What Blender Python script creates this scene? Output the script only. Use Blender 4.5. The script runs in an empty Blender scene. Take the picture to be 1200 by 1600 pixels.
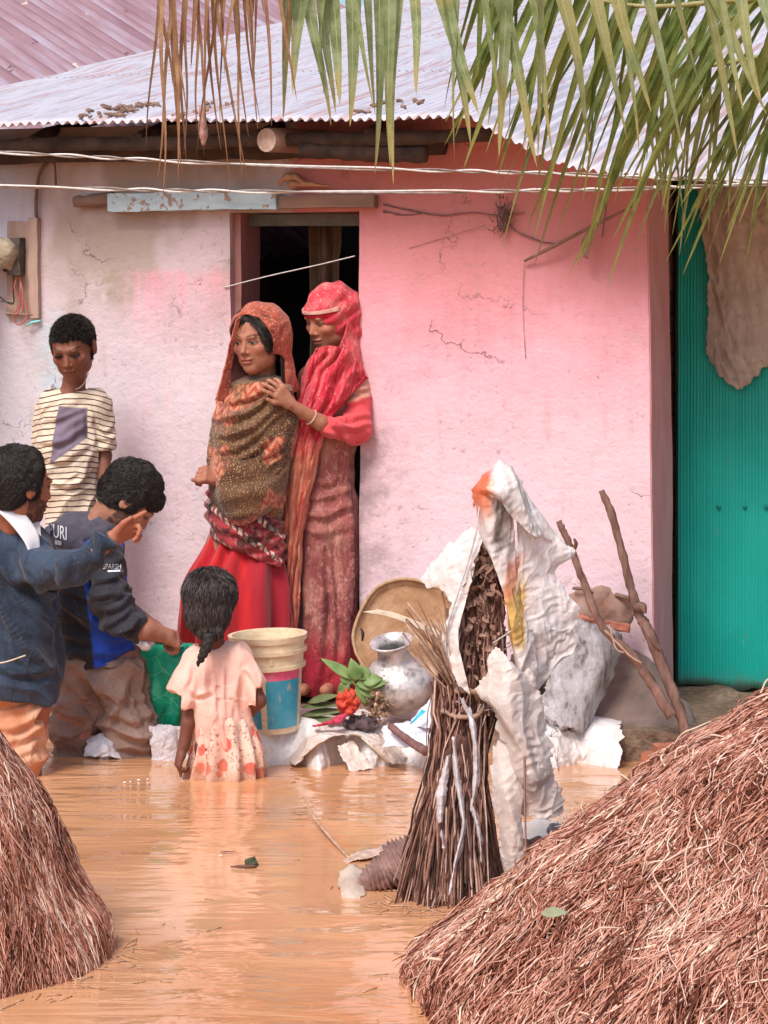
import bpy, math, random
import numpy as np
from mathutils import Vector, Matrix
R_ = math.radians
SC = bpy.context.scene
COL = SC.collection
# ------------------------------------------------------------------ camera
F = 3770.0      # focal length in pixels of the 1200x1600 photograph
HZ = 470.0      # horizon row
ZC = 1.547      # eye height above the flood water
cam_d = bpy.data.cameras.new('camera')
cam = bpy.data.objects.new('camera', cam_d); COL.objects.link(cam)
cam.location = (0, 0, ZC); cam.rotation_euler = (R_(90), 0, 0)
cam_d.sensor_fit = 'VERTICAL'; cam_d.sensor_height = 32.0
cam_d.lens = F / 1600 * 32.0
cam_d.shift_y = -(800 - HZ) / 1600
cam_d.clip_end = 500
SC.camera = cam
# ------------------------------------------------------------------ sky, sun, exposure
SUN_EL, SUN_AZ = R_(52), R_(208)     # azimuth measured from +Y towards +X
w = bpy.data.worlds.new('World'); SC.world = w; w.use_nodes = True
nt = w.node_tree
sky = nt.nodes.new('ShaderNodeTexSky'); sky.sky_type = 'NISHITA'; sky.sun_disc = False
sky.sun_elevation = SUN_EL; sky.sun_rotation = SUN_AZ
sky.air_density = 1.0; sky.dust_density = 3.0; sky.ozone_density = 0.6
bg = nt.nodes['Background']; bg.inputs['Strength'].default_value = 0.14
nt.links.new(sky.outputs[0], bg.inputs[0])
sd = bpy.data.lights.new('sun', 'SUN'); sd.energy = 2.3; sd.angle = R_(20); sd.color = (1.0, 0.93, 0.86)
sun = bpy.data.objects.new('sun', sd); COL.objects.link(sun)
sv = Vector((math.sin(SUN_AZ) * math.cos(SUN_EL), math.cos(SUN_AZ) * math.cos(SUN_EL), math.sin(SUN_EL)))
sun.rotation_euler = sv.to_track_quat('Z', 'Y').to_euler()
SC.view_settings.view_transform = 'Standard'; SC.view_settings.look = 'None'
SC.view_settings.gamma = 1; SC.view_settings.exposure = 0.38
SC.cycles.use_denoising = True
SC.cycles.max_bounces = 6; SC.cycles.transparent_max_bounces = 12
SC.cycles.caustics_reflective = False; SC.cycles.caustics_refractive = False
RNG = np.random.default_rng(7)
random.seed(7)

def P(px, py, Y):
    return np.array(((px - 600) / F * Y, Y, ZC - (py - HZ) / F * Y))
# ------------------------------------------------------------------ numpy noise
def _h(ix, iy, iz, seed):
    n = (ix * 374761393 + iy * 668265263 + iz * 1274126177 + seed * 974711) & 0xffffffff
    n = ((n ^ (n >> 13)) * 1103515245) & 0xffffffff
    n = (n ^ (n >> 16)) & 0xffff
    return n.astype(np.float64) / 32767.5 - 1.0
def noise3(p, seed=0):
    p = np.asarray(p, float); i = np.floor(p).astype(np.int64); f = p - i; f = f * f * (3 - 2 * f)
    r = 0
    for dx in (0, 1):
        for dy in (0, 1):
            for dz in (0, 1):
                wgt = (f[..., 0] if dx else 1 - f[..., 0]) * (f[..., 1] if dy else 1 - f[..., 1]) * (f[..., 2] if dz else 1 - f[..., 2])
                r = r + wgt * _h(i[..., 0] + dx, i[..., 1] + dy, i[..., 2] + dz, seed)
    return r
def fbm(p, seed=0, o=3):
    r = 0; a = 1.0; p = np.asarray(p, float)
    for k in range(o):
        r = r + a * noise3(p * 2 ** k + k * 17.3, seed + k); a *= .5
    return r
# ------------------------------------------------------------------ mesh helpers
class MB:
    """collects vertices, faces and one uv per vertex"""
    def __init__(s): s.v = []; s.f4 = []; s.f3 = []; s.uv = []; s.n = 0
    def add(s, V, F4=None, F3=None, UV=None):
        V = np.asarray(V, float).reshape(-1, 3)
        s.v.append(V)
        s.uv.append(np.zeros((len(V), 2)) if UV is None else np.asarray(UV, float).reshape(-1, 2))
        if F4 is not None and len(F4): s.f4.append(np.asarray(F4, np.int64) + s.n)
        if F3 is not None and len(F3): s.f3.append(np.asarray(F3, np.int64) + s.n)
        s.n += len(V); return s
    def get(s):
        V = np.concatenate(s.v); U = np.concatenate(s.uv)
        f4 = np.concatenate(s.f4) if s.f4 else np.zeros((0, 4), np.int64)
        f3 = np.concatenate(s.f3) if s.f3 else np.zeros((0, 3), np.int64)
        return V, f4, f3, U
def mesh_of(name, V, f4, f3, U=None, col=None, smooth=True):
    me = bpy.data.meshes.new(name)
    nl = len(f4) * 4 + len(f3) * 3
    me.vertices.add(len(V)); me.vertices.foreach_set('co', V.astype(np.float32).ravel())
    me.loops.add(nl)
    li = np.concatenate([f4.ravel(), f3.ravel()]).astype(np.int32)
    me.loops.foreach_set('vertex_index', li)
    me.polygons.add(len(f4) + len(f3))
    st = np.concatenate([np.arange(len(f4)) * 4, len(f4) * 4 + np.arange(len(f3)) * 3]).astype(np.int32)
    me.polygons.foreach_set('loop_start', st)
    me.polygons.foreach_set('use_smooth', np.full(len(st), smooth))
    if U is not None:
        l = me.uv_layers.new(name='UVMap'); l.data.foreach_set('uv', U[li].astype(np.float32).ravel())
    if col is not None:
        c = me.color_attributes.new('Col', 'FLOAT_COLOR', 'POINT')
        c.data.foreach_set('color', np.concatenate([col, np.ones((len(col), 1))], 1).astype(np.float32).ravel())
    me.update(calc_edges=True)
    return me
def empty(name, base, label, cat, group=None):
    o = bpy.data.objects.new(name, None); o.location = base; o.empty_display_size = .1
    COL.objects.link(o); o['label'] = label; o['category'] = cat
    if group: o['group'] = group
    return o
def wloc(o):
    v = Vector((0, 0, 0))
    while o is not None: v += o.location; o = o.parent
    return np.array(v)
def obj(name, mb, mat, parent=None, base=None, col=None, smooth=True, label=None, cat=None, group=None, kind=None, solid=0, sharp=None):
    V, f4, f3, U = mb.get() if isinstance(mb, MB) else (mb[0], mb[1], mb[2], mb[3] if len(mb) > 3 else np.zeros((len(mb[0]), 2)))
    if parent is not None: b = wloc(parent)
    elif base is not None: b = np.asarray(base, float)
    else: b = np.array([V[:, 0].mean(), V[:, 1].mean(), V[:, 2].min()])
    me = mesh_of(name, V - b, f4, f3, U, col, smooth)
    if mat: me.materials.append(mat)
    if sharp and smooth:
        me.set_sharp_from_angle(angle=R_(sharp))
    o = bpy.data.objects.new(name, me); COL.objects.link(o)
    if parent is not None: o.parent = parent
    else: o.location = b
    for k, v in (('label', label), ('category', cat), ('group', group), ('kind', kind)):
        if v: o[k] = v
    if solid:
        m = o.modifiers.new('thickness', 'SOLIDIFY'); m.thickness = solid; m.offset = 0
    return o
def cr(pts, n):
    """Catmull-Rom resample of (K,...) control values to n samples"""
    p = np.asarray(pts, float); K = len(p)
    if K == 2:
        t = np.linspace(0, 1, n).reshape((n,) + (1,) * (p.ndim - 1)); return p[0] * (1 - t) + p[1] * t
    e = np.concatenate([[2 * p[0] - p[1]], p, [2 * p[-1] - p[-2]]])
    t = np.linspace(0, K - 1, n); i = np.minimum(t.astype(int), K - 2); f = (t - i).reshape((n,) + (1,) * (p.ndim - 1))
    a, b, c, d = e[i], e[i + 1], e[i + 2], e[i + 3]
    return .5 * (2 * b + (c - a) * f + (2 * a - 5 * b + 4 * c - d) * f ** 2 + (3 * b - a - 3 * c + d) * f ** 3)
def grid_faces(nr, nc, wrap=False):
    c = nc if wrap else nc - 1
    i, j = np.meshgrid(np.arange(nr - 1), np.arange(c), indexing='ij')
    a = i * nc + j; b = i * nc + (j + 1) % nc
    return np.stack([a, b, b + nc, a + nc], -1).reshape(-1, 4)
def tube(mb, pts, rad, n=8, seg=None, cap=True, wob=0, seed=0, u=None):
    pts = np.asarray(pts, float)
    rad = np.full(len(pts), rad, float) if np.isscalar(rad) else np.asarray(rad, float)
    if seg: pts = cr(pts, seg); rad = np.interp(np.linspace(0, 1, seg), np.linspace(0, 1, len(rad)), rad)
    K = len(pts); T = np.gradient(pts, axis=0); T /= np.linalg.norm(T, axis=1)[:, None] + 1e-9
    up = np.array([0, 0, 1.]) if abs(T[0][2]) < .9 else np.array([0, 1., 0])
    A = np.zeros_like(T); a = np.cross(T[0], up); a /= np.linalg.norm(a)
    for i in range(K):
        a = a - T[i] * a.dot(T[i]); a /= np.linalg.norm(a) + 1e-9; A[i] = a
    B = np.cross(T, A); th = np.linspace(0, 2 * math.pi, n, endpoint=False)
    rr = rad[:, None] * np.ones(n)
    if wob: rr = rr * (1 + wob * fbm(np.stack(np.broadcast_arrays(np.cos(th)[None] * 1.3, np.sin(th)[None] * 1.3, np.linspace(0, K * .5, K)[:, None]), -1), seed, 2))
    V = pts[:, None] + rr[..., None] * (np.cos(th)[None, :, None] * A[:, None] + np.sin(th)[None, :, None] * B[:, None])
    L = np.concatenate([[0], np.cumsum(np.linalg.norm(np.diff(pts, axis=0), axis=1))])
    UV = np.stack(np.broadcast_arrays((th / 6.283)[None] if u is None else np.full((1, n), u), L[:, None]), -1)
    f4 = grid_faces(K, n, True); V = V.reshape(-1, 3); UV = UV.reshape(-1, 2); f3 = None
    if cap:
        c0, c1 = len(V), len(V) + 1; V = np.concatenate([V, pts[:1], pts[-1:]]); UV = np.concatenate([UV, UV[:1], UV[-1:]])
        j = np.arange(n); k = (j + 1) % n; o = (K - 1) * n
        f3 = np.concatenate([np.stack([k, j, np.full(n, c0)], 1), np.stack([o + j, o + k, np.full(n, c1)], 1)])
    mb.add(V, f4, f3, UV)
    return mb
def tubes(paths, rad, n=3, rnd=None):
    """many thin strands at once; paths (N,K,3), rad (N,K)"""
    N, K, _ = paths.shape
    T = np.gradient(paths, axis=1); T /= np.linalg.norm(T, axis=2, keepdims=True) + 1e-9
    a = RNG.normal(size=(N, 1, 3)); A = np.cross(T, a); A /= np.linalg.norm(A, axis=2, keepdims=True) + 1e-9
    B = np.cross(T, A); th = np.linspace(0, 2 * math.pi, n, endpoint=False)
    V = paths[:, :, None] + rad[:, :, None, None] * (np.cos(th)[None, None, :, None] * A[:, :, None] + np.sin(th)[None, None, :, None] * B[:, :, None])
    f = grid_faces(K, n, True)
    F4 = (np.arange(N)[:, None, None] * (K * n) + f[None]).reshape(-1, 4)
    rnd = RNG.random(N) if rnd is None else rnd
    UV = np.stack(np.broadcast_arrays(rnd[:, None, None], np.linspace(0, 1, K)[None, :, None], ), -1)
    UV = np.broadcast_to(UV, (N, K, n, 2))
    return V.reshape(-1, 3), F4, np.zeros((0, 3), np.int64), UV.reshape(-1, 2)
def sheet(rows, nu, nv, wr=0, ws=10, seed=0, edge=0, dirn=None, mb=None, sharpw=False):
    """cloth surface through rows of 3-D control points"""
    rows = [cr(np.asarray(r, float), 24) for r in rows]
    g = cr(np.stack(rows), nv)                       # nv x 24 x 3
    g = np.swapaxes(cr(np.swapaxes(g, 0, 1), nu), 0, 1)   # nv x nu x 3
    du = np.gradient(g, axis=1); dv = np.gradient(g, axis=0)
    N = np.cross(du, dv); N /= np.linalg.norm(N, axis=2, keepdims=True) + 1e-9
    uu, vv = np.meshgrid(np.linspace(0, 1, nu), np.linspace(0, 1, nv))
    if edge:
        e = fbm(g * 40, seed + 5, 3)[..., None] * edge
        c = g.mean((0, 1)); m = (np.maximum(np.abs(uu - .5), np.abs(vv - .5)) * 2) ** 12
        g = g + (g - c) / (np.linalg.norm(g - c, axis=2, keepdims=True) + 1e-9) * e * m[..., None]
    if wr:
        n = fbm(g * ws, seed, 4)
        if sharpw: n = 1 - 2 * np.abs(n)
        g = g + N * (n * wr)[..., None]
    mb = mb or MB()
    lu = np.concatenate([np.zeros((nv, 1)), np.cumsum(np.linalg.norm(np.diff(g, axis=1), axis=2), 1)], 1); lu = lu - lu[:, nu // 2][:, None]
    lv = np.concatenate([[0], np.cumsum(np.linalg.norm(np.diff(g[:, nu // 2], axis=0), axis=1))])[:, None] * np.ones(nu)
    mb.add(g.reshape(-1, 3), grid_faces(nv, nu), None, np.stack([lu, lv], -1).reshape(-1, 2)); mb.uv01 = np.stack([uu, vv], -1).reshape(-1, 2)
    return mb
def loft(rows, Y, n=72, m=60, fold=None, pw=2.0, mb=None, cap=(True, True), tilt=0):
    """rows: (py, xl, xr, depth ratio, depth offset) -> closed body of real depth"""
    r = np.array([tuple(q) + (0,) * (5 - len(q)) for q in rows], float)
    g = cr(r, m); th = np.linspace(0, 2 * math.pi, n, endpoint=False)
    c, s = np.cos(th), np.sin(th)
    if pw != 2: c = np.sign(c) * np.abs(c) ** (2 / pw); s = np.sign(s) * np.abs(s) ** (2 / pw)
    Yc = Y + g[:, 4]; hw = (g[:, 2] - g[:, 1]) / 2 / F * Yc; X = ((g[:, 1] + g[:, 2]) / 2 - 600) / F * Yc
    Z = ZC - (g[:, 0] - HZ) / F * Yc
    V = np.zeros((m, n, 3)); V[..., 0] = X[:, None] + hw[:, None] * c; V[..., 1] = Yc[:, None] + hw[:, None] * g[:, 3][:, None] * s
    V[..., 2] = Z[:, None] + tilt * hw[:, None] * c
    t = np.linspace(0, 1, m)[:, None] * np.ones(n)
    if fold is not None:
        d = fold(np.broadcast_to(th, (m, n)), t, V)
        nv = np.stack(np.broadcast_arrays(c[None] * np.maximum(g[:, 3][:, None], .3), s[None], np.zeros((m, 1))), -1); nv = nv / np.linalg.norm(nv, axis=2, keepdims=True)
        V = V + nv * d[..., None]
    mb = mb or MB()
    UV = np.stack(np.broadcast_arrays(th[None] * hw.mean(), (Z[:, None])), -1)
    f4 = grid_faces(m, n, True)[:, ::-1]; VV = V.reshape(-1, 3); f3 = []
    U = UV.reshape(-1, 2); j = np.arange(n); k = (j + 1) % n
    if cap[0]: VV = np.concatenate([VV, V[0].mean(0)[None]]); U = np.concatenate([U, U[:1]]); f3.append(np.stack([j, k, np.full(n, len(VV) - 1)], 1))
    if cap[1]: VV = np.concatenate([VV, V[-1].mean(0)[None]]); U = np.concatenate([U, U[-1:]]); f3.append(np.stack([k + (m - 1) * n, j + (m - 1) * n, np.full(n, len(VV) - 1)], 1))
    mb.add(VV, f4, np.concatenate(f3) if f3 else None, U)
    return mb
def boxg(mb, o, ax, sz, res=None, disp=None, uvf=None):
    """box from corner o along axes ax (3 unit vectors) of sizes sz, faces gridded"""
    o = np.asarray(o, float); ax = [np.asarray(a, float) for a in ax]
    if np.dot(np.cross(ax[0], ax[1]), ax[2]) < 0: flip = True
    else: flip = False
    for a in range(3):
        b, c = (a + 1) % 3, (a + 2) % 3
        nb = 2 if not res else max(2, int(sz[b] / res) + 1); nc = 2 if not res else max(2, int(sz[c] / res) + 1)
        for e in (0, 1):
            u, v = np.meshgrid(np.linspace(0, sz[b], nb), np.linspace(0, sz[c], nc), indexing='ij')
            V = o + ax[a] * sz[a] * e + u[..., None] * ax[b] + v[..., None] * ax[c]
            f = grid_faces(nb, nc)
            if (e == 1) == flip: f = f[:, ::-1]
            V = V.reshape(-1, 3)
            if disp is not None: V = disp(V)
            mb.add(V, f, None, uvf(V) if uvf else None)
    return mb
# ------------------------------------------------------------------ signed distance modelling
def frame(fwd, up=(0, 0, 1)):
    f = np.array(fwd, float); f /= np.linalg.norm(f); u = np.array(up, float); u = u - f * u.dot(f); u /= np.linalg.norm(u)
    return np.stack([np.cross(f, u), f, u], 1)      # columns: side, forward, up
class SDF:
    def __init__(s, lo, hi, h):
        lo, hi = np.minimum(lo, hi), np.maximum(lo, hi)
        s.ax = [np.arange(lo[i], hi[i] + h, h) for i in range(3)]; s.h = h
        s.D = np.full([len(a) for a in s.ax], 9.0, np.float32)
    def _sub(s, lo, hi):
        sl = []
        for i in range(3):
            a = np.searchsorted(s.ax[i], lo[i]); b = np.searchsorted(s.ax[i], hi[i]); 
            if b <= a: return None, None
            sl.append(slice(a, b))
        G = [s.ax[0][sl[0]][:, None, None], s.ax[1][sl[1]][None, :, None], s.ax[2][sl[2]][None, None, :]]
        return tuple(sl), G
    def _op(s, sl, d, k, op):
        D = s.D[sl]
        if op == 'add':
            h = np.clip(.5 + .5 * (D - d) / k, 0, 1) if k > 0 else (d < D) * 1.
            s.D[sl] = D * (1 - h) + d * h - k * h * (1 - h)
        else:                                        # subtract
            d = -d
            h = np.clip(.5 - .5 * (D - d) / k, 0, 1)
            s.D[sl] = D * (1 - h) + d * h + k * h * (1 - h)
    def cone(s, a, b, r1, r2, k=.01, op='add', sq=None):
        """tapered capsule; sq=(direction, factor) squashes across a direction"""
        a = np.asarray(a, float); b = np.asarray(b, float); m = max(r1, r2) * 1.15 + k + 3 * s.h
        sl, G = s._sub(np.minimum(a, b) - m, np.maximum(a, b) + m)
        if sl is None: return s
        ab = b - a; L = ab.dot(ab) + 1e-12
        q = [G[i] - a[i] for i in range(3)]
        t = np.clip((q[0] * ab[0] + q[1] * ab[1] + q[2] * ab[2]) / L, 0, 1)
        e = [q[i] - ab[i] * t for i in range(3)]
        if sq is not None:
            n = np.asarray(sq[0], float); n = n / np.linalg.norm(n)
            w = (e[0] * n[0] + e[1] * n[1] + e[2] * n[2]) * (1 / sq[1] - 1)
            e = [e[i] + n[i] * w for i in range(3)]
        d = np.sqrt(e[0] ** 2 + e[1] ** 2 + e[2] ** 2) - (r1 + (r2 - r1) * t)
        if sq is not None: d = d * sq[1] ** .5
        s._op(sl, d, k, op); return s
    def chain(s, pts, k=.012, sq=None):
        for (a, ra), (b, rb) in zip(pts[:-1], pts[1:]): s.cone(a, b, ra, rb, k, sq=sq)
        return s
    def ell(s, c, r, R=None, k=.01, op='add'):
        c = np.asarray(c, float); r = np.asarray(r, float); m = r.max() + k + 3 * s.h
        sl, G = s._sub(c - m, c + m)
        if sl is None: return s
        R = np.eye(3) if R is None else R
        q = [G[i] - c[i] for i in range(3)]
        l = [(q[0] * R[0, j] + q[1] * R[1, j] + q[2] * R[2, j]) for j in range(3)]
        k0 = np.sqrt(sum((l[j] / r[j]) ** 2 for j in range(3))); k1 = np.sqrt(sum((l[j] / r[j] ** 2) ** 2 for j in range(3))) + 1e-9
        d = np.where(k0 < .2, -r.min() * (1 - k0), k0 * (k0 - 1) / k1)
        s._op(sl, d, k, op); return s
    def plane_cut(s, p, n, k=.004, lo=None, hi=None):
        """remove everything on the n side of plane through p"""
        lo = np.array([a[0] for a in s.ax]) if lo is None else lo; hi = np.array([a[-1] for a in s.ax]) + s.h if hi is None else hi
        sl, G = s._sub(lo, hi); n = np.asarray(n, float) / np.linalg.norm(n)
        d = -(sum((G[i] - p[i]) * n[i] for i in range(3)))
        s._op(sl, d, k, 'sub'); return s
    def mesh(s, disp=None, smooth=1):
        D = s.D; D[0] = D[-1] = 9; D[:, 0] = D[:, -1] = 9; D[:, :, 0] = D[:, :, -1] = 9
        S = D < 0
        nz = np.nonzero(S); lo = [max(0, a.min() - 2) for a in nz]; hi = [a.max() + 3 for a in nz]
        D = D[lo[0]:hi[0], lo[1]:hi[1], lo[2]:hi[2]]; S = D < 0
        ax = [s.ax[i][lo[i]:hi[i]] for i in range(3)]
        cnt = sum(S[i:S.shape[0] - 1 + i, j:S.shape[1] - 1 + j, k:S.shape[2] - 1 + k].astype(np.int8) for i in (0, 1) for j in (0, 1) for k in (0, 1))
        act = (cnt > 0) & (cnt < 8); I, J, K = np.nonzero(act)
        idx = np.full(act.shape, -1, np.int32); idx[I, J, K] = np.arange(len(I))
        cor = {(i, j, k): D[I + i, J + j, K + k] for i in (0, 1) for j in (0, 1) for k in (0, 1)}
        acc = np.zeros((len(I), 3)); c = np.zeros(len(I))
        for a in cor:
            for e in range(3):
                if a[e] == 0:
                    b = list(a); b[e] = 1; b = tuple(b); da, db = cor[a], cor[b]
                    x = (da < 0) != (db < 0); t = np.where(x, da / (da - db + 1e-12), 0)
                    p = np.tile(np.array(a, float), (len(I), 1)); p[:, e] = t
                    acc += p * x[:, None]; c += x
        acc /= c[:, None]
        V = np.stack([ax[0][I], ax[1][J], ax[2][K]], 1) + acc * s.h
        fs = []
        for e in range(3):
            sa = [slice(None)] * 3; sb = [slice(None)] * 3; sa[e] = slice(0, -1); sb[e] = slice(1, None)
            A, B = S[tuple(sa)], S[tuple(sb)]; X = A != B; q = list(np.nonzero(X)); inside = A[X]
            u, v = (e + 1) % 3, (e + 2) % 3
            ok = (q[u] > 0) & (q[v] > 0) & (q[u] < idx.shape[u]) & (q[v] < idx.shape[v]); q = [w_[ok] for w_ in q]; inside = inside[ok]
            def at(du, dv):
                z = [q[0].copy(), q[1].copy(), q[2].copy()]; z[u] -= du; z[v] -= dv; return idx[z[0], z[1], z[2]]
            f = np.stack([at(1, 1), at(0, 1), at(0, 0), at(1, 0)], 1)
            f[~inside] = f[~inside][:, ::-1]; fs.append(f)
        f4 = np.concatenate(fs).astype(np.int64)
        E = np.concatenate([f4[:, [0, 1]], f4[:, [1, 2]], f4[:, [2, 3]], f4[:, [3, 0]]])
        for _ in range(smooth):
            sm = np.zeros_like(V); ct = np.bincount(E[:, 0], minlength=len(V)) + 1e-9
            for j in range(3): sm[:, j] = np.bincount(E[:, 0], V[E[:, 1], j], minlength=len(V)) / ct
            V = V * .5 + sm * .5
        if disp is not None:
            N = vnormals(V, f4); V = V + N * disp(V, N)[:, None]
        return V, f4, np.zeros((0, 3), np.int64), np.zeros((len(V), 2))
def crease(amp, freq, dr, seed, stretch=.22, warp=.5, both=0):
    """cloth creases running along direction dr"""
    d = np.array(dr, float); d /= np.linalg.norm(d)
    def f(V, N=None):
        sh = V.shape; q = V.reshape(-1, 3) * freq; q = q + warp * np.stack([noise3(V.reshape(-1, 3) * freq * .3, seed + 40 + i) for i in range(3)], 1)
        q = q - (q @ d)[:, None] * d * (1 - stretch); n = noise3(q, seed) + .45 * noise3(q * 2.3 + 9, seed + 1)
        r = amp * (.9 - 2.2 * np.abs(n) ** .8)
        if both: r = r + both(V, N).ravel() if callable(both) else r
        return r.reshape(sh[:-1])
    return f
def drape(curves, amp=.014, w=6.5, front=True, base=None):
    """folds modelled one by one: each curve is the crest of a fold on the front of a garment"""
    cs = [cr(np.array(c, float), 26) for c in curves]
    def f(V, N=None):
        sh = V.shape; Q = V.reshape(-1, 3); x = 600 + Q[:, 0] / Q[:, 1] * F; y = HZ + (ZC - Q[:, 2]) / Q[:, 1] * F
        x = x + 3 * noise3(Q * 25, 1); y = y + 3 * noise3(Q * 25, 2); r = np.zeros(len(Q))
        for i, c in enumerate(cs):
            lo, hi = c.min(0) - 3 * w, c.max(0) + 3 * w; k = np.nonzero((x > lo[0]) & (x < hi[0]) & (y > lo[1]) & (y < hi[1]))[0]
            if not len(k): continue
            d2 = (x[k, None] - c[None, :, 0]) ** 2 + (y[k, None] - c[None, :, 1]) ** 2; j = d2.argmin(1); d = np.sqrt(d2[np.arange(len(k)), j])
            tg = np.gradient(c, axis=0)[j]; sg = np.sign((x[k] - c[j, 0]) * tg[:, 1] - (y[k] - c[j, 1]) * tg[:, 0]); sg = np.where(tg[:, 0] < 0, -sg, sg); d = d * sg
            ta = np.sin(np.pi * np.clip((j + 1) / 27, 0, 1)) ** .6; a_ = amp * (.7 + .6 * ((i * 37) % 10) / 10)
            r[k] += a_ * ta * (np.exp(-(d / w) ** 2) - .75 * np.exp(-((d + 1.5 * w) / (w * .9)) ** 2))
        if front and N is not None: r *= np.clip(-N.reshape(-1, 3)[:, 1] * 2 + .2, 0, 1)
        r = r.reshape(sh[:-1])
        if base is not None: r = r + base(V, N)
        return r
    return f
def crisp(mb, seed, amp=.0055):
    V = mb.v[0]; d = (.25, 0, 1) if seed % 2 else (-.3, 0, 1)
    V += np.array((0.25, -1, 0)) * (crease(amp, 24, d, seed, .2)(V) + crease(amp * .5, 46, (1, 0, .4), seed + 3, .3)(V))[:, None]; return mb
def vnormals(V, f4):
    n = np.cross(V[f4[:, 2]] - V[f4[:, 0]], V[f4[:, 3]] - V[f4[:, 1]]); N = np.zeros_like(V)
    for c in range(4):
        for j in range(3): N[:, j] += np.bincount(f4[:, c], n[:, j], minlength=len(V))
    return N / (np.linalg.norm(N, axis=1, keepdims=True) + 1e-12)
# ------------------------------------------------------------------ material helpers
class T:
    def __init__(s, name):
        s.m = bpy.data.materials.new(name); s.m.use_nodes = True; s.t = s.m.node_tree
        s.b = s.t.nodes['Principled BSDF']; s.o = s.t.nodes['Material Output']
        s._tc = s.t.nodes.new('ShaderNodeTexCoord')
    def n(s, ty, ins=None, **props):
        x = s.t.nodes.new('ShaderNode' + ty)
        for k, v in props.items(): setattr(x, k, v)
        for k, v in (ins or {}).items(): s.set(x.inputs[k], v)
        return x
    def set(s, sock, v):
        if isinstance(v, bpy.types.NodeSocket): s.t.links.new(v, sock)
        else:
            if isinstance(v, (tuple, list)) and len(v) == 3 and sock.type == 'RGBA': v = (*v, 1)
            sock.default_value = v
    @property
    def oc(s): return s._tc.outputs['Object']
    @property
    def uv(s): return s._tc.outputs['UV']
    def sep(s, v): return s.n('SeparateXYZ', {0: v}).outputs
    def vs(s, v, k, loc=(0, 0, 0), rot=(0, 0, 0)): return s.n('Mapping', {'Vector': v, 'Scale': k, 'Location': loc, 'Rotation': rot}).outputs[0]
    def noise(s, v, sc, de=4, ro=.55, di=0):
        return s.n('TexNoise', {'Vector': v, 'Scale': sc, 'Detail': de, 'Roughness': ro, 'Distortion': di}).outputs['Fac']
    def vor(s, v, sc, out='Distance', feature='F1'): return s.n('TexVoronoi', {'Vector': v, 'Scale': sc}, feature=feature).outputs[out]
    def ramp(s, f, st):
        r = s.n('ValToRGB', {0: f}); e = r.color_ramp.elements
        while len(e) < len(st): e.new(.5)
        for x, (p, c) in zip(e, st): x.position = p; x.color = (*c, 1) if len(c) == 3 else c
        return r.outputs[0]
    def mix(s, f, a, b, bl='MIX'):
        x = s.n('Mix', data_type='RGBA', blend_type=bl); s.set(x.inputs[0], f); s.set(x.inputs[6], a); s.set(x.inputs[7], b); return x.outputs[2]
    def mr(s, v, a, b, c=0., d=1.): return s.n('MapRange', {0: v, 1: a, 2: b, 3: c, 4: d}, interpolation_type='SMOOTHSTEP').outputs[0]
    def ma(s, op, a, b=0., c=0.): return s.n('Math', {0: a, 1: b, 2: c}, operation=op).outputs[0]
    def bump(s, h, st=.3, d=.01): s.set(s.b.inputs['Normal'], s.n('Bump', {'Height': h, 'Strength': st, 'Distance': d}).outputs[0])
    def fin(s, col=None, rough=.8, spec=.3, metal=0, sheen=0, sss=0, trans=0):
        if col is not None: s.set(s.b.inputs['Base Color'], col)
        s.set(s.b.inputs['Roughness'], rough); s.b.inputs['Specular IOR Level'].default_value = spec
        s.b.inputs['Metallic'].default_value = metal
        if sheen: s.b.inputs['Sheen Weight'].default_value = sheen
        if sss:
            s.b.inputs['Subsurface Weight'].default_value = sss; s.b.inputs['Subsurface Radius'].default_value = (.012, .005, .003)
        if trans:
            tl = s.n('BsdfTranslucent', {0: col}); mx = s.n('MixShader', {0: trans, 1: s.b.outputs[0], 2: tl.outputs[0]})
            s.t.links.new(mx.outputs[0], s.o.inputs[0])
        return s.m
def simple(name, c1, c2, sc=30, rough=.8, bump=.3, bd=.004, bs=None, stretch=(1, 1, 1), det=5, spec=.3, lo=.3, hi=.7, **kw):
    t = T(name); v = t.vs(t.oc, stretch)
    f = t.noise(v, sc, det); c = t.ramp(f, [(lo, c1), (hi, c2)])
    if bump: t.bump(t.noise(v, bs or sc * 2, det), bump, bd)
    return t.fin(c, rough, spec, **kw)
def strand_mat(name, stops, rough=.75, spec=.25, trans=0, bs=0):
    t = T(name); u = t.sep(t.uv)[0]; c = t.ramp(u, stops)
    f = t.noise(t.oc, 60, 3); c = t.mix(t.mr(f, .35, .7, 0, .45), c, (.35, .2, .13), 'MULTIPLY')
    return t.fin(c, rough, spec, trans=trans)
# ================================================================== SETTING
TH = R_(18)
WC = np.array((.918, 8.4, 0))                    # front right corner of the pink house
DL = np.array((-math.cos(TH), math.sin(TH), 0))  # along the wall, to the left
NB = np.array((math.sin(TH), math.cos(TH), 0))   # into the house
UZ = np.array((0, 0, 1.))
def W(u, z, d=0): return WC + DL * u + NB * d + UZ * z
def wu(px):                                      # wall coordinate seen at image column px
    k = (px - 600) / F; return (WC[0] - WC[1] * k) / (-DL[0] + k * DL[1])
def WP(px, py, d=0):                             # wall point seen at a pixel
    u = wu(px); w0 = W(u, 0); q = P(px, py, w0[1]); return W(u, q[2], d)
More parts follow.
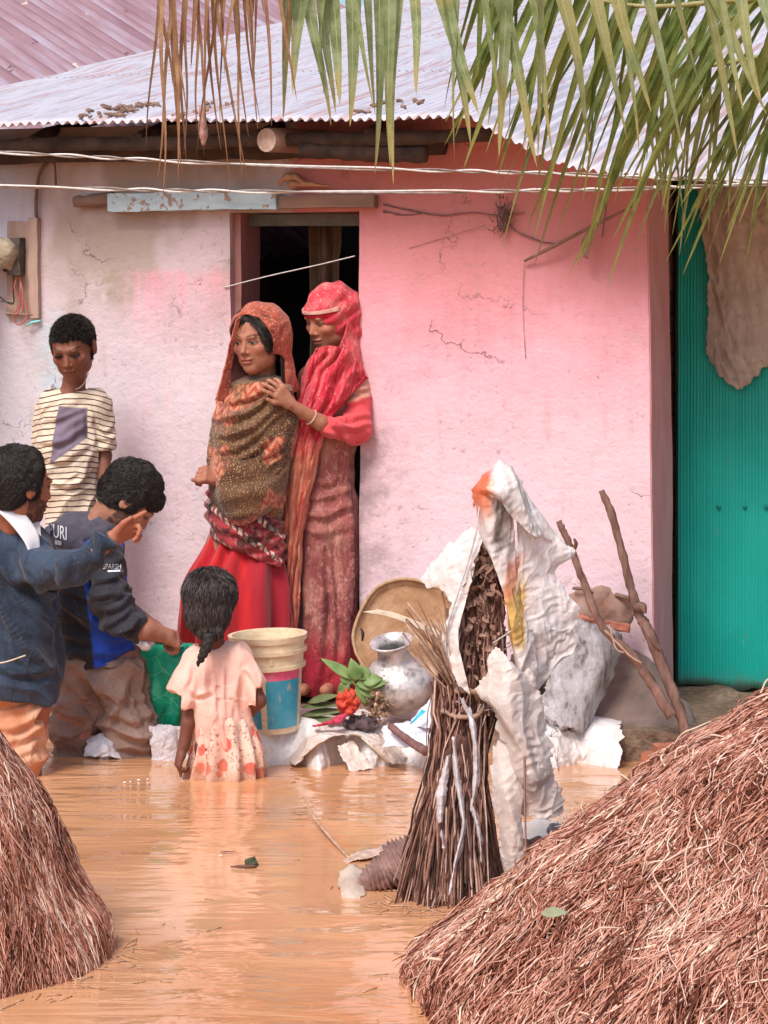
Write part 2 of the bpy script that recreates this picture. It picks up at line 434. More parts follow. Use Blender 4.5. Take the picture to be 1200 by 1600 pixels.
# ---- flood water
t = T('muddy_water'); pc = t.n('NewGeometry').outputs['Position']
v1 = t.vs(pc, (.42, 1, 1)); a = t.noise(v1, 13, 3, .5, .5); b = t.noise(t.vs(pc, (.20, 1, 1), rot=(0, 0, .06)), 8, 3, .5, .9); c = t.noise(t.vs(pc, (.35, 1, 1)), 48, 2)
calm = t.mr(t.noise(pc, 1.3, 2), .38, .64, .18, 1.0)
hh = t.ma('ADD', t.ma('MULTIPLY', a, .7), t.ma('ADD', t.ma('MULTIPLY', b, 1.3), t.ma('MULTIPLY', c, .05)))
t.bump(t.ma('MULTIPLY', hh, calm), .8, .017)
wc = t.mix(t.mr(t.noise(pc, 1.1, 4), .3, .7), (.61, .29, .135), (.70, .38, .21))
MW = t.fin(wc, .045, .5); t.b.inputs['IOR'].default_value = 2.2
m = MB(); m.add([(-30, -4, 0), (30, -4, 0), (30, 60, 0), (-30, 60, 0)], [(0, 1, 2, 3)]); obj('flood_water', m, MW, kind='structure', smooth=False)
m = MB(); m.add([(-60, -20, -.62), (60, -20, -.62), (60, 120, -.62), (-60, 120, -.62)], [(0, 1, 2, 3)])
MG = simple('earth', (.22, .11, .06), (.3, .16, .09), 3, .95, .4, .05); obj('ground', m, MG, kind='structure', smooth=False)
# ---- plinth of dried mud the house stands on
t = T('dried_mud'); n1 = t.noise(t.oc, 7, 6, .65); n2 = t.noise(t.oc, 45, 5)
c = t.ramp(n1, [(.3, (.17, .115, .085)), (.5, (.30, .205, .15)), (.7, (.40, .29, .22))])
c = t.mix(t.mr(n2, .35, .6, .5, 0), c, (.13, .08, .055)); t.bump(t.ma('ADD', n2, t.ma('MULTIPLY', n1, 2)), .7, .02); MUD = t.fin(c, .92, .2)
def mudd(V): return V + np.stack([fbm(V * 5, 1), fbm(V * 5, 2), fbm(V * 6, 3) * .5], 1) * .022
m = MB(); boxg(m, W(-1.6, -.62, -.30), (DL, NB, UZ), (6.0, 1.2, .62 + .105), .07, mudd)
obj('mud_plinth', m, MUD, kind='structure')
# ---- the pink house
ED = -.36                                            # overhang
def eave(u):                                         # eave height along the wall; sags right of the pink gable
    px = 600 + F * W(u, 0, ED)[0] / W(u, 0, ED)[1]
    py = np.interp(px, [-500, 0, 735, 762, 800, 850, 900, 1000, 1400], [193, 193, 187, 205, 222, 248, 262, 272, 296])
    return ZC - (py - HZ) / F * W(u, 0, ED)[1]
house = empty('house', W(0, 0), 'low house with pink and lilac limewashed mud walls under a white corrugated roof', 'house')
t = T('limewash'); u, v, _ = t.sep(t.uv); X3 = t.n('CombineXYZ', {0: u, 1: v, 2: 0.0}).outputs[0]
big = t.noise(X3, 2.2, 5, .6); strk = t.noise(t.vs(X3, (9, 1.1, 1)), 2.6, 5, .6); fine = t.noise(X3, 38, 5, .6); med = t.noise(X3, 9, 5, .65)
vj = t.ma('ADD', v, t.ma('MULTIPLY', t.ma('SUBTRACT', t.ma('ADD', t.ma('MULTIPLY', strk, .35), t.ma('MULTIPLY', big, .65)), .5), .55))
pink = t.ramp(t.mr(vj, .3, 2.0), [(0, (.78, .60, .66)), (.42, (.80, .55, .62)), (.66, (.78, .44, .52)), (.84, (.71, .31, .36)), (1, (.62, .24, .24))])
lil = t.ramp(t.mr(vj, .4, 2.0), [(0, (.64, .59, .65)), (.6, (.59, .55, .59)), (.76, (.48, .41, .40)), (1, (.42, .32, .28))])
lil = t.mix(t.mr(t.noise(t.vs(X3, (1.4, .8, 1)), 2.0, 3), .46, .62, 0, .55), lil, (.76, .62, .70))
uj = t.ma('ADD', u, t.ma('MULTIPLY', t.ma('SUBTRACT', med, .5), .16))
lft = t.mr(uj, 1.30, 1.32)                                       # left of the door
pj = t.ma('MULTIPLY', t.mr(t.ma('ADD', u, t.ma('MULTIPLY', big, .5)), 2.28, 2.12, 0, 1), t.mr(t.ma('ADD', v, t.ma('MULTIPLY', med, .12)), 1.74, 1.68, 0, 1))
lil = t.mix(t.ma('MULTIPLY', pj, t.mr(strk, .3, .7, .35, .95)), lil, t.mix(t.mr(v, 1.3, 1.68), (.76, .60, .66), (.80, .40, .48)))
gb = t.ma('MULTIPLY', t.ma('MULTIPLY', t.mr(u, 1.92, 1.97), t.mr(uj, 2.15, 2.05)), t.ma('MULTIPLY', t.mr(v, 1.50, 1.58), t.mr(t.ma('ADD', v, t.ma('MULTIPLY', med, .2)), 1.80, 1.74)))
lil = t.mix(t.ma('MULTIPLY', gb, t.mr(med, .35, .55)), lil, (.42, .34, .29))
bl = t.ma('MULTIPLY', t.mr(t.ma('ABSOLUTE', t.ma('SUBTRACT', uj, t.ma('ADD', 2.19, t.ma('MULTIPLY', v, .06)))), .13, .02, 0, .7), t.ma('MULTIPLY', t.mr(v, 1.55, 1.45), t.mr(med, .35, .6)))
lil = t.mix(bl, lil, (.50, .66, .78))
lil = t.mix(t.ma('MULTIPLY', t.mr(uj, 2.3, 2.5), .55), lil, (.62, .62, .74))
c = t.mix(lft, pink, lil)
# brown rubbed patches near the door, rain streaks, scuffs
rub = t.ma('MULTIPLY', t.ma('MULTIPLY', t.mr(uj, .80, 1.0), t.mr(uj, 1.22, 1.10)), t.ma('MULTIPLY', t.mr(v, .15, .45), t.mr(v, 1.25, 1.0)))
c = t.mix(t.ma('MULTIPLY', rub, t.mr(med, .38, .66, .1, .75)), c, (.36, .27, .29))
c = t.mix(t.ma('MULTIPLY', t.mr(strk, .56, .72), .22), c, (.45, .33, .31))
c = t.mix(t.ma('MULTIPLY', t.mr(fine, .57, .70), t.mr(big, .4, .6, .1, .6)), c, (.34, .26, .26))
c = t.mix(t.mr(t.ma('ADD', v, t.ma('MULTIPLY', med, .25)), .34, .16, 0, .8), c, (.40, .29, .24))
# cracks
cw = t.vor(t.n('VectorMath', {0: X3, 1: t.n('CombineXYZ', {0: t.ma('MULTIPLY', med, .3), 1: t.ma('MULTIPLY', big, .5), 2: 0.0}).outputs[0]}, operation='ADD').outputs[0], 1.5, feature='DISTANCE_TO_EDGE')
ck = t.ma('MULTIPLY', t.mr(cw, .0035, .0, 0, 1), t.mr(big, .5, .6))
c = t.mix(t.ma('MULTIPLY', ck, .7), c, (.22, .14, .13))
chip = t.ma('MULTIPLY', t.mr(t.noise(X3, 5.5, 6, .72), .605, .625), t.mr(v, 1.2, .5, .35, 1)); c = t.mix(t.ma('MULTIPLY', chip, .55), c, t.mix(fine, (.52, .40, .37), (.66, .54, .52)))
t.bump(t.ma('SUBTRACT', t.ma('ADD', t.ma('MULTIPLY', fine, .45), t.ma('SUBTRACT', t.ma('ADD', med, big), ck)), t.ma('MULTIPLY', chip, .25)), .55, .014)
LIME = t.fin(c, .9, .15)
def wuv(V): q = V - WC; return np.stack([q @ DL, V[:, 2]], 1)
_us = np.linspace(-1.9, 4.1, 600); _ev = None
def wdisp(V):
    global _ev
    if _ev is None: _ev = np.array([eave(a) for a in _us])
    V = V.copy(); q = V - WC; d = q @ NB
    V[:, 2] = np.minimum(V[:, 2], np.interp(q @ DL, _us, _ev) + .188 * (d + .36) - .02)
    n = fbm(V * 3, 4, 3) * .007
    V = V + NB * n[:, None]
    return V + np.array((1, 0, 0)) * (np.clip(1.9 - V[:, 2], 0, 2) * .011 * np.clip(1 - np.abs(q @ DL) / .5, 0, 1) + fbm(V * 4, 9) * .004 )[:, None]
uR, uL = wu(562), wu(360)
ZT = 2.20; ZD = WP(470, 331)[2]
m = MB()
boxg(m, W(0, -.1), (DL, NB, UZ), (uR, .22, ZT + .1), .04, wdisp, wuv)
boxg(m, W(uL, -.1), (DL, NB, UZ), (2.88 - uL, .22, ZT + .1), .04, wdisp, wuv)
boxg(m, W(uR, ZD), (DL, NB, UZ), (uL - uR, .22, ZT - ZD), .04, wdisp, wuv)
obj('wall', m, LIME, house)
# right return: pink plaster then bare brick
t = T('side_plaster'); n1 = t.noise(t.vs(t.oc, (1, 1, .4)), 9, 5); c = t.ramp(n1, [(.3, (.72, .30, .34)), (.7, (.80, .42, .46))]); t.bump(t.noise(t.oc, 30, 4), .3, .008); SIDE = t.fin(c, .9, .15)
m = MB(); boxg(m, W(-.004, -.1, .006), (DL, NB, UZ), (.2, .346, ZT + .05), .04, lambda V: wdisp(V)); obj('side_wall', m, SIDE, house)
def brick_mat(name, ax, sx):
    t = T(name); x, y, z = t.sep(t.oc); q = t.n('CombineXYZ', {0: y, 1: z, 2: 0.0}).outputs[0]
    b = t.n('TexBrick', {'Vector': q, 'Color1': (.23, .12, .09, 1), 'Color2': (.30, .17, .13, 1), 'Mortar': (.12, .085, .07, 1), 'Scale': 1.0, 'Mortar Size': .006, 'Brick Width': .22, 'Row Height': .075})
    n1 = t.noise(t.oc, 12, 5); c = t.mix(t.mr(n1, .4, .7, 0, .7), b.outputs[0], (.22, .16, .13)); t.bump(t.ma('ADD', t.ma('MULTIPLY', b.outputs[1], -1.), n1), .6, .01); return t.fin(c, .92, .15)
BR = brick_mat('old_brick', 0, 0)
m = MB(); boxg(m, W(.03, -.1, .352), (DL, NB, UZ), (.2, 6.0, ZT + .02), .12, lambda V: V + NB[None] * 0 + np.array((1, 0, 0)) * (fbm(V * 6, 3) * .008)[:, None]); obj('brick_side_wall', m, BR, house)
DARKW = simple('dim_inner_wall', (.10, .11, .11), (.18, .18, .17), 5, .95, .3, .01)  # dimness of the room put into a dark wall colour
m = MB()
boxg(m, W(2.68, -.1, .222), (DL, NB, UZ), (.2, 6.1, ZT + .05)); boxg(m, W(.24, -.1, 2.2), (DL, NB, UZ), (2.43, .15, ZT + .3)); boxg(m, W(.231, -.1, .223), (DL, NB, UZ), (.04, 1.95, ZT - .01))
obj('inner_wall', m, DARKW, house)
m = MB(); boxg(m, W(.24, .06, .223), (DL, NB, UZ), (2.43, 1.97, .06)); obj('house_floor', m, MUD, kind='structure')
# dark cloth hanging inside, seen through the door
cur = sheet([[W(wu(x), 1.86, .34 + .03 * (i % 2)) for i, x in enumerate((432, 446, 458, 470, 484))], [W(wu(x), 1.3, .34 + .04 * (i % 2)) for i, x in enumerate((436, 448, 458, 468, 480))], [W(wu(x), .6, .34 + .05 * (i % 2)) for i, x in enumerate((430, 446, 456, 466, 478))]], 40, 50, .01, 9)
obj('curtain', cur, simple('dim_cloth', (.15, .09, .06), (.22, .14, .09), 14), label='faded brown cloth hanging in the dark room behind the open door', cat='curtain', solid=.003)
# door frame
WOODP = simple('pinkish_door_wood', (.30, .13, .12), (.42, .22, .21), 14, .7, .4, .004, stretch=(1, 1, .1))
fr = MB(); k = wu(387) - 0
def frd(V): return V + (fbm(V * 9, 6) * .003)[:, None]
boxg(fr, W(uL - .002 - .028, .08, .03), (DL, NB, UZ), (.03, .2, ZD - .08), .06, frd)
FR = obj('door_frame', fr, WOODP, house)
dk = MB(); boxg(dk, W(uR + .001, ZD - .048, .10), (DL, NB, UZ), (uL - uR - .032, .05, .045), .05, frd)
obj('door_head', dk, simple('greyish_wood', (.10, .11, .10), (.16, .17, .16), 20), house)
# lintel : chipped blue slab, brown planks
t = T('chipped_blue_paint'); n1 = t.noise(t.oc, 26, 6, .6); x = t.sep(t.oc)[0]
c = t.mix(t.mr(n1, .56, .60), t.ramp(t.noise(t.vs(t.oc, (1, 1, 3)), 12, 4), [(.3, (.42, .55, .62)), (.7, (.56, .72, .80))]), (.36, .27, .22)); t.bump(n1, .5, .01)
BLUE = t.fin(c, .85, .2)
m = MB(); z1 = WP(180, 331)[2]; z0 = WP(180, 304)[2]; boxg(m, W(wu(441), z1, -.07), (DL, NB, UZ), (wu(181) - wu(441), .068, z0 - z1), .03, lambda V: V + np.stack([fbm(V * 14, 1), fbm(V * 14, 2), fbm(V * 14, 3)], 1) * .005)
obj('lintel', m, BLUE, house)
DW = simple('old_brown_wood', (.16, .095, .07), (.34, .22, .17), 9, .85, .5, .006, stretch=(.25, .25, 1.5))
m = MB(); boxg(m, W(wu(592), z1 + .004, -.055), (DL, NB, UZ), (wu(443) - wu(592), .053, .045), .04, frd); obj('lintel_plank', m, DW, house)
m = MB(); tube(m, [WP(122, 316, -.03), WP(150, 314, -.03), WP(183, 309, -.03)], [.021, .025, .026], 10, 14, wob=.2); obj('beam_end', m, DW, house)
DK = simple('dark_timber', (.035, .024, .02), (.10, .065, .05), 12, .9, .6, .008)  # very dark brown timber
# ---- roof
rng = np.random.default_rng(3)
pitch = .036; nu = int(5.2 / pitch * 8); us = np.linspace(-1.9, 3.05, nu); L = 8.6
ze = np.array([eave(a) for a in us]); ts = np.linspace(0, 1, 60)
wvz = np.cos(us / pitch * 2 * math.pi) * .0070
G = np.zeros((60, nu, 3))
ez = eave(1.4)
for i, tt in enumerate(ts):
    z = ze * (1 - min(1, tt * 2.2)) + (ez) * min(1, tt * 2.2) + .188 * L * tt
    if tt > .12: z = z + .012 * np.floor(tt * 4)
    b = WC + DL * us[:, None] + NB * (ED + L * tt)
    G[i] = b; G[i, :, 2] = z + wvz * 1.0 + .010 * fbm(np.stack([us * 2, us * 0 + tt * 5, us * 0], 1), 5)
if True:   # ragged front edge
    G[0, :, :2] -= (NB[:2] * (.012 * fbm(np.stack([us * 9, us * 0, us * 0], 1), 8) + .012 * rng.random(nu).repeat(1) * 0)[:, None])
t = T('weathered_white_tin'); UV = t.uv; uu, vv, _ = t.sep(UV)
q = t.n('CombineXYZ', {0: uu, 1: vv, 2: 0.0}).outputs[0]
st = t.noise(t.vs(q, (7, .5, 1)), 3, 6, .65); n2 = t.noise(t.vs(q, (3, 1, 1)), 3, 6, .6); n3 = t.noise(q, 25, 4)
c = t.ramp(st, [(.3, (.42, .37, .40)), (.48, (.62, .60, .66)), (.62, (.52, .51, .58))])
st2 = t.noise(t.vs(q, (11, .35, 1), (5, 1, 0)), 2.2, 6, .7)
c = t.mix(t.mr(st2, .50, .62, 0, .85), c, (.50, .33, .32)); c = t.mix(t.mr(st, .62, .72, 0, .6), c, (.36, .24, .22))
c = t.mix(t.ma('MULTIPLY', t.mr(n3, .68, .76, 0, .6), t.mr(n2, .5, .6)), c, (.16, .10, .09)); 
ln = t.ma('FRACT', t.ma('ADD', t.ma('MULTIPLY', vv, .55), t.ma('MULTIPLY', n2, .05))); c = t.mix(t.ma('MULTIPLY', t.mr(ln, .012, .0), .8), c, (.12, .08, .08))
t.bump(n3, .2, .004); TIN = t.fin(c, .55, .35)
UVr = np.stack(np.broadcast_arrays(us[None], (ts * L)[:, None]), -1).reshape(-1, 2)
m = MB(); m.add(G.reshape(-1, 3), grid_faces(60, nu), None, UVr); obj('roof', m, TIN, house, solid=.002)
# debris on the roof edge
m = MB()
for i in range(60):
    u0 = wu(rng.choice([210, 340, 190, 610]) + rng.normal() * 22); tt = rng.random() * .5; p = WC + DL * u0 + NB * (ED + tt); p[2] = eave(u0) + .188 * tt + .016
    d = rng.normal(size=3) * .016; d[2] *= .3; tube(m, [p - d, p + d * .3, p + d], [.004, .009, .003], 5, wob=.5, seed=i)
obj('roof_litter', m, simple('dry_litter', (.12, .06, .05), (.34, .22, .16), 40), label='dry leaves and crumbs lying along the lower edge of the white roof', cat='leaf litter', kind='stuff')
# purlins, rafters and logs in the dark under the eave
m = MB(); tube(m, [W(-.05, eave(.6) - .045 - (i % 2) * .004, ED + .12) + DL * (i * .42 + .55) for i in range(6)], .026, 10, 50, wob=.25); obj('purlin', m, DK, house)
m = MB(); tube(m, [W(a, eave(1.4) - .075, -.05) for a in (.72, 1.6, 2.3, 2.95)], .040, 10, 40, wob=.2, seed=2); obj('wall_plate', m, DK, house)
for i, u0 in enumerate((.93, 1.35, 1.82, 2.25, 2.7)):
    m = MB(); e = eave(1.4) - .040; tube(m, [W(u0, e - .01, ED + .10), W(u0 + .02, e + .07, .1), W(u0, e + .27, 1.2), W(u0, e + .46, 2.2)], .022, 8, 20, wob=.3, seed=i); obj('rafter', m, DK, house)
m = MB(); a0, a1 = WP(463, 227, -.30), WP(500, 222, 0); tube(m, [a0, a1, a1 + (a1 - a0)], [.044, .046, .046], 14, 10, wob=.06); LG = obj('log_beam', m, DW, house)
e = MB(); th = np.linspace(0, 6.283, 18, endpoint=False); ax = (a1 - a0) / np.linalg.norm(a1 - a0); s1 = np.cross(ax, UZ); s1 /= np.linalg.norm(s1); s2 = np.cross(s1, ax)
V = [a0 - ax * .004 + (s1 * math.cos(x) + s2 * math.sin(x)) * .042 for x in th]; e.add(V + [a0 - ax * .005], None, [(i, (i + 1) % 18, 18) for i in range(18)])
obj('sawn_end', e, simple('cut_wood', (.34, .23, .18), (.54, .40, .34), 30), LG)
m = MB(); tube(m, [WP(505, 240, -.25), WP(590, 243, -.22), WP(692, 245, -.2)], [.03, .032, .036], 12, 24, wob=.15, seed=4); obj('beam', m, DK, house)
m = MB(); tube(m, [WP(378, 178, -.38), WP(377, 215, -.37), WP(379, 236, -.37)], [.012, .016, .01], 8, 12, wob=.5, seed=9); obj('hanging_rag', m, simple('rag', (.3, .14, .12), (.5, .3, .26), 40), label='small dirty rag dangling from the roof edge left of the log', cat='rag')
# curled dry bits lying on the lintel
m = MB()
for q in ([(442, 290), (452, 279), (468, 277), (482, 286), (500, 290), (524, 291)], [(455, 292), (470, 289), (490, 291)]): tube(m, [WP(x, y, -.04 - .01 * (i % 2)) for i, (x, y) in enumerate(q)], [.006, .012, .014, .009, .007, .003], 8, 26, wob=.4)
obj('dry_husk', m, simple('husk', (.38, .18, .10), (.55, .32, .2), 40), label='curled orange brown husk lying on top of the door lintel', cat='husk')
# ---- neighbour's purple roof beyond, top left
d1 = np.array((.75, -.45, -.50)); d1 /= np.linalg.norm(d1); e1 = np.array((.51, .86, .06)); e1 = e1 - d1 * e1.dot(d1); e1 /= np.linalg.norm(e1); n1 = np.cross(d1, e1)
o0 = P(60, 60, 12.2); nb = empty('neighbour_house', (o0[0], o0[1], 0), 'neighbouring house with a rusty purple corrugated roof behind the white roof', 'house')
aa = np.linspace(-3.5, 2.2, 40); pit = .12; ncc = int(7.5 / pit * 8); bb = np.linspace(-3.5, 4.0, ncc)
V = o0 + d1 * aa[:, None, None] + e1 * bb[None, :, None] + n1 * (np.cos(bb / pit * 6.2832) * .024)[None, :, None]
t = T('rusty_purple_tin'); uu, vv, _ = t.sep(t.uv); q = t.n('CombineXYZ', {0: uu, 1: vv, 2: 0.0}).outputs[0]
s_ = t.noise(t.vs(q, (1, 6, 1)), 1.5, 6, .6); c = t.ramp(s_, [(.3, (.22, .115, .145)), (.5, (.31, .19, .225)), (.68, (.38, .34, .43))])
c = t.mix(t.mr(t.noise(q, 5, 5, .6), .66, .70), c, (.75, .66, .56)); c = t.mix(t.mr(t.noise(t.vs(q, (1, 1, 1), (3, 3, 0)), 6, 5, .6), .66, .70), c, (.12, .07, .07)); PUR = t.fin(c, .6, .3)
m = MB(); m.add(V.reshape(-1, 3), grid_faces(40, ncc), None, np.stack(np.broadcast_arrays(aa[:, None], bb[None]), -1).reshape(-1, 2)); obj('roof', m, PUR, nb, solid=.002)
# its back slope and walls keep it a real house from the side
m = MB(); rl = o0 + d1 * -3.5; d2 = np.array((-d1[0], -d1[1], d1[2])); V = rl + d2 * np.linspace(0, 3, 6)[:, None, None] + e1 * np.linspace(-3.5, 4, 6)[None, :, None]; m.add(V.reshape(-1, 3), grid_faces(6, 6)); obj('back_roof', m, PUR, nb, solid=.01)
m = MB(); c0 = o0 + d1 * 1.9 + e1 * -3.2; h = np.array((d1[0], d1[1], 0)); h /= np.linalg.norm(h); e2 = np.cross(UZ, h); boxg(m, np.array((c0[0], c0[1], -.6)), (-h, e2, UZ), (6.2, 7, c0[2] + .5)); obj('wall', m, simple('grey_mud_wall', (.3, .24, .2), (.4, .33, .28), 4), nb)
# ---- green tin shed to the right
shed = empty('shed', W(-.3, .1, .55), 'green painted ribbed tin shed joined to the right side of the pink house', 'shed')
t = T('green_paint_tin'); x, y, z = t.sep(t.uv); q = t.n('CombineXYZ', {0: x, 1: y, 2: 0.0}).outputs[0]
st = t.noise(t.vs(q, (60, .8, 1)), 1, 4, .6); c = t.ramp(t.noise(q, 3, 5), [(.3, (.0, .37, .31)), (.7, (.008, .46, .39))]); c = t.mix(t.mr(st, .55, .75, 0, .3), c, (.0, .27, .23)); c = t.mix(t.mr(t.noise(t.vs(q, (5, .6, 1)), 2.5, 6, .7), .55, .72, 0, .4), c, (.04, .30, .25)); c = t.mix(t.mr(t.noise(q, 30, 5, .7), .64, .70, 0, .55), c, (.10, .16, .11))
sp = t.ma('MULTIPLY', t.mr(t.noise(t.vs(q, (2.2, 1, 1)), 22, 3), .70, .74), t.mr(t.noise(q, 3, 2), .45, .6)); c = t.mix(sp, c, (.25, .62, .55))
c = t.mix(t.mr(t.ma('ADD', y, t.ma('MULTIPLY', t.noise(q, 12, 4), .12)), .26, .15, 0, .85), c, (.12, .15, .11)); c = t.mix(t.mr(t.noise(t.vs(q, (1, .5, 1)), 9, 6, .75), .62, .68, 0, .5), c, (.16, .30, .24))
GRN = t.fin(c, .5, .4)
un = np.linspace(0, 2.6, 1000); zn = np.linspace(.09, 2.1, 30)
rb = .0006 * np.clip(np.cos(un / .062 * 6.283) * 3, -1, 1) + .0008 * np.cos(un / .012 * 6.283)
V = np.zeros((30, 1000, 3)); V[:] = W(0, 0, .55) - DL * (un[:, None]) - NB * rb[:, None]
V[..., 2] = zn[:, None]; V[0, :, 2] = .118 + .012 * fbm(np.stack([un * 14, un * 0, un * 0], 1), 3)
V += NB * (.009 * fbm(V * 1.8, 3) + .004 * fbm(V * 6, 4))[..., None]
m = MB(); m.add(V.reshape(-1, 3), grid_faces(30, 1000), None, np.stack(np.broadcast_arrays(un[None], zn[:, None]), -1).reshape(-1, 2)); GW = obj('tin_wall', m, GRN, shed, solid=.002)
for x in (1122, 1163, 1196):
    q = P(x, 792, 8.9 - (x - 1060) * .0007); q = WC + DL * ((q - WC) @ DL) + NB * .543; q[2] = ZC - (792 - HZ) / F * q[1]
    s = SDF(q - .02, q + .02, .0025); s.ell(q, (.009, .006, .009), k=0); obj('bolt_head', s.mesh(), simple('green_bolt', (.0, .2, .16), (.01, .3, .24), 9, .5), GW)
def GP(px, py, d=0):                                  # point on the green wall seen at a pixel
    k = (px - 600) / F; c = W(0, 0, .55 + d); u_ = (c[0] - c[1] * k) / (-DL[0] + k * DL[1]); w_ = W(u_, 0, .55 + d); return np.array((w_[0], w_[1], ZC - (py - HZ) / F * w_[1]))
m = MB(); boxg(m, W(-2.7, -.1, .60), (DL, NB, UZ), (2.72, 3, 2.1)); obj('frame_wall', m, DARKW, shed)
# sackcloth over the green wall, upper right
SACK = T('jute'); q = SACK.oc; n1 = SACK.noise(q, 8, 6, .65); n2 = SACK.noise(SACK.vs(q, (1, 1, .3)), 60, 4)
c = SACK.ramp(n1, [(.3, (.42, .35, .30)), (.55, (.54, .46, .41)), (.75, (.64, .56, .51))]); c = SACK.mix(SACK.mr(n2, .5, .7, 0, .25), c, (.2, .15, .12)); SACK.bump(SACK.ma('ADD', n1, n2), .15, .004); SACKM = SACK.fin(c, .95, .1)
rows = [[GP(1085, 270, -.03), GP(1150, 268, -.05), GP(1290, 268, -.04)], [GP(1098, 350, -.05), GP(1160, 350, -.09), GP(1290, 350, -.06)], [GP(1106, 440, -.04), GP(1170, 450, -.08), GP(1290, 430, -.05)],
        [GP(1104, 540, -.02), GP(1165, 545, -.07), GP(1290, 520, -.04)], [GP(1108, 562, -.015), GP(1150, 606, -.03), GP(1205, 568, -.03), GP(1290, 548, -.02)]]
obj('sackcloth', crisp(sheet(rows, 110, 120, .010, 4, 3, edge=.014), 8, .008), SACKM, label='torn grey brown sackcloth hanging over the green tin wall', cat='sackcloth', solid=.008)
# ---- mud bank under the shed, loose mud and bricks
m = MB(); n = 46
g = np.zeros((n, n, 3)); 
for j, pyv in enumerate(np.linspace(0, 1, n)):
    for i, xv in enumerate(np.linspace(0, 1, n)):
        q = W(.30, 0, -.38) * (1 - xv) + W(-1.9, 0, -.30) * xv + NB * (pyv * .98)
        h = np.interp(pyv, [0, .12, .35, .75, 1], [-.35, -.02, .06, .10, .125]) * np.interp(xv, [0, .10, 1], [.4, 1, 1.1]); g[j, i] = (q[0], q[1], h)
g[..., 2] += .022 * fbm(g * 9, 6, 4) ; m.add(g.reshape(-1, 3), grid_faces(n, n)); obj('mud_bank', m, MUD, kind='structure')
# ---- pole-mounted-free wiring across the front
WIRE = simple('white_cable', (.62, .58, .56), (.82, .80, .78), 60, .5, 0)
WIRE2 = simple('grey_cable', (.20, .15, .14), (.42, .36, .33), 30, .6, 0)
for i, (pp, lab, yy) in enumerate((([(-500, 215), (0, 238), (430, 259), (860, 271), (1050, 279), (1700, 300)], 'twisted pale power cable, the upper of the two strung past the eave', 7.9), ([(-500, 280), (0, 291), (300, 298), (600, 300), (900, 297), (1010, 294), (1100, 291), (1700, 270)], 'twisted pale power cable, the lower of the two strung past the eave', 7.85))):
    k = empty('power_cable', P(600, 270, yy), lab, 'cable', 'power cables strung past the eave')
    base = cr([P(x, y, yy) for x, y in pp], 400); ph = np.linspace(0, 2 * math.pi * 10, 400) + np.sin(np.linspace(0, 23, 400)) * 2.6
    for sgn, mt in ((1, WIRE), (-1, WIRE2)):
        m = MB(); off = np.stack([ph * 0, np.cos(ph) * .0045, np.sin(ph) * .0045], 1) * sgn; tube(m, base + off, .0036 if sgn > 0 else .0032, 6, cap=False); obj('strand', m, mt, k)
# thin white string across the doorway
m = MB(); tube(m, [WP(352, 449, -.01), WP(420, 432, -.02), WP(500, 414, -.02), WP(556, 400, -.01)], .0022, 5, 30); obj('string', m, WIRE, label='thin white string slung across the top of the doorway', cat='string')
# ---- electric board on the wall at the left edge
bd = empty('meter_board', WP(40, 495, -.02), 'weathered wooden meter board with loose wires at the left edge of the wall', 'meter board')
PLK = simple('weathered_plank', (.30, .19, .15), (.50, .36, .30), 12, .8, .5, .005, stretch=(1.5, 1.5, .15))
def wbox(mb, x0, y0, x1, y1, d0, d1, res=.03, ds=None):
    a = WP(x0, y1, 0); u1 = wu(x0); u0 = wu(x1); z0 = WP(x1, y1)[2]; z1 = WP(x1, y0)[2]; boxg(mb, W(u0, z0, d0), (DL, NB, UZ), (u1 - u0, d1 - d0, z1 - z0), res, ds)
dd = lambda V: V + (fbm(V * 12, 6) * .003)[:, None]
m = MB(); wbox(m, 15, 346, 50, 494, -.022, -.002, .02, dd); obj('plank', m, PLK, bd)
m = MB(); wbox(m, 51, 340, 65, 498, -.034, -.002, .02, dd); obj('side_batten', m, PLK, bd)
m = MB(); wbox(m, 24, 372, 44, 430, -.07, -.022, .012, lambda V: V + np.stack([fbm(V * 30, 1), fbm(V * 30, 2), fbm(V * 30, 3)], 1) * .004); obj('switch_box', m, simple('dusty_black', (.05, .045, .04), (.16, .12, .10), 40), bd)
c0 = WP(8, 395, -.11); s = SDF(c0 - .12, c0 + .12, .004)
s.cone(WP(-12, 385, -.10), WP(22, 396, -.08), .045, .052, .01).cone(WP(22, 378, -.06), WP(28, 420, -.06), .016, .012, .02).ell(WP(6, 415, -.10), (.045, .03, .03), k=.02)
obj('cover', s.mesh(lambda V, N: fbm(V * 40, 2) * .004), simple('dusty_plastic', (.30, .24, .17), (.48, .40, .30), 30), bd)
m = MB(); tube(m, [WP(14, 489, -.03), WP(35, 491, -.03), WP(57, 491, -.03)], .004, 6); obj('cross_bar', m, PLK, bd)
REDW = simple('red_wire', (.42, .10, .09), (.55, .2, .17), 30)
BLK = simple('black_wire', (.02, .02, .025), (.05, .045, .05), 30, .5)
for pts, mt, r in (([(36, 430), (33, 450), (40, 475), (36, 492)], REDW, .003), ([(40, 432), (42, 455), (38, 478), (31, 491), (35, 506), (46, 504), (51, 490), (50, 470)], REDW, .0028), ([(38, 430), (46, 460), (44, 486)], REDW, .003), ([(30, 425), (31, 455), (30, 472), (24, 474), (0, 458), (-40, 430)], BLK, .0026), ([(30, 474), (15, 471), (-30, 468)], BLK, .002)):
    m = MB(); tube(m, [WP(x, y, -.045 - .01 * (i % 2)) for i, (x, y) in enumerate(pts)], r, 6, 40); obj('wire', m, mt, bd)
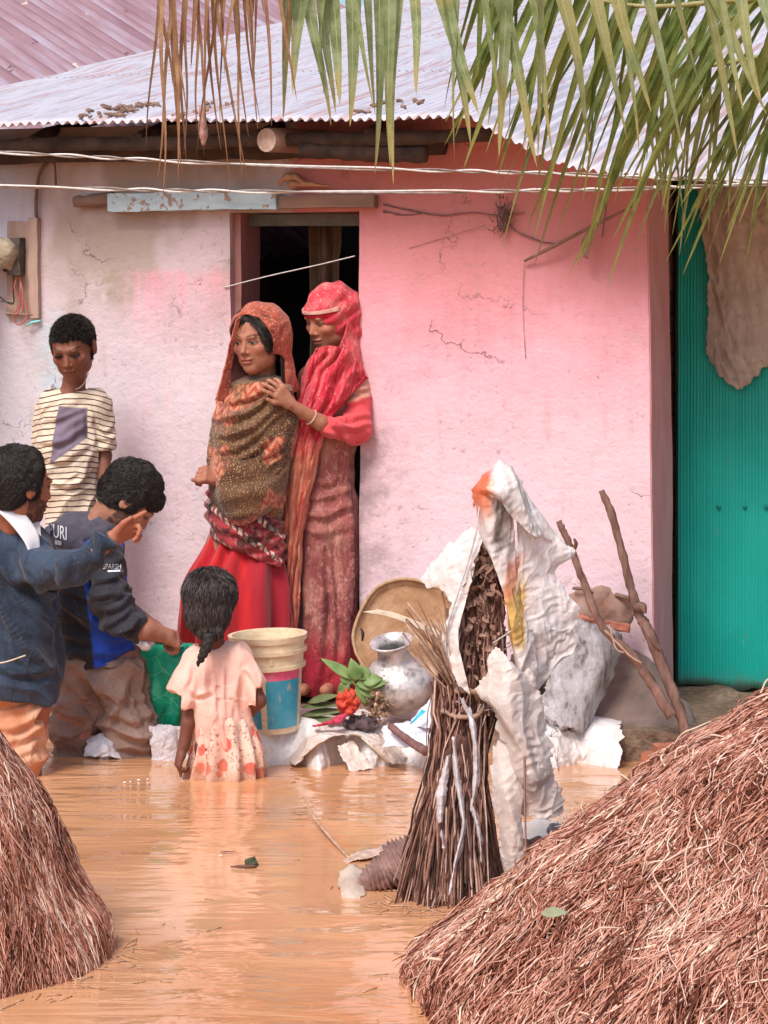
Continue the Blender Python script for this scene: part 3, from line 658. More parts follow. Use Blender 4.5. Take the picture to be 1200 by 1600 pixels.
m = MB(); tube(m, [WP(46, 509, -.02), WP(55, 504, -.03), WP(67, 501, -.02)], .004, 6, 12); obj('cyan_tie', m, simple('cyan_plastic', (.2, .75, .8), (.35, .85, .9), 9), bd)
m = MB(); tube(m, [WP(x, y, -.02) for x, y in ((88, 248), (70, 262), (62, 290), (60, 330), (63, 345))], .007, 8, 40); tube(m, [WP(88, 248, -.02), WP(90, 268, -.02), WP(90, 290, -.015)], .004, 6, 12)
obj('drop_cable', m, simple('brown_cable', (.12, .07, .055), (.2, .12, .1), 30), label='brown cable curving down the wall from the eave to the meter board', cat='cable')
# ---- twig, creeper and dead leaf on the upper pink wall
TW = simple('twig_bark', (.20, .11, .085), (.34, .20, .16), 30, .85, .5, .004)
m = MB(); tube(m, [WP(822, 408, -.02), WP(880, 380, -.05), WP(940, 350, -.06), WP(1002, 318, -.03)], [.005, .007, .006, .003], 7, 40, wob=.3); obj('twig', m, TW, label='bare slanting twig leaning across the upper pink wall', cat='twig')
m = MB(); q = [WP(930, 356, -.07), WP(922, 380, -.075), WP(924, 404, -.07)]; m = sheet([[WP(928, 358, -.075), WP(931, 358, -.07)], [WP(916, 380, -.07), WP(934, 378, -.09)], [WP(918, 402, -.07), WP(926, 405, -.075)]], 10, 16, .004, 30); obj('dead_leaf', m, simple('dead_leaf', (.25, .12, .1), (.4, .22, .18), 30), label='curled dead leaf hanging from the slanting twig', cat='leaf', solid=.002)
m = MB(); tube(m, [WP(952, 300, -.03), WP(951, 325, -.04), WP(944, 370, -.03)], .003, 5, 12); obj('leaf_stalk', m, TW, label='thin dark stalk hanging in front of the slanting twig', cat='stalk')
m = MB()
cp = [[(600, 320), (640, 328), (690, 336), (740, 332), (790, 338)], [(780, 338), (810, 362), (850, 378), (870, 380)], [(790, 336), (820, 332)], [(600, 330), (630, 336), (660, 334)], [(640, 388), (700, 370), (760, 352)], [(820, 412), (818, 480), (822, 560)]]
for i, q in enumerate(cp): tube(m, [WP(x, y, -.008) for x, y in q], [.004, .003, .0015] if i < 4 else .0009, 5, 30, wob=.6, seed=i)
for i in range(70):
    x, y = 788 + rng.normal() * 8, 338 + rng.normal() * 13; q = WP(x, y, -.02 - .02 * rng.random()); d = rng.normal(size=3) * (.009, .006, .015); tube(m, [q - d, q + rng.normal(size=3) * .004, q + d], .0016, 4)
obj('dry_creeper', m, simple('dry_creeper', (.16, .09, .09), (.3, .18, .17), 30), label='withered creeper with a tangled knot clinging to the upper pink wall', cat='creeper')
# ================================================================== THINGS AT THE DOORSTEP
# ---- white tarpaulin over the plinth edge
t = T('white_tarpaulin'); q = t.oc; n1 = t.noise(q, 6, 5, .6); c = t.ramp(n1, [(.3, (.74, .64, .58)), (.48, (.86, .83, .83)), (.7, (.80, .80, .85))])
c = t.mix(t.mr(t.ma('ADD', t.sep(q)[2], t.ma('MULTIPLY', n1, .12)), .20, .13, 0, .5), c, (.62, .42, .30)); t.bump(t.ma('ADD', n1, t.noise(q, 24, 4)), .5, .01); TARP = t.fin(c, .45, .4, trans=.12)
def bench(px0, px1, pyt, seed, label, drop=1.0, kink=()):
    xs = np.linspace(px0, px1, 15 if px1 < 900 else 5); rows = []
    for k, (dy, zz) in enumerate(((.34, .118), (.20, .124), (.07, .128), (.0, .122), (-.05, .088), (-.09, .035), (-.12, -.03), (-.13, -.10))):
        r = []
        for i, x in enumerate(xs):
            Yb = 8.13 + .05 * math.sin(i * 1.7 + seed); q = P(x, 1150, Yb)
            z = zz + (pyt(x) if k < 5 else 0) * (.6 if k == 4 else 1) + .008 * math.sin(i * 2.3 + k)
            yy = Yb + dy + ((.006 if px1 > 900 else .02) * math.sin(i * 2.6 + seed) if k > 2 else 0)
            r.append((q[0] * yy / Yb, yy, z))
        rows.append(r)
    return crisp(sheet(rows, 220, 70, .006, 9, seed, edge=.015), seed, .007), label
mb, lb = bench(352, 690, lambda x: .0 if x < 440 else .012 * math.sin((x - 440) / 30), 1, '')
obj('tarpaulin', mb, TARP, label='white plastic tarpaulin draped over the plinth edge between the girl and the straw bundle', cat='tarpaulin', solid=.002)
mb, lb = bench(838, 968, lambda x: .006 * math.sin(x / 30), 4, ''); obj('tarpaulin', mb, TARP, label='short creased white tarpaulin hanging below the grey slab, ending in a square corner', cat='tarpaulin', solid=.002)
# lifted fold with a dark gap (left centre of the tarpaulin) -----------------
rows = [[P(462, 1196, 7.98), P(500, 1160, 7.96), P(545, 1147, 7.98), P(580, 1163, 7.98), P(612, 1194, 7.97)], [P(455, 1190, 8.03), P(497, 1150, 8.01), P(545, 1143, 8.02), P(590, 1155, 8.02), P(630, 1192, 8.02)], [P(450, 1176, 8.1), P(492, 1143, 8.1), P(545, 1138, 8.1), P(595, 1146, 8.1), P(640, 1176, 8.1)]]
obj('plastic_flap', crisp(sheet(rows, 120, 50, .006, 16, 8, edge=.012), 3, .006), TARP, label='raised fold of cream plastic arching over a dark gap at the waterline', cat='plastic sheet', solid=.002)
rows = [[P(525, 1163, 7.99), P(552, 1160, 7.995)], [P(536, 1182, 7.95), P(572, 1184, 7.97)], [P(545, 1204, 7.92), P(586, 1203, 7.95)]]
obj('plastic_scrap', crisp(sheet(rows, 40, 40, .006, 20, 3, edge=.01), 2, .004), TARP, label='pale folded plastic scrap leaning inside the raised fold at the waterline', cat='plastic scrap', solid=.002)
m = MB(); tube(m, [P(565, 1152, 7.93), P(585, 1170, 7.92), P(608, 1192, 7.92)], .004, 6); obj('stem', m, simple('pale_stem', (.5, .42, .3), (.7, .62, .5), 30), label='pale dry stem lying across the raised plastic fold', cat='stem')
# white paper + packets
WP1 = simple('white_wrapper', (.62, .60, .68), (.80, .80, .86), 20, .5, .4, .006, spec=.4)
obj('wrapper', sheet([[P(690, 1072, 8.0), P(712, 1078, 7.96), P(735, 1085, 7.98)], [P(652, 1112, 7.95), P(690, 1115, 7.90), P(722, 1112, 7.94)], [P(640, 1135, 7.92), P(668, 1138, 7.88), P(705, 1136, 7.9)]], 30, 30, .008, 14, 2, edge=.01), WP1, label='white plastic wrapper beside the metal pot, behind the straw bundle', cat='wrapper', solid=.002)
obj('blue_scrap', sheet([[P(659, 1108, 7.87), P(665, 1112, 7.87)], [P(646, 1124, 7.86), P(657, 1119, 7.86)], [P(640, 1131, 7.86), P(643, 1131, 7.86)]], 6, 10), simple('bright_blue', (.02, .42, .68), (.06, .55, .8), 20, .5), label='small bright blue plastic corner on the white wrapper', cat='plastic scrap', solid=.002)
obj('wrapper', sheet([[P(600, 1136, 7.97), P(640, 1128, 7.93), P(700, 1130, 7.95)], [P(598, 1150, 7.93), P(645, 1146, 7.88), P(700, 1150, 7.9)], [P(600, 1168, 7.9), P(650, 1168, 7.84), P(696, 1172, 7.86)]], 30, 20, .007, 14, 6, edge=.01), WP1, label='crumpled white plastic lying low under the dark stick left of the straw bundle', cat='wrapper', solid=.002)
m = MB(); tube(m, [P(610, 1135, 7.9), P(640, 1158, 7.8), P(665, 1174, 7.7)], [.012, .013, .016], 9, 20, wob=.15); obj('stick', m, simple('dark_stick', (.14, .07, .07), (.26, .14, .13), 40), label='short dark stick poking into the left side of the straw bundle', cat='stick')
m = MB()
for q in ([(142, 1158), (152, 1146), (168, 1150), (182, 1172)],):
    pass
obj('plastic_bag', crisp(sheet([[P(138, 1150, 8.22), P(160, 1142, 8.2), P(196, 1150, 8.22)], [P(136, 1164, 8.18), P(165, 1158, 8.14), P(200, 1164, 8.2)], [P(134, 1182, 8.17), P(168, 1182, 8.12), P(204, 1184, 8.18)]], 70, 50, .01, 12, 8, edge=.01), 5, .007), WP1, label='white plastic showing between the bending man\'s legs', cat='plastic bag', solid=.002)
rows = [[P(232, 1134, 8.16), P(262, 1134, 8.13), P(292, 1133, 8.16)], [P(236, 1160, 8.14), P(262, 1160, 8.12), P(294, 1160, 8.15)], [P(238, 1192, 8.13), P(262, 1192, 8.11), P(296, 1192, 8.14)]]
t = T('printed_sack'); n1 = t.noise(t.oc, 70, 2, .5, 2); c = t.mix(t.mr(n1, .60, .64, 0, .6), t.ramp(t.noise(t.oc, 9, 4), [(.3, (.62, .60, .66)), (.7, (.78, .76, .80))]), (.26, .24, .36)); PS = t.fin(c, .6, .3)
obj('printed_sack', crisp(sheet(rows, 60, 60, .006, 15, 5, edge=.008), 7, .005), PS, label='white sack with faded grey print under the green net bag', cat='sack', solid=.004)
# ---- green net bag / tub
cx = P(253, 1134, 8.22); t = T('green_net'); q = t.oc; n1 = t.noise(q, 14, 5, .6, .8); c = t.ramp(n1, [(.35, (.0, .32, .19)), (.55, (.01, .46, .28)), (.75, (.10, .62, .42))])
ln = t.vor(q, 16, feature='DISTANCE_TO_EDGE'); c = t.mix(t.mr(ln, .035, .0, 0, .45), c, (.25, .75, .55)); t.bump(n1, .5, .02); GN = t.fin(c, .5, .4, trans=.2)
def fgn(th, tt, V): return .010 * np.sin(th * 7 + 5 * tt) * (1 - tt * .3) + .012 * fbm(V * 12, 4)
obj('net_bag', loft([(1006, 222, 296, .6), (1016, 214, 302, .75), (1045, 216, 306, .8), (1090, 222, 302, .8), (1128, 236, 294, .8), (1138, 240, 292, .7)], 8.28, fold=fgn), GN, label='bright green net bag filled with goods, held by the bending man', cat='net bag')
mb = MB(); tube(mb, [P(212, 998, 8.12), P(226, 1008, 8.1), P(240, 1003, 8.12)], [.012, .018, .008], 8, 12, wob=.4); obj('plastic_scrap', mb, WP1, label='small white plastic tuft above the green net bag, by the cuff', cat='plastic scrap')
# ---- paint bucket (tilted)
YB = 8.14; cb = P(427, 1140, YB); ax = P(418, 990, YB) - P(424, 1140, YB); Hh = np.linalg.norm(ax); ax /= Hh; ax[1] -= .02; sx = np.cross((0, 1, 0), ax); sx /= np.linalg.norm(sx); sy = np.cross(ax, sx)
bk = empty('paint_bucket', P(424, 1140, YB), 'tilted cream plastic bucket with pink and blue printed sides on the tarpaulin', 'bucket')
def bring(hs, rs, mb=None, n=64, ang=(0, 2 * math.pi), wrap=True, org=P(424, 1140, YB)):
    th = np.linspace(ang[0], ang[1], n, endpoint=not wrap); hs = np.array(hs, float) * Hh; rs = np.array(rs, float)
    V = org + ax * hs[:, None, None] + rs[:, None, None] * (np.cos(th)[None, :, None] * sx + np.sin(th)[None, :, None] * sy)
    mb = mb or MB(); mb.add(V.reshape(-1, 3), grid_faces(len(hs), n, wrap), None, np.stack(np.broadcast_arrays(th[None] / 6.283, hs[:, None]), -1).reshape(-1, 2)); return mb
t = T('cream_plastic'); n1 = t.noise(t.vs(t.oc, (1, 1, 3)), 14, 5, .6); c = t.ramp(n1, [(.3, (.66, .50, .32)), (.55, (.80, .68, .48)), (.75, (.60, .40, .26))]); t.bump(t.noise(t.oc, 40, 3), .15, .003); CRM = t.fin(c, .45, .4)
rb0, rt0 = .094, .122
def rr(h): return rb0 + (rt0 - rb0) * h
hs = [0, 0, .04, .62, .66, .66, .70, .70, .73, .82, .82, .86, .86, .94, .94, 1.0, 1.0, .97, .05, .05]
rs = [0, rr(0), rr(.04), rr(.62), rr(.66), rr(.66) + .012, rr(.70) + .012, rr(.7) + .003, rr(.73) + .003, rr(.82) + .003, rr(.82) + .013, rr(.86) + .013, rr(.86) + .004, rr(.94) + .004, rr(.94) + .010, rr(1) + .012, rr(1) - .002, rr(1) - .004, rr(0) - .004, 0]
obj('shell', bring(hs, rs), CRM, bk, sharp=35)
def lab(name, c1, c2, h0, h1, a0, a1, grime):
    t = T(name); n1 = t.noise(t.oc, 9, 6, .6); c = t.ramp(n1, [(.35, c1), (.65, c2)]); c = t.mix(t.mr(t.noise(t.vs(t.oc, (3, 3, 1)), 16, 5), .56, .66, 0, grime), c, (.55, .42, .30)); M_ = t.fin(c, .5, .35)
    return obj(name, bring(np.linspace(h0, h1, 6), [rr(h) + .0012 for h in np.linspace(h0, h1, 6)], n=24, ang=(a0, a1), wrap=False), M_, bk)
for a0, a1 in ((-2.35, -1.82), (-1.66, -.40)):
    lab('pink_band', (.74, .08, .22), (.82, .22, .36), .56, .655, a0, a1, .5); lab('blue_label', (.02, .30, .46), (.10, .42, .56), .06, .56, a0 + .02, a1 - .02, .6)
mb = MB(); boxg(mb, P(424, 1140, YB) + ax * Hh * .73 + sy * (-rr(.78) - .006) + sx * .008, (sx, sy, ax), (.012, .01, .032)); obj('lug', mb, CRM, bk)
# ---- hammered aluminium pot, leaning
YP = 8.16; cpt = P(622, 1066, YP); pa = np.array((-.16, -.30, 1.)); pa /= np.linalg.norm(pa); px_ = np.cross((0, 1, 0), pa); px_ /= np.linalg.norm(px_); py_ = np.cross(pa, px_)
pot = empty('metal_pot', P(622, 1118, YP), 'dented round aluminium water pot leaning beside the straw bundle', 'water pot')
prof = [(-.098, 0), (-.096, .04), (-.085, .075), (-.055, .105), (-.01, .120), (.03, .112), (.062, .088), (.080, .064), (.092, .056), (.120, .052), (.135, .056), (.148, .070), (.152, .072), (.151, .066), (.138, .052), (.12, .048), (.08, .058)]
pf = cr(prof, 70); th = np.linspace(0, 6.2832, 72, endpoint=False)
V = cpt + pa * pf[:, 0][:, None, None] + pf[:, 1][:, None, None] * (np.cos(th)[None, :, None] * px_ + np.sin(th)[None, :, None] * py_)
V = V + (fbm(V * 18, 3) * .0035)[..., None] * (V - cpt) / .1 * (pf[:, 0] < .1)[:, None, None]
t = T('aluminium'); n1 = t.noise(t.oc, 22, 5, .65); c = t.ramp(n1, [(.35, (.30, .26, .25)), (.5, (.62, .58, .58)), (.7, (.80, .78, .80))]); dirt = t.mr(t.ma('ADD', t.sep(t.oc)[2], t.ma('MULTIPLY', n1, .05)), .12, .06)
c = t.mix(dirt, c, t.ramp(n1, [(.3, (.20, .13, .10)), (.7, (.42, .33, .30))])); t.set(t.b.inputs['Metallic'], t.ma('SUBTRACT', .50, t.ma('MULTIPLY', dirt, .45))); t.bump(t.vor(t.oc, 55), .35, .005); c_ = c
t.set(t.b.inputs['Base Color'], c); t.b.inputs['Roughness'].default_value = .52; ALU = t.m
m = MB(); m.add(V.reshape(-1, 3), grid_faces(70, 72, True)); obj('vessel', m, ALU, pot)
m = MB(); rg = cpt + pa * .150 + .070 * (np.cos(th)[:, None] * px_ + np.sin(th)[:, None] * py_); tube(m, np.concatenate([rg, rg[:1]]), .0045, 8, cap=False); obj('rim', m, ALU, pot)
# ---- big round winnowing tray leaning on the wall
t = T('tray_mat'); q = t.oc; n1 = t.noise(q, 7, 6, .65); n2 = t.noise(t.vs(q, (1, 1, 1)), 60, 3); c = t.ramp(n1, [(.3, (.30, .15, .08)), (.5, (.44, .25, .14)), (.7, (.60, .42, .29))]); wv = t.n('TexWave', {'Vector': t.vs(q, (1, 1, 1), rot=(0, .6, 0)), 'Scale': 60.0, 'Distortion': 2.0}).outputs[1]
c = t.mix(t.mr(n2, .5, .75, 0, .5), c, (.24, .12, .06)); t.bump(t.ma('ADD', wv, t.ma('MULTIPLY', n1, 3.)), .35, .006); TRM = t.fin(c, .8, .2)
tr = empty('winnowing_tray', P(650, 1060, 8.4), 'large round brown tray leaning against the pink wall behind the metal pot', 'tray')
out = [(556, 1020), (552, 990), (566, 950), (590, 918), (628, 905), (668, 912), (705, 932), (724, 965), (722, 1010), (700, 1045), (650, 1066), (600, 1062), (575, 1050)]
oc_ = cr(np.array(out + out[:1], float), 91)[:-1]; cc = oc_.mean(0)
def trd(x, y): return 8.30 + (1062 - y) / 157 * .16
V = []; 
for k, s_ in enumerate((0, .2, .4, .6, .78, .9, .96, 1.0, 1.01, 1.0)):
    for (x, y) in oc_:
        xx, yy = cc + (np.array((x, y)) - cc) * s_; V.append(P(xx, yy, trd(xx, yy) + .03 * (1 - s_ ** 2) - (.012 if s_ > .9 else 0) + (.02 if k == 9 else 0)))
V = np.array(V); V += (fbm(V * 9, 4) * .006)[:, None] * np.array((0, 1, 0)); m = MB(); m.add(V, grid_faces(10, 90, True)); obj('mat', m, TRM, tr, solid=.004)
m = MB(); rg = np.array([P(x, y, trd(x, y) - .015) for x, y in oc_]); tube(m, np.concatenate([rg, rg[:1]]), .006, 8, cap=False); obj('rim', m, simple('tray_rim', (.34, .2, .1), (.52, .34, .2), 40), tr)
m = MB(); tube(m, [P(564, 982, 8.27), P(567, 990, 8.26), P(566, 1001, 8.27)], [.003, .007, .003], 6, 8); obj('tie', m, simple('black_tie', (.02, .02, .02), (.05, .04, .04), 9), tr)
rows = [[P(566, 956, 8.30), P(590, 952, 8.30)], [P(620, 968, 8.285), P(625, 960, 8.285)], [P(690, 1000, 8.25), P(692, 988, 8.25)]]
obj('tray_strap', sheet(rows, 8, 40, .003, 20), simple('pale_strap', (.55, .42, .3), (.72, .6, .48), 30), tr, solid=.003)
# ---- plant with broad leaves, red cloth ball, dried flowers
LEAF = simple('broad_leaf', (.10, .22, .055), (.30, .42, .16), 18, .5, .3, .004, spec=.4, trans=.2)
def leaf(mb, a, b, wd, nrm=(0, -1, .3), curl=.02):
    a, b = np.array(a), np.array(b); d = b - a; L_ = np.linalg.norm(d); d /= L_; s_ = np.cross(d, nrm); s_ /= np.linalg.norm(s_); up = np.cross(s_, d); tt = np.linspace(0, 1, 9)
    ww = wd * np.sin(np.pi * np.clip(tt, 0, 1) ** .8) + .0006
    V = np.stack([a + d * L_ * x + up * (-curl * x * x) + s_ * y * w_ + up * (.25 * abs(y) * w_) for x, w_ in zip(tt, ww) for y in (-1, -.5, 0, .5, 1)])
    mb.add(V, grid_faces(9, 5), None, np.stack([np.repeat(tt, 5), np.tile([0, .25, .5, .75, 1], 9)], 1))
pl = empty('leafy_sprig', P(560, 1085, 8.05), 'sprig of broad green leaves lying by the tray in front of the doorway', 'leaves')
m = MB(); Yl = 8.04
for a, b, wd in (((556, 1062), (503, 1028), .014), ((560, 1064), (548, 1032), .020), ((566, 1066), (596, 1058), .018), ((556, 1068), (600, 1072), .016), ((548, 1070), (540, 1044), .022), ((562, 1078), (590, 1088), .012), ((556, 1072), (574, 1100), .012), ((575, 1062), (560, 1040), .018), ((545, 1066), (528, 1084), .014), ((570, 1072), (604, 1064), .012)):
    leaf(m, P(*a, Yl), P(*b, Yl - .03 * random.random()), wd * 1.25, (random.uniform(-.3, .3), -1, .5))
obj('leaves', m, LEAF, pl, solid=.001)
m = MB(); tube(m, [P(575, 1100, Yl + .01), P(560, 1075, Yl), P(520, 1040, Yl)], .003, 6, 12); obj('stalk', m, simple('green_stalk', (.12, .2, .06), (.2, .3, .1), 20), pl)
m = MB()
for a, b, wd in (((470, 1118), (545, 1108), .016), ((462, 1128), (530, 1122), .015), ((470, 1105), (540, 1100), .014), ((465, 1135), (520, 1130), .013), ((480, 1098), (530, 1085), .018), ((500, 1112), (560, 1118), .012)): leaf(m, P(*a, 8.14), P(*b, 8.08), wd, (0, -1, 1.2), .005)
obj('fallen_leaves', m, simple('dull_leaf', (.08, .11, .05), (.20, .24, .11), 18, .6), label='dull green leaves lying flat between the bucket and the red flower', cat='leaves', solid=.001)
def crumple(name, c, r, amp, mt, sc=30, seed=0, **kw):
    s = SDF(np.array(c) - max(r) * 1.7, np.array(c) + max(r) * 1.7, .0035); s.ell(c, r, k=0)
    return obj(name, s.mesh(lambda V, N: amp * (1 - 2.2 * np.abs(fbm(V * sc, seed, 3)))), mt, **kw)
crumple('red_flower', P(544, 1096, 8.03), (.032, .028, .038), .012, simple('orange_red', (.46, .03, .02), (.68, .11, .06), 40, .7, .5), 45, 3, label='crumpled orange red flower head below the green leaves', cat='flower')
s = SDF(P(470, 1150, 7.9) - .05, P(560, 1100, 8.2) + .05, .004); s.cone(P(492, 1134, 8.03), P(528, 1126, 8.0), .012, .018, sq=((0, 0, 1), .6)).cone(P(528, 1124, 8.0), P(548, 1112, 8.02), .018, .01, sq=((0, 0, 1), .8))
obj('magenta_cloth', s.mesh(lambda V, N: .008 * fbm(V * 40, 2)), simple('magenta', (.42, .02, .07), (.58, .08, .14), 30), label='small crimson cloth scrap lying flat below the red flower', cat='cloth')
crumple('dark_bag', P(562, 1130, 8.06), (.055, .03, .022), .012, simple('dark_stuff', (.05, .04, .05), (.17, .12, .12), 30), 25, 7, label='dark crumpled bag lying between the crimson cloth and dried flowers', cat='bag')
m = MB(); rg2 = np.random.default_rng(5)
for i in range(170):
    q = P(588 + rg2.normal() * 8, 1100 + rg2.normal() * 19, 8.06 + rg2.normal() * .02); a = rg2.normal(size=3) * .012; leaf(m, q, q + a, .005 + .004 * rg2.random(), rg2.normal(size=3), .003)
for i in range(40):
    q = P(588 + rg2.normal() * 8, 1100 + rg2.normal() * 19, 8.06); a = rg2.normal(size=3) * .02; tube(m, [q, q + a], .0012, 4)
obj('dried_flowers', m, simple('dried_petals', (.14, .07, .045), (.72, .52, .36), 70, .8, .3, det=2), label='bunch of dried brown flowers beside the metal pot', cat='dried flowers')
# ---- grey weathered slab, mud cake and hollow behind
GS = T('grey_slab'); q = GS.oc; n1 = GS.noise(GS.vs(q, (2.4, 2.4, .8), rot=(0, .6, 0)), 9, 6, .65); c = GS.ramp(n1, [(.36, (.13, .11, .11)), (.46, (.36, .33, .34)), (.65, (.56, .54, .58))]); GS.bump(GS.ma('ADD', n1, GS.noise(q, 40, 4)), .8, .014); GSM = GS.fin(c, .85, .2)
rows = [[P(866, 968, 8.27), P(905, 974, 8.25), P(950, 984, 8.23), P(966, 1000, 8.27)], [P(866, 1010, 8.22), P(896, 1016, 8.20), P(936, 1030, 8.18), P(954, 1040, 8.24)], [P(858, 1060, 8.17), P(880, 1068, 8.15), P(914, 1080, 8.13), P(932, 1086, 8.20)], [P(842, 1112, 8.12), P(864, 1124, 8.10), P(892, 1140, 8.08), P(908, 1138, 8.15)]]
s_ = sheet(rows, 70, 90, .004, 9, 4, edge=.012); obj('grey_slab', s_, GSM, label='thick grey weathered bark-like slab leaning below the crossed poles', cat='slab', solid=.045)
rows = [[P(902, 921, 8.33), P(940, 924, 8.31), P(985, 936, 8.33)], [P(896, 946, 8.32), P(940, 950, 8.30), P(988, 958, 8.33)], [P(892, 962, 8.31), P(935, 975, 8.29), P(980, 985, 8.32)]]
obj('mud_cake', sheet(rows, 40, 24, .008, 14, 5, edge=.02), simple('clay', (.30, .16, .12), (.46, .32, .27), 14, .95, .8, .01), label='broken cake of brown clay resting on top of the grey slab', cat='clay lump', solid=.03)
rows = [[P(890, 956, 8.285), P(935, 968, 8.265), P(985, 975, 8.29)], [P(895, 972, 8.28), P(935, 980, 8.26), P(980, 988, 8.29)]]
obj('brick_piece', sheet(rows, 30, 8, .007, 30, 6, edge=.008), simple('terracotta', (.42, .13, .08), (.6, .24, .16), 20, .9, .6), label='broken red terracotta piece wedged under the clay cake', cat='terracotta piece', solid=.02)
m = MB(); tube(m, [P(895, 919, 8.3), P(915, 920, 8.28), P(930, 930, 8.3)], .006, 6); obj('splinter', m, DW, label='grey wood splinter poking out left over the clay cake', cat='splinter'); m = MB(); tube(m, [P(962, 929, 8.3), P(980, 934, 8.28), P(992, 942, 8.3)], .008, 6); obj('splinter', m, DW, label='grey wood splinter lying at the right end of the clay cake', cat='splinter')
crumple('dark_hollow', P(832, 1058, 8.24), (.075, .06, .10), .02, simple('hollow_shade', (.07, .045, .04), (.15, .10, .085), 14, .95, .8, .02), 12, 9, label='dark lump standing in for the shaded hollow left of the grey slab, behind the plastic', cat='clod')  # solid dark lump in place of a shaded hollow
s = SDF(P(860, 1150, 8.0) - .1, P(1060, 1000, 8.5) + .1, .007)
s.cone(P(985, 1060, 8.42), P(1000, 1150, 8.28), .10, .16, sq=((0, 1, 0), .6)).cone(P(930, 1130, 8.30), P(1040, 1140, 8.3), .07, .11, .05)
obj('mud_heap', s.mesh(lambda V, N: .012 * fbm(V * 9, 3, 4)), simple('smooth_mud', (.20, .14, .12), (.33, .25, .22), 6, .95, .5, .02), label='smooth heap of grey brown mud against the wall behind the crossed poles', cat='mud heap')
# bricks at the waterline, stones
BK = simple('red_brick', (.36, .12, .07), (.52, .22, .14), 25, .9, .6)
for i, (x, y, a, lb) in enumerate(((1044, 1184, .2, 'red brick at the waterline, nearer the straw pile of the two'), (1018, 1178, -.3, 'red brick at the waterline, nearer the square tarpaulin corner of the two'))):
    q = P(x, y, 8.02); m = MB(); boxg(m, q - np.array((.035, .02, .03)), ((math.cos(a), math.sin(a), .05), (-math.sin(a), math.cos(a), 0), (-.05, 0, 1)), (.07, .06, .07 if i == 0 else .035), .012, lambda V: V + np.stack([fbm(V * 25, 1), fbm(V * 25, 2), fbm(V * 25, 3)], 1) * .003)
    obj('brick', m, BK, label=lb, cat='brick', group='bricks at the waterline')
# ---- crossed poles
PB = simple('pole_bark', (.13, .065, .05), (.33, .19, .155), 16, .85, .7, .008, stretch=(2, 2, .5))
m = MB(); tube(m, [P(940, 766, 8.20), P(954, 800, 8.19), P(972, 862, 8.17), P(984, 912, 8.15), P(998, 958, 8.13), P(1012, 985, 8.10), P(1035, 1042, 8.08), P(1058, 1100, 8.04), P(1082, 1185, 7.98)], [.010, .013, .014, .014, .016, .019, .018, .019, .015], 12, 90, wob=.22, seed=2)
tube(m, [P(996, 950, 8.12), P(1004, 948, 8.09), P(1008, 958, 8.08)], [.018, .016, .006], 8, 8); tube(m, [P(1010, 985, 8.1), P(1018, 1000, 8.06), P(1030, 1017, 8.07)], [.006, .005, .003], 6, 8)
obj('pole', m, PB, label='longer rough wooden pole with a knot, top end against the pink wall', cat='pole', group='crossed poles')
m = MB(); tube(m, [P(873, 814, 8.16), P(884, 838, 8.15), P(897, 868, 8.14), P(910, 905, 8.12), P(925, 945, 8.09), P(945, 985, 8.07), P(985, 1022, 8.05), P(1014, 1062, 8.03), P(1050, 1120, 8.0)], [.010, .012, .012, .013, .014, .013, .015, .017, .020], 12, 90, wob=.22, seed=7)
tube(m, [P(896, 862, 8.13), P(900, 850, 8.10), P(897, 842, 8.09)], [.008, .007, .004], 6, 8)
obj('pole', m, PB, label='shorter rough wooden pole touching the white plastic at its upper end', cat='pole', group='crossed poles')
m = MB(); tube(m, [P(945, 985, 8.04), P(965, 1005, 8.02), P(985, 1025, 8.01), P(1003, 1036, 8.01)], .0035, 5, 20, wob=.5); tube(m, [P(952, 975, 8.04), P(962, 1012, 8.02), P(975, 1020, 8.01)], .003, 5, 20); obj('vine', m, simple('pale_vine', (.4, .25, .18), (.6, .42, .34), 30), label='pale dry vine wound round the shorter pole', cat='vine')
# ---- debris in the water
m = MB(); tube(m, [P(474, 1246, 7.25), P(495, 1283, 7.05), P(546, 1342, 6.68)], [.003, .004, .005], 7, 30, wob=.2); obj('twig', m, simple('pale_twig', (.36, .2, .13), (.56, .38, .26), 30), label='thin bent twig sticking out of the open water left of the straw bundle', cat='twig')
crumple('weed_clump', (P(393, 1352, 6.61) * (1, 1, 0) + (0, 0, .008)), (.016, .014, .013), .006, simple('weed', (.04, .05, .03), (.12, .12, .07), 30), 60, 2, label='small dark green clump of weed floating in the open water', cat='weed')
m = MB(); q0 = P(372, 1356, 6.58); tube(m, [(q0[0] - .02, q0[1], .004), (q0[0] + .015, q0[1] - .01, .007), (q0[0] + .05, q0[1], .004)], [.002, .005, .003], 6, 12); obj('stem', m, simple('wet_stem', (.12, .06, .04), (.2, .1, .07), 30), label='dark wet stem floating against the clump of weed', cat='stem')
q0 = P(354, 1332, 6.75); m = MB(); leaf(m, (q0[0] - .02, q0[1], .004), (q0[0] + .025, q0[1], .006), .006, (0, 0, 1), .001); obj('floating_leaf', m, simple('wet_leaf', (.2, .08, .05), (.3, .14, .09), 30), label='tiny brown leaf floating behind the clump of weed', cat='leaf', solid=.001)
# white froth specks by the girl
m = MB()
for x, y, s_ in ((195, 1224, 5), (204, 1223, 3), (217, 1220, 5), (231, 1219, 4), (262, 1196, 4), (345, 1339, 3)):
    q = P(x, y, ZC * F / (y - HZ)); tube(m, [(q[0] - s_ * .0012, q[1], .002), (q[0], q[1] - .004, .004), (q[0] + s_ * .0012, q[1], .002)], [.001, .003, .001], 6, 6)
obj('froth', m, simple('froth', (.8, .78, .75), (.9, .9, .88), 30), label='row of tiny white froth specks on the water left of the girl', cat='froth', kind='stuff')
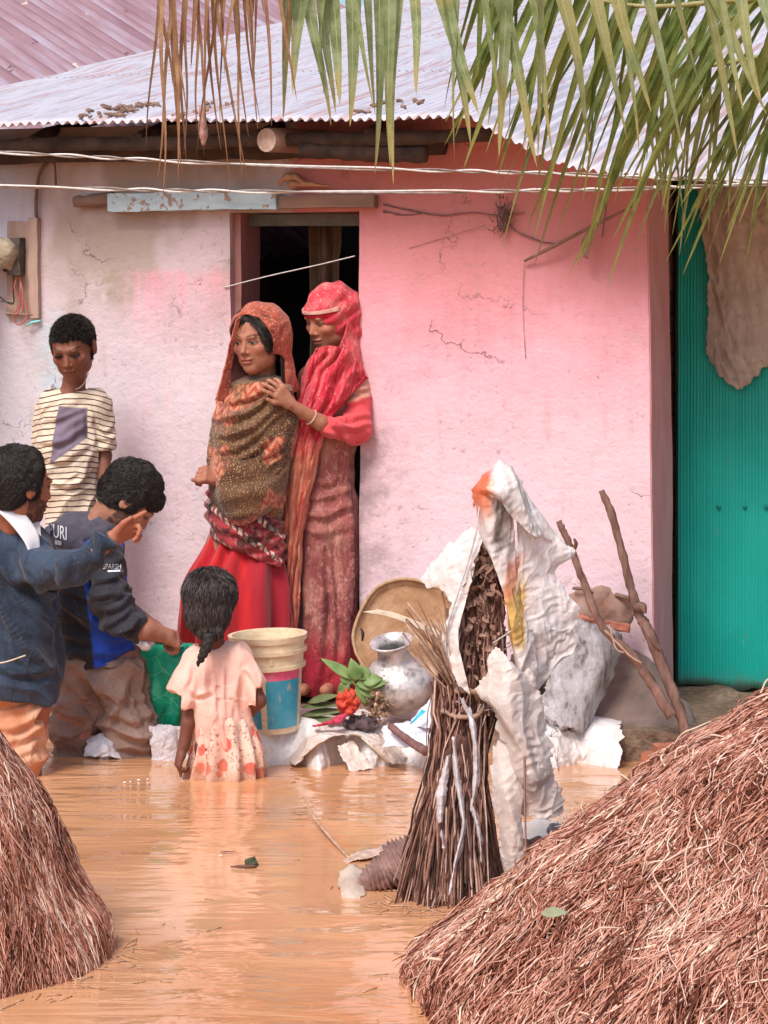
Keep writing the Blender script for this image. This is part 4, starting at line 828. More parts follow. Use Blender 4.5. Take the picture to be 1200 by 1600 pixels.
# ribbed brown bundle in the water + pale plastic around it
YR = 6.35; s = SDF(P(520, 1420, YR) - .12, P(660, 1300, YR) + .12, .004)
s.chain([(P(568, 1388, YR), .022), (P(598, 1368, YR), .042), (P(640, 1352, YR + .02), .062)], .02).cone(P(610, 1330, YR + .04), P(650, 1318, YR + .05), .018, .022, .02)
axr = (P(640, 1340, YR) - P(568, 1388, YR)); axr /= np.linalg.norm(axr)
obj('soaked_sack', s.mesh(lambda V, N: .006 * np.sin((V @ axr + .03 * fbm(V * 6, 2)) * 480) + .008 * fbm(V * 18, 3)), simple('wet_brown_cloth', (.13, .075, .07), (.34, .20, .17), 20, .6, .5, .008), label='ribbed brown soaked sack lying in the water left of the straw bundle', cat='sack')
PLW = simple('pale_plastic', (.62, .46, .36), (.80, .68, .58), 12, .35, .4, .006, spec=.5, trans=.25)
obj('floating_plastic', sheet([[P(531, 1362, 6.45), P(548, 1354, 6.45), P(566, 1362, 6.45)], [P(528, 1385, 6.33), P(545, 1382, 6.31), P(570, 1392, 6.32)], [P(534, 1408, 6.24), P(548, 1410, 6.23), P(563, 1404, 6.24)]], 24, 24, .006, 18, 4, edge=.012), PLW, label='pale plastic floating at the left tip of the soaked brown sack', cat='plastic sheet', solid=.002)
rows = [[P(540, 1340, 6.72) * (1, 1, 0) + (0, 0, .004), P(580, 1335, 6.76) * (1, 1, 0) + (0, 0, .012), P(625, 1328, 6.8) * (1, 1, 0) + (0, 0, .02)], [P(545, 1350, 6.64) * (1, 1, 0) + (0, 0, .003), P(585, 1348, 6.66) * (1, 1, 0) + (0, 0, .012), P(622, 1345, 6.7) * (1, 1, 0) + (0, 0, .02)]]
obj('straw_litter', sheet(rows, 30, 10, .006, 30, 2, edge=.02), simple('litter', (.42, .26, .2), (.66, .5, .42), 60), label='loose pale litter floating behind the soaked brown sack', cat='litter', solid=.002)
# white plastic and grey stone right of the bundle
WPL = simple('cream_plastic_film', (.72, .64, .55), (.84, .80, .74), 10, .4, .4, .006, spec=.45)
Yw = 6.75
obj('plastic_bag', sheet([[P(812, 1284, Yw + .1), P(845, 1278, Yw + .08), P(893, 1294, Yw + .1)], [P(812, 1300, Yw), P(845, 1292, Yw - .03), P(896, 1302, Yw)], [P(815, 1318, Yw - .06), P(842, 1318, Yw - .1), P(868, 1314, Yw - .1)]], 40, 24, .007, 16, 3, edge=.015), WPL, label='cream plastic bag floating between the straw bundle and the big straw pile', cat='plastic bag', solid=.002)
crumple('grey_stone', P(868, 1298, Yw - .12), (.024, .02, .017), .006, simple('grey_stone', (.14, .12, .13), (.36, .33, .36), 30), 40, 2, label='small grey stone lying on the cream plastic bag', cat='stone')
crumple('brown_clod', P(832, 1330, Yw - .16), (.045, .04, .032), .012, simple('clod', (.13, .07, .055), (.26, .16, .13), 20), 25, 5, label='brown clod under the cream plastic bag beside the big straw pile', cat='clod')

# ================================================================== STRAW
STR = [(0, (.13, .045, .03)), (.2, (.34, .125, .085)), (.42, (.56, .26, .18)), (.68, (.72, .41, .32)), (.9, (.86, .60, .50)), (1, (.90, .78, .62))]
STRM = strand_mat('rusty_straw', STR, .95, .08); COREM = simple('straw_core_shade', (.05, .02, .015), (.13, .055, .04), 22, .95, .9, .02, stretch=(1, 1, .5))  # core coloured dark as the shade in gaps between straws
def mound(cx, cy, prof, n, swirl, rad, ln, seed, arc, name, lb, rough=.012, jitter=.25, fray=.02, flat=1.0):
    rg = np.random.default_rng(seed); zs = np.array([p[0] for p in prof]); rs = np.array([p[1] for p in prof])
    def Rz(z): return np.interp(-z, -zs, rs)
    root = empty(name, (cx, cy, 0), lb, 'straw pile')
    zz = np.linspace(zs.max(), zs.min(), 70); th = np.linspace(0, 6.2832, 160, endpoint=False)
    def lump(th_, z_): return 1 + .07 * fbm(np.stack([np.cos(th_) * 2, np.sin(th_) * 2, z_ * 4], -1), seed, 3)
    TH_, ZZ = np.meshgrid(th, zz); RR = Rz(ZZ) * lump(TH_, ZZ) - .012
    V = np.stack([cx + RR * np.cos(TH_), cy + RR * np.sin(TH_) * flat, ZZ], -1)
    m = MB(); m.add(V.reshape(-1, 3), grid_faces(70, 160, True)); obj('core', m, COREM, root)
    # profile parameterised by arc length from top
    s_ = np.concatenate([[0], np.cumsum(np.hypot(np.diff(zs), np.diff(rs)))]); S = s_[-1]
    a0 = rg.uniform(arc[0], arc[1], n); u = rg.random(n) ** .62; s0 = u * S
    K = 6; stp = rg.uniform(.35, 1.6, n) * ln / (K - 1); sw = swirl + rg.normal(size=n) * jitter
    path = np.zeros((n, K, 3)); s = s0.copy(); a = a0.copy(); lift = rg.random(n) ** 2 * rough; fl = (rg.random(n) < .07)
    cv = rg.normal(size=n) * .12
    for k in range(K):
        z = np.interp(s, s_, zs); r = np.interp(s, s_, rs) * lump(a, z) + lift + fl * fray * abs(k / (K - 1) - .5) * 2 - .006 * (1 - np.sin(np.pi * k / (K - 1)))
        path[:, k] = np.stack([cx + r * np.cos(a), cy + r * np.sin(a) * flat, z], 1)
        sw2 = sw + cv * k; s = np.clip(s + stp * np.cos(sw2), 0, S); a = a + stp * np.sin(sw2) / np.maximum(r, .05)
    path += rg.normal(size=path.shape) * .0016
    rd = rad * rg.uniform(.45, 1.35, n)[:, None] * np.array([.5, 1, 1, 1, .9, .3])[None]
    rnd = np.clip(rg.random(n) * .92 + .22 * (noise3(path[:, 0] * 5, 3)) + .24 * noise3(path[:, 0] * 17, 8), 0, .97); wide = rg.random(n) < .012; rnd[wide] = rg.uniform(.93, 1, wide.sum())
    rd[wide] *= 1.5
    obj('straw', tubes(path, rd, 3, rnd), STRM, root, kind='stuff')
    return root
def zat(y, Y): return ZC - (y - HZ) / F * Y
# big pile, lower right
Yc = 5.35; cxr = 1.40; pr = [(.90, 0.0), (.88, .14), (.80, .30)]
for x, y in ((1200, 1085), (1130, 1133), (1060, 1188), (980, 1248), (900, 1304), (830, 1350), (765, 1412), (705, 1488), (672, 1548), (655, 1610)): pr.append((zat(y, Yc) if True else 0, cxr - (x - 600) / F * Yc))
pr.append((-.25, pr[-1][1] + .05)); pr = [(z_ - .03 * min(1, max(0, z_ / .4)), r_ - .008) for z_, r_ in pr]
mound(cxr, Yc, pr, 80000, .10, .0019, .13, 11, (math.pi * .78, math.pi * 1.62), 'straw_pile', 'large rusty brown straw pile filling the lower right corner', rough=.030, jitter=.46, fray=.03)
# smaller pile, lower left
Yc = 5.72; cxl = P(-130, 0, Yc)[0]; pr = [(.70, 0.0), (.68, .05)]
for x, y in ((-30, 1098), (0, 1152), (38, 1198), (74, 1250), (100, 1312), (124, 1380), (146, 1442), (160, 1500)): pr.append((zat(y, Yc), P(x, 0, Yc)[0] - cxl))
pr.append((-.03, pr[-1][1] + .005)); pr.append((-.2, pr[-1][1]))
pr = [(z_ - .035 * min(1, max(0, z_ / .3)), r_ - .006) for z_, r_ in pr]
mound(cxl, Yc, pr, 40000, .0, .0016, .15, 5, (-math.pi * .75, math.pi * .22), 'straw_pile', 'steep brown straw pile at the lower left edge', rough=.020, jitter=.20, fray=.018)
# a few loose pale straws and leaves on the big pile
m = MB(); rg = np.random.default_rng(9)
for i in range(60):
    a = rg.uniform(math.pi * .85, math.pi * 1.5); z = rg.uniform(.0, .75); r = np.interp(-z, [-p[0] for p in [(.9, 0), (.8, .3), (.66, .55), (.5, .78), (.34, 1.0), (.15, 1.17), (0, 1.29)]], [0, .3, .55, .78, 1.0, 1.17, 1.29]) + .015
    q = np.array((1.40 + r * math.cos(a), 5.35 + r * math.sin(a), z)); d = rg.normal(size=3) * .017; d[2] -= .006; o = np.array((math.cos(a), math.sin(a), .8)) * .02
    tube(m, [q - d, q + o * .6, q + d * .7 + o * .3, q + d * 1.4], [.0014, .0022, .0022, .001], 5, 10)
obj('loose_stalks', m, simple('bleached_straw', (.55, .36, .25), (.78, .62, .48), 30), label='bleached pale stalks scattered over the large straw pile', cat='stalks', kind='stuff')
q = P(868, 1428, 4.98); m = MB(); leaf(m, q + (-.03, 0, 0), q + (.025, -.01, .008), .012, (-.5, -.7, .8), .004); obj('green_leaf', m, simple('dull_green', (.20, .22, .13), (.32, .34, .22), 30), label='single dull green leaf lying on the large straw pile', cat='leaf', solid=.001)
q = P(676, 1492, 5.15); m = MB(); tube(m, [q, P(660, 1515, 5.05), P(646, 1542, 4.98)], .0018, 5, 10); tube(m, [P(668, 1497, 5.12), P(690, 1500, 5.1)], .004, 5); obj('stray_stalk', m, simple('stray', (.45, .3, .2), (.7, .55, .4), 30), label='stray stalk sticking out from the lower left foot of the large straw pile', cat='stalk')
m = MB(); rg = np.random.default_rng(31)
for i in range(260):
    k = rg.integers(0, 4); cx_, cy_, r_ = ((1.40, 5.35, 1.29), (-1.108, 5.72, .47), (.17, 6.26, .15), (.0, 6.9, 1.4))[k]; a = rg.uniform(math.pi * .7, math.pi * 1.4) if k == 0 else rg.uniform(-math.pi * .6, .4) if k == 1 else rg.uniform(0, 6.28)
    rr_ = r_ + rg.exponential(.05) if k < 3 else r_ * rg.random() ** .5; q = np.array((cx_ + rr_ * math.cos(a), cy_ + rr_ * math.sin(a), .002)); b_ = rg.uniform(0, 3.14); l_ = rg.uniform(.004, .028) * (1 if k < 3 else .5); d = np.array((math.cos(b_), math.sin(b_), 0)) * l_; tube(m, [q - d, q + (0, 0, .001), q + d], .0013, 4)
obj('floating_straw', m, simple('floating_straw', (.28, .14, .08), (.66, .46, .32), 50), label='tiny straw bits and scum drifting on the water near the piles', cat='straw bits', kind='stuff')
# ---- standing straw bundle
YU = 6.32; sb = empty('straw_bundle', P(705, 1408, 6.22) * (1, 1, 0), 'upright tied bundle of dark jute stalks standing in the water under torn white plastic', 'straw bundle')
rg = np.random.default_rng(21); n = 2600
def bund(n, top, rt, bot, rb_, mid=None, rm=None, K=7, rad=.0035, jit=.004, seed=1, sq=.8):
    rg = np.random.default_rng(seed); a = rg.uniform(0, 6.2832, n); q = rg.random(n) ** .35; st = [(top, rt)] + ([(mid, rm)] if mid is not None else []) + [(bot, rb_)]
    C_ = cr(np.array([s[0] for s in st]), K); Rr = cr(np.array([[s[1]] for s in st]), K)[:, 0]
    path = C_[None] + (q[:, None] * Rr[None])[..., None] * np.stack([np.cos(a), np.sin(a) * sq, a * 0], 1)[:, None]
    path += rg.normal(size=path.shape) * jit; path += (rg.normal(size=(n, 1, 3)) * .034) * (np.linspace(0, 1, K) - .5)[None, :, None]
    e = rg.uniform(0, .25, n); tt = np.linspace(0, 1, K)[None] * (1 - e[:, None]) + e[:, None] * rg.random((n, 1)); ix = tt * (K - 1); i0 = np.minimum(ix.astype(int), K - 2); f = (ix - i0)[..., None]
    path = np.take_along_axis(path, i0[..., None], 1) * (1 - f) + np.take_along_axis(path, i0[..., None] + 1, 1) * f
    return path, rad * rg.uniform(.5, 1.6, (n, 1)) * np.ones((1, K)), rg.random(n)
DJ = strand_mat('dark_jute', [(0, (.03, .014, .012)), (.35, (.11, .05, .038)), (.6, (.27, .135, .10)), (.85, (.48, .28, .22)), (1, (.74, .54, .46))])
p1, r1, u1 = bund(5200, P(722, 1066, YU), .038, P(704, 1418, YU - .06), .120, P(712, 1210, YU), .072, rad=.0023, jit=.0075)
obj('lower_stalks', tubes(p1, r1, 4, u1), DJ, sb, kind='stuff')
m = loft([(1068, 706, 738, .8), (1120, 698, 748, .8), (1210, 682, 752, .8), (1320, 660, 762, .8), (1412, 650, 766, .8)], YU - .02, fold=lambda th, tt, V: .008 * fbm(V * 30, 3)); obj('lower_core', m, simple('bundle_core_shade', (.06, .03, .025), (.14, .07, .055), 30, .95, .8, stretch=(2, 2, .2)), sb)  # dark core colour stands for shade between the stalks
p2, r2, u2 = bund(1100, P(757, 850, YU + .02), .022, P(742, 1110, YU + .03), .06, P(752, 960, YU + .02), .052, seed=2, jit=.008, rad=.0028)
obj('upper_stalks', tubes(p2, r2, 4, u2), DJ, sb, kind='stuff')
# crumpled leaf flakes on the upper part
m = MB()
for i in range(260):
    y = rg.uniform(860, 1090); x = 757 + (y - 860) * -.05 + rg.normal() * (10 + (y - 860) * .06); q = P(x, y, YU - .035 + rg.normal() * .01); d = rg.normal(size=3) * (.014, .01, .02); leaf(m, q, q + d, .004 + .006 * rg.random(), rg.normal(size=3), .004)
obj('flakes', m, simple('brown_flakes', (.12, .06, .045), (.42, .26, .2), 40), sb, kind='stuff')
# spray of thin stems to the upper left
N_ = 46; tip = np.stack([rg.uniform(628, 700, N_), rg.uniform(925, 1030, N_)], 1); paths = []
for i in range(N_):
    a = P(718 + rg.normal() * 7, 1090 + rg.normal() * 8, YU - .03); b = P(*tip[i], YU - .05 + rg.normal() * .04); mid = (a + b) / 2 + rg.normal(size=3) * .008 + np.array((.008, 0, -.004)); paths.append(cr([a, mid, b], 7))
obj('stem_spray', tubes(np.array(paths), np.full((N_, 7), .0019) * rg.uniform(.6, 1.6, (N_, 1)), 5), strand_mat('pale_stems', [(0, (.25, .13, .09)), (.6, (.5, .33, .24)), (1, (.72, .56, .44))]), sb)
for i, (pts, r) in enumerate((([(702, 1085), (720, 1078), (742, 1082), (748, 1094)], .008), ([(690, 1110), (715, 1120), (745, 1118), (756, 1104)], .006))):
    m = MB(); tube(m, [P(x, y, YU - .075 + .02 * abs(j - 1.5)) for j, (x, y) in enumerate(pts)], r, 8, 30, wob=.4, seed=i); obj('tie', m, simple('straw_rope', (.26, .16, .11), (.45, .3, .22), 50), sb)
# thin plastic ribbons caught between stalks
RIB = simple('plastic_ribbon', (.42, .34, .34), (.74, .70, .72), 25, .45, .5, .006, spec=.4, trans=.1)
for i, (pts, wd) in enumerate((([(722, 1090), (738, 1130), (744, 1180), (742, 1230), (736, 1262)], 5), ([(708, 1150), (716, 1230), (724, 1290), (712, 1345), (702, 1395)], 4), ([(700, 1180), (690, 1240), (688, 1285)], 7), ([(690, 1300), (693, 1325)], 4), ([(735, 1250), (748, 1300), (752, 1350)], 3))):
    rows = [[P(x - wd * f, y, YU - .13 - .025 * j), P(x, y, YU - .142 - .025 * j), P(x + wd * f, y, YU - .13 - .025 * j)] for j, ((x, y), f) in enumerate(zip(pts, [.6, 1, .9, .7, .25] if len(pts) == 5 else [.5, 1, .4] if len(pts) == 3 else [.6, .4]))]
    obj('plastic_ribbon', crisp(sheet(rows, 12, 90, .003, 40, i, edge=.012), i, .003), RIB, sb, solid=.001)
# ---- torn plastic sack over the bundle
def film(t, c, clear):
    t.set(t.b.inputs['Base Color'], c); t.b.inputs['Roughness'].default_value = .32; t.b.inputs['Specular IOR Level'].default_value = .5
    tl = t.n('BsdfTranslucent', {0: c}); mx = t.n('MixShader', {0: .2, 1: t.b.outputs[0], 2: tl.outputs[0]}); tp = t.n('BsdfTransparent')
    f = t.mr(t.noise(t.oc, 9, 3), .35, .7, clear * .3, clear * 1.8); m2_ = t.n('MixShader', {0: f, 1: mx.outputs[0], 2: tp.outputs[0]}); t.t.links.new(m2_.outputs[0], t.o.inputs[0]); return t.m
t = T('torn_plastic'); q = t.oc; x, y, z = t.sep(q); n1 = t.noise(q, 7, 5, .6); n2 = t.noise(t.vs(q, (1, 1, .25)), 30, 4, .6)
c = t.ramp(n1, [(.3, (.82, .68, .62)), (.5, (.88, .82, .80)), (.7, (.90, .88, .89))])
xj = t.ma('ADD', x, t.ma('MULTIPLY', t.ma('SUBTRACT', n2, .5), .03)); zj = t.ma('ADD', z, t.ma('MULTIPLY', t.ma('SUBTRACT', n1, .5), .08))
orr = t.ma('MULTIPLY', t.mr(xj, -.010, -.035), t.ma('MULTIPLY', t.mr(zj, -.18, -.10), t.mr(xj, -.12, -.085)))
c = t.mix(t.ma('MULTIPLY', orr, t.mr(zj, -.27, -.02, .3, 1)), c, (.85, .20, .05))
gr = t.ma('MULTIPLY', t.mr(t.ma('ABSOLUTE', t.ma('SUBTRACT', xj, .005)), .035, .015), t.ma('MULTIPLY', t.mr(zj, -.26, -.2), t.mr(zj, -.05, -.11))); c = t.mix(t.ma('MULTIPLY', gr, t.mr(n2, .35, .6, .3, .9)), c, (.22, .17, .15))
yl = t.ma('MULTIPLY', t.mr(t.ma('ABSOLUTE', t.ma('SUBTRACT', xj, .038)), .036, .022), t.ma('MULTIPLY', t.mr(zj, -.50, -.46), t.mr(zj, -.27, -.36))); c = t.mix(t.ma('MULTIPLY', yl, .9), c, (.80, .50, .10))
rd = t.ma('MULTIPLY', t.mr(t.ma('ABSOLUTE', t.ma('SUBTRACT', t.ma('ADD', xj, t.ma('MULTIPLY', zj, -.35)), .135)), .03, .01), t.ma('MULTIPLY', t.mr(zj, -.40, -.34), t.mr(zj, -.22, -.28))); c = t.mix(t.ma('MULTIPLY', rd, .7), c, (.82, .26, .12))
t.bump(t.ma('ADD', n2, t.noise(q, 16, 5, .7, 1)), .25, .006); PLA = film(t, c, .22)
YS = 6.28; ps = empty('torn_plastic_sack', P(780, 722, YS), 'torn white and orange plastic sack hooded over the top of the straw bundle', 'plastic sack')
def PR(rows): return [[P(x, y, YS + d) for x, y, d in r] for r in rows]
pieces = [
 ('hood', [[(768, 727, .02), (782, 723, .0), (795, 724, .02), (800, 730, .05)], [(745, 762, .0), (770, 742, -.05), (805, 745, -.04), (822, 772, .04)], [(738, 775, .02), (762, 764, -.08), (815, 790, -.06), (838, 815, .05)], [(737, 795, .04), (768, 775, -.07), (826, 830, -.05), (870, 845, .06)]], 60, 50, .010),
 ('front_flap', [[(736, 768, -.01), (752, 762, -.05), (775, 768, -.045), (798, 792, -.02)], [(744, 800, -.01), (758, 800, -.055), (782, 815, -.045), (806, 850, -.02)], [(750, 838, -.01), (765, 850, -.05), (790, 870, -.04), (812, 900, -.01)], [(762, 862, -.02), (778, 900, -.06), (800, 930, -.045), (818, 960, 0)], [(788, 900, -.03), (795, 960, -.06), (812, 985, -.05), (832, 985, -.01)], [(795, 980, -.02), (805, 1015, -.05), (818, 1035, -.045), (836, 1030, -.01)], [(805, 1030, -.02), (813, 1055, -.04), (822, 1070, -.04), (838, 1062, -.01)]], 50, 90, .008),
 ('left_wing', [[(738, 822, .01), (744, 832, .0), (752, 842, -.01)], [(705, 852, .03), (722, 862, .0), (742, 880, -.02)], [(672, 885, .05), (700, 892, .01), (730, 925, -.02)], [(652, 908, .06), (690, 925, .02), (712, 948, -.01)]], 40, 50, .007),
 ('left_strip', [[(738, 850, .0), (752, 846, -.01)], [(712, 930, -.01), (732, 925, -.02)], [(696, 985, -.02), (716, 990, -.035)], [(700, 1030, -.03), (722, 1035, -.05)], [(716, 1075, -.05), (735, 1085, -.06)]], 16, 70, .006),
 ('right_sheet', [[(800, 745, .03), (818, 765, .04), (838, 800, .05)], [(805, 800, .0), (850, 820, .03), (882, 850, .06)], [(808, 860, -.01), (850, 870, .02), (897, 866, .06)], [(812, 910, -.01), (845, 905, .02), (868, 893, .05)], [(818, 950, -.01), (862, 935, .02), (895, 938, .05)], [(824, 985, -.01), (866, 975, .02), (904, 958, .05)], [(830, 1020, 0), (862, 1005, .02), (888, 985, .04)], [(834, 1062, .0), (850, 1050, .02), (862, 1030, .03)]], 50, 80, .010),
 ('pink_flap', [[(838, 980, .03), (868, 975, .04), (895, 985, .05)], [(836, 1015, .02), (865, 1010, .03), (900, 1015, .05)], [(836, 1050, .02), (852, 1055, .03), (868, 1042, .04)], [(836, 1080, .02), (842, 1078, .03), (848, 1070, .03)]], 30, 40, .006)]
for i, (nm, rws, a, b, wr) in enumerate(pieces): obj(nm, crisp(sheet(PR(rws), int(a * 2), int(b * 2), wr * .4, 6, i * 7, edge=.012), i, .0042), PLA, ps, solid=.0015)
m = MB(); tube(m, [P(x, y, YS - .03) for x, y in ((752, 770), (742, 840), (718, 920), (698, 985), (700, 1030), (722, 1078))], .0025, 5, 40, wob=.3); tube(m, [P(x, y, YS - .05) for x, y in ((770, 1005), (800, 985), (812, 975))], .002, 5, 10); obj('seam_thread', m, RIB, ps)
# lower pieces: woven plastic hanging to the water
t = T('woven_plastic'); q = t.oc; x, y, z = t.sep(q); n1 = t.noise(q, 8, 5, .65); wv = t.ma('MULTIPLY', t.ma('SINE', t.ma('MULTIPLY', x, 900)), t.ma('SINE', t.ma('MULTIPLY', z, 900))); c = t.ramp(n1, [(.3, (.78, .62, .56)), (.5, (.86, .76, .72)), (.7, (.88, .84, .82))]); t.bump(t.ma('ADD', t.ma('MULTIPLY', wv, .15), t.ma('MULTIPLY', n1, 2)), .5, .01); WVN = film(t, c, .14)
ls = empty('woven_sack', P(820, 1360, YS), 'frayed pale woven sack hanging from the right side of the straw bundle into the water', 'woven sack')
low = [('upper_fold', [[(776, 1012, -.05), (790, 1022, -.08), (806, 1040, -.06)], [(762, 1040, -.05), (800, 1048, -.10), (832, 1062, -.05)], [(750, 1085, -.04), (795, 1090, -.11), (845, 1095, -.04)], [(765, 1102, -.04), (800, 1130, -.11), (852, 1130, -.03)], [(788, 1150, -.05), (820, 1170, -.10), (862, 1175, -.03)], [(796, 1195, -.05), (828, 1215, -.09), (862, 1210, -.03)], [(815, 1228, -.05), (835, 1232, -.07), (852, 1225, -.03)]], 50, 80, .008),
 ('lower_panel', [[(790, 1180, -.02), (825, 1185, -.05), (850, 1180, -.01)], [(806, 1225, -.02), (840, 1232, -.05), (868, 1225, -.01)], [(812, 1260, -.02), (845, 1265, -.04), (882, 1255, 0)], [(814, 1278, -.02), (846, 1275, -.04), (880, 1272, 0)]], 40, 40, .007),
 ('inner_panel', [[(778, 1150, -.03), (795, 1150, -.05), (812, 1160, -.04)], [(768, 1215, -.04), (795, 1220, -.07), (816, 1230, -.05)], [(776, 1280, -.05), (800, 1285, -.08), (818, 1290, -.06)], [(782, 1330, -.05), (802, 1335, -.08), (820, 1335, -.06)], [(790, 1370, -.05), (805, 1372, -.07), (822, 1366, -.06)]], 30, 70, .009)]
for i, (nm, rws, a, b, wr) in enumerate(low): obj(nm, crisp(sheet(PR(rws), int(a * 2), int(b * 2), wr * .4, 6, 50 + i * 7, edge=.018), i + 30, .0045), WVN, ls, solid=.0015)
m = MB(); rg = np.random.default_rng(4)
for i in range(60):
    x, y = [(862, 1130), (866, 1180), (850, 1228), (880, 1272), (716, 1080), (762, 1100), (844, 1100)][i % 7]; q = P(x + rg.normal() * 6, y + rg.normal() * 14, YS - .03); tube(m, [q, q + rg.normal(size=3) * (.014, .006, .012) - (0, 0, .008)], .0011, 4)
obj('frayed_threads', m, RIB, ls, kind='stuff')
m = MB(); tube(m, [P(819, 1180, YS - .10), P(820, 1260, YS - .11), P(822, 1350, YS - .12)], .003, 5, 20); obj('edge_stick', m, simple('thin_brown', (.25, .12, .1), (.4, .22, .18), 30), ls)
# ================================================================== PEOPLE
def unit(v): v = np.asarray(v, float); return v / np.linalg.norm(v)
def skin_mat(name, tone=1.0):
    t = T(name); a = t.n('VertexColor', layer_name='Col').outputs[0]; n1 = t.noise(t.oc, 45, 4); n2 = t.noise(t.oc, 9, 3)
    c = t.mix(t.mr(n1, .35, .65, 0, .35), a, (.62, .45, .40), 'MULTIPLY'); c = t.mix(t.mr(n2, .4, .7, 0, .25), c, (1.25, 1.0, .92), 'MULTIPLY')
    t.bump(n1, .15, .002); return t.fin(c, .58, .28, sss=.08)
SKIN = skin_mat('brown_skin')
def head(s, c, R, H, ears=True, nose=1.0, jaw=1.0):
    w = lambda p: c + R @ (np.array(p, float) * H)
    def e(p, r, k=.05, op='add'): s.ell(w(p), np.array(r) * H, R, k * H, op)
    e((0, -.07, .13), (.335, .41, .365), .02); e((0, .08, -.10), (.268, .31, .36), .08); e((0, .225, -.385 * jaw), (.12, .13, .10), .10)
    for x in (-1, 1):
        e((x * .15, .05, -.27), (.11, .20, .13), .09); e((x * .175, .235, -.085), (.095, .11, .085), .07)
    s.cone(w((-.14, .345, .095)), w((.14, .345, .095)), .042 * H, .042 * H, .05 * H)
    for x in (-1, 1): e((x * .13, .415, .018), (.085, .06, .048), .04, 'sub')
    for x in (-1, 1): e((x * .132, .305, .012), (.062, .062, .05), .015)
    s.cone(w((0, .355, .06)), w((0, .425 * nose, -.115)), .024 * H, .040 * H, .035 * H)
    for x in (-1, 1): e((x * .048, .375, -.14), (.034, .045, .028), .02)
    e((0, .362, -.235), (.098, .047, .024), .025); e((0, .352, -.288), (.082, .047, .026), .025); e((0, .42, -.261), (.095, .025, .007), .012, 'sub')
    if ears:
        for x in (-1, 1):
            e((x * .340, -.03, -.02), (.035, .085, .13), .02); e((x * .385, -.01, -.01), (.025, .05, .08), .015, 'sub')
def folds_face(s, c, R, H, k=1.0):
    w = lambda p: c + R @ (np.array(p, float) * H)
    for x in (-1, 1):
        s.cone(w((x * .075, .405, -.13)), w((x * .135, .365, -.25)), .010 * H * k, .006 * H * k, .012 * H, 'sub'); s.cone(w((x * .085, .40, .048)), w((x * .15, .38, -.045)), .008 * H, .004 * H, .012 * H, 'sub')
    s.cone(w((-.05, .415, -.34)), w((.05, .415, -.34)), .014 * H, .014 * H, .02 * H, 'sub')
def face_col(V, c, R, H, col, skin, look=.5, beard=0, brow=1.0, lipc=(.40, .12, .11), bindi=False, hairc=(.015, .012, .012)):
    q = (V - c) @ R / H; x, y, z = q[:, 0], q[:, 1], q[:, 2]; ax_ = np.abs(x); near = np.abs(q).max(1) < .62
    def put(m, cc, a=1.0): m = m & near; col[m] = col[m] * (1 - a) + np.array(cc) * a
    fr = y > .22
    put(fr & (ax_ > .10) & (z < -.02) & (z > -.16) & (y > .25), (skin[0] * 1.18, skin[1] * .98, skin[2] * .95), .5)
    put((y > .30) & (ax_ < .05) & (z < .06) & (z > -.17), (skin[0] * 1.15, skin[1] * 1.12, skin[2] * 1.1), .7)
    d = ((ax_ - .132) / .068) ** 2 + ((z - .012) / .035) ** 2; put(fr & (d < 1.5), np.array(skin) * .55, .8)
    d = ((ax_ - .132) / .060) ** 2 + ((z - .008 + .004) / (.010 + .016 * look)) ** 2
    if look > .1: put(fr & (d < 1), (.36, .29, .26)); put(fr & (d < 1) & (np.hypot(ax_ - .137, (z - .006)) < .027), (.02, .012, .01))
    put(fr & (ax_ > .072) & (ax_ < .195) & (np.abs(z - (.012 + .028 * look + .004)) < .008), (.02, .012, .01))
    put(fr & (ax_ > .055) & (ax_ < .225) & (np.abs(z - (.098 + .03 * np.sin((ax_ - .05) * 14))) < .012 * brow), hairc, .62)
    put((y > .345) & (((x) / .098) ** 2 + ((z + .262) / .052) ** 2 < 1), lipc, .55); put((y > .33) & (ax_ < .088) & (np.abs(z + .262) < .0065), (.05, .015, .015), .9)
    put((y > .34) & (ax_ > .02) & (ax_ < .05) & (np.abs(z + .158) < .01), np.array(skin) * .3, .8)
    if beard:
        n = .5 + .5 * fbm(q * 22, 3); b = (z < -.10 - .25 * np.clip(y, 0, .3)) | ((y < .16) & (z < -.02) & (y > .02))
        b &= (y > -.02) & (z > -.56) & ~((y > .33) & (ax_ < .1) & (np.abs(z + .262) < .05)); put(b & (n > .35), (.025, .018, .016), beard); put(b & (n <= .35), (.025, .018, .016), beard * .6)
        put((y > .30) & (np.abs(z + .19) < .022) & (ax_ < .13), (.02, .015, .015), beard)
    return col
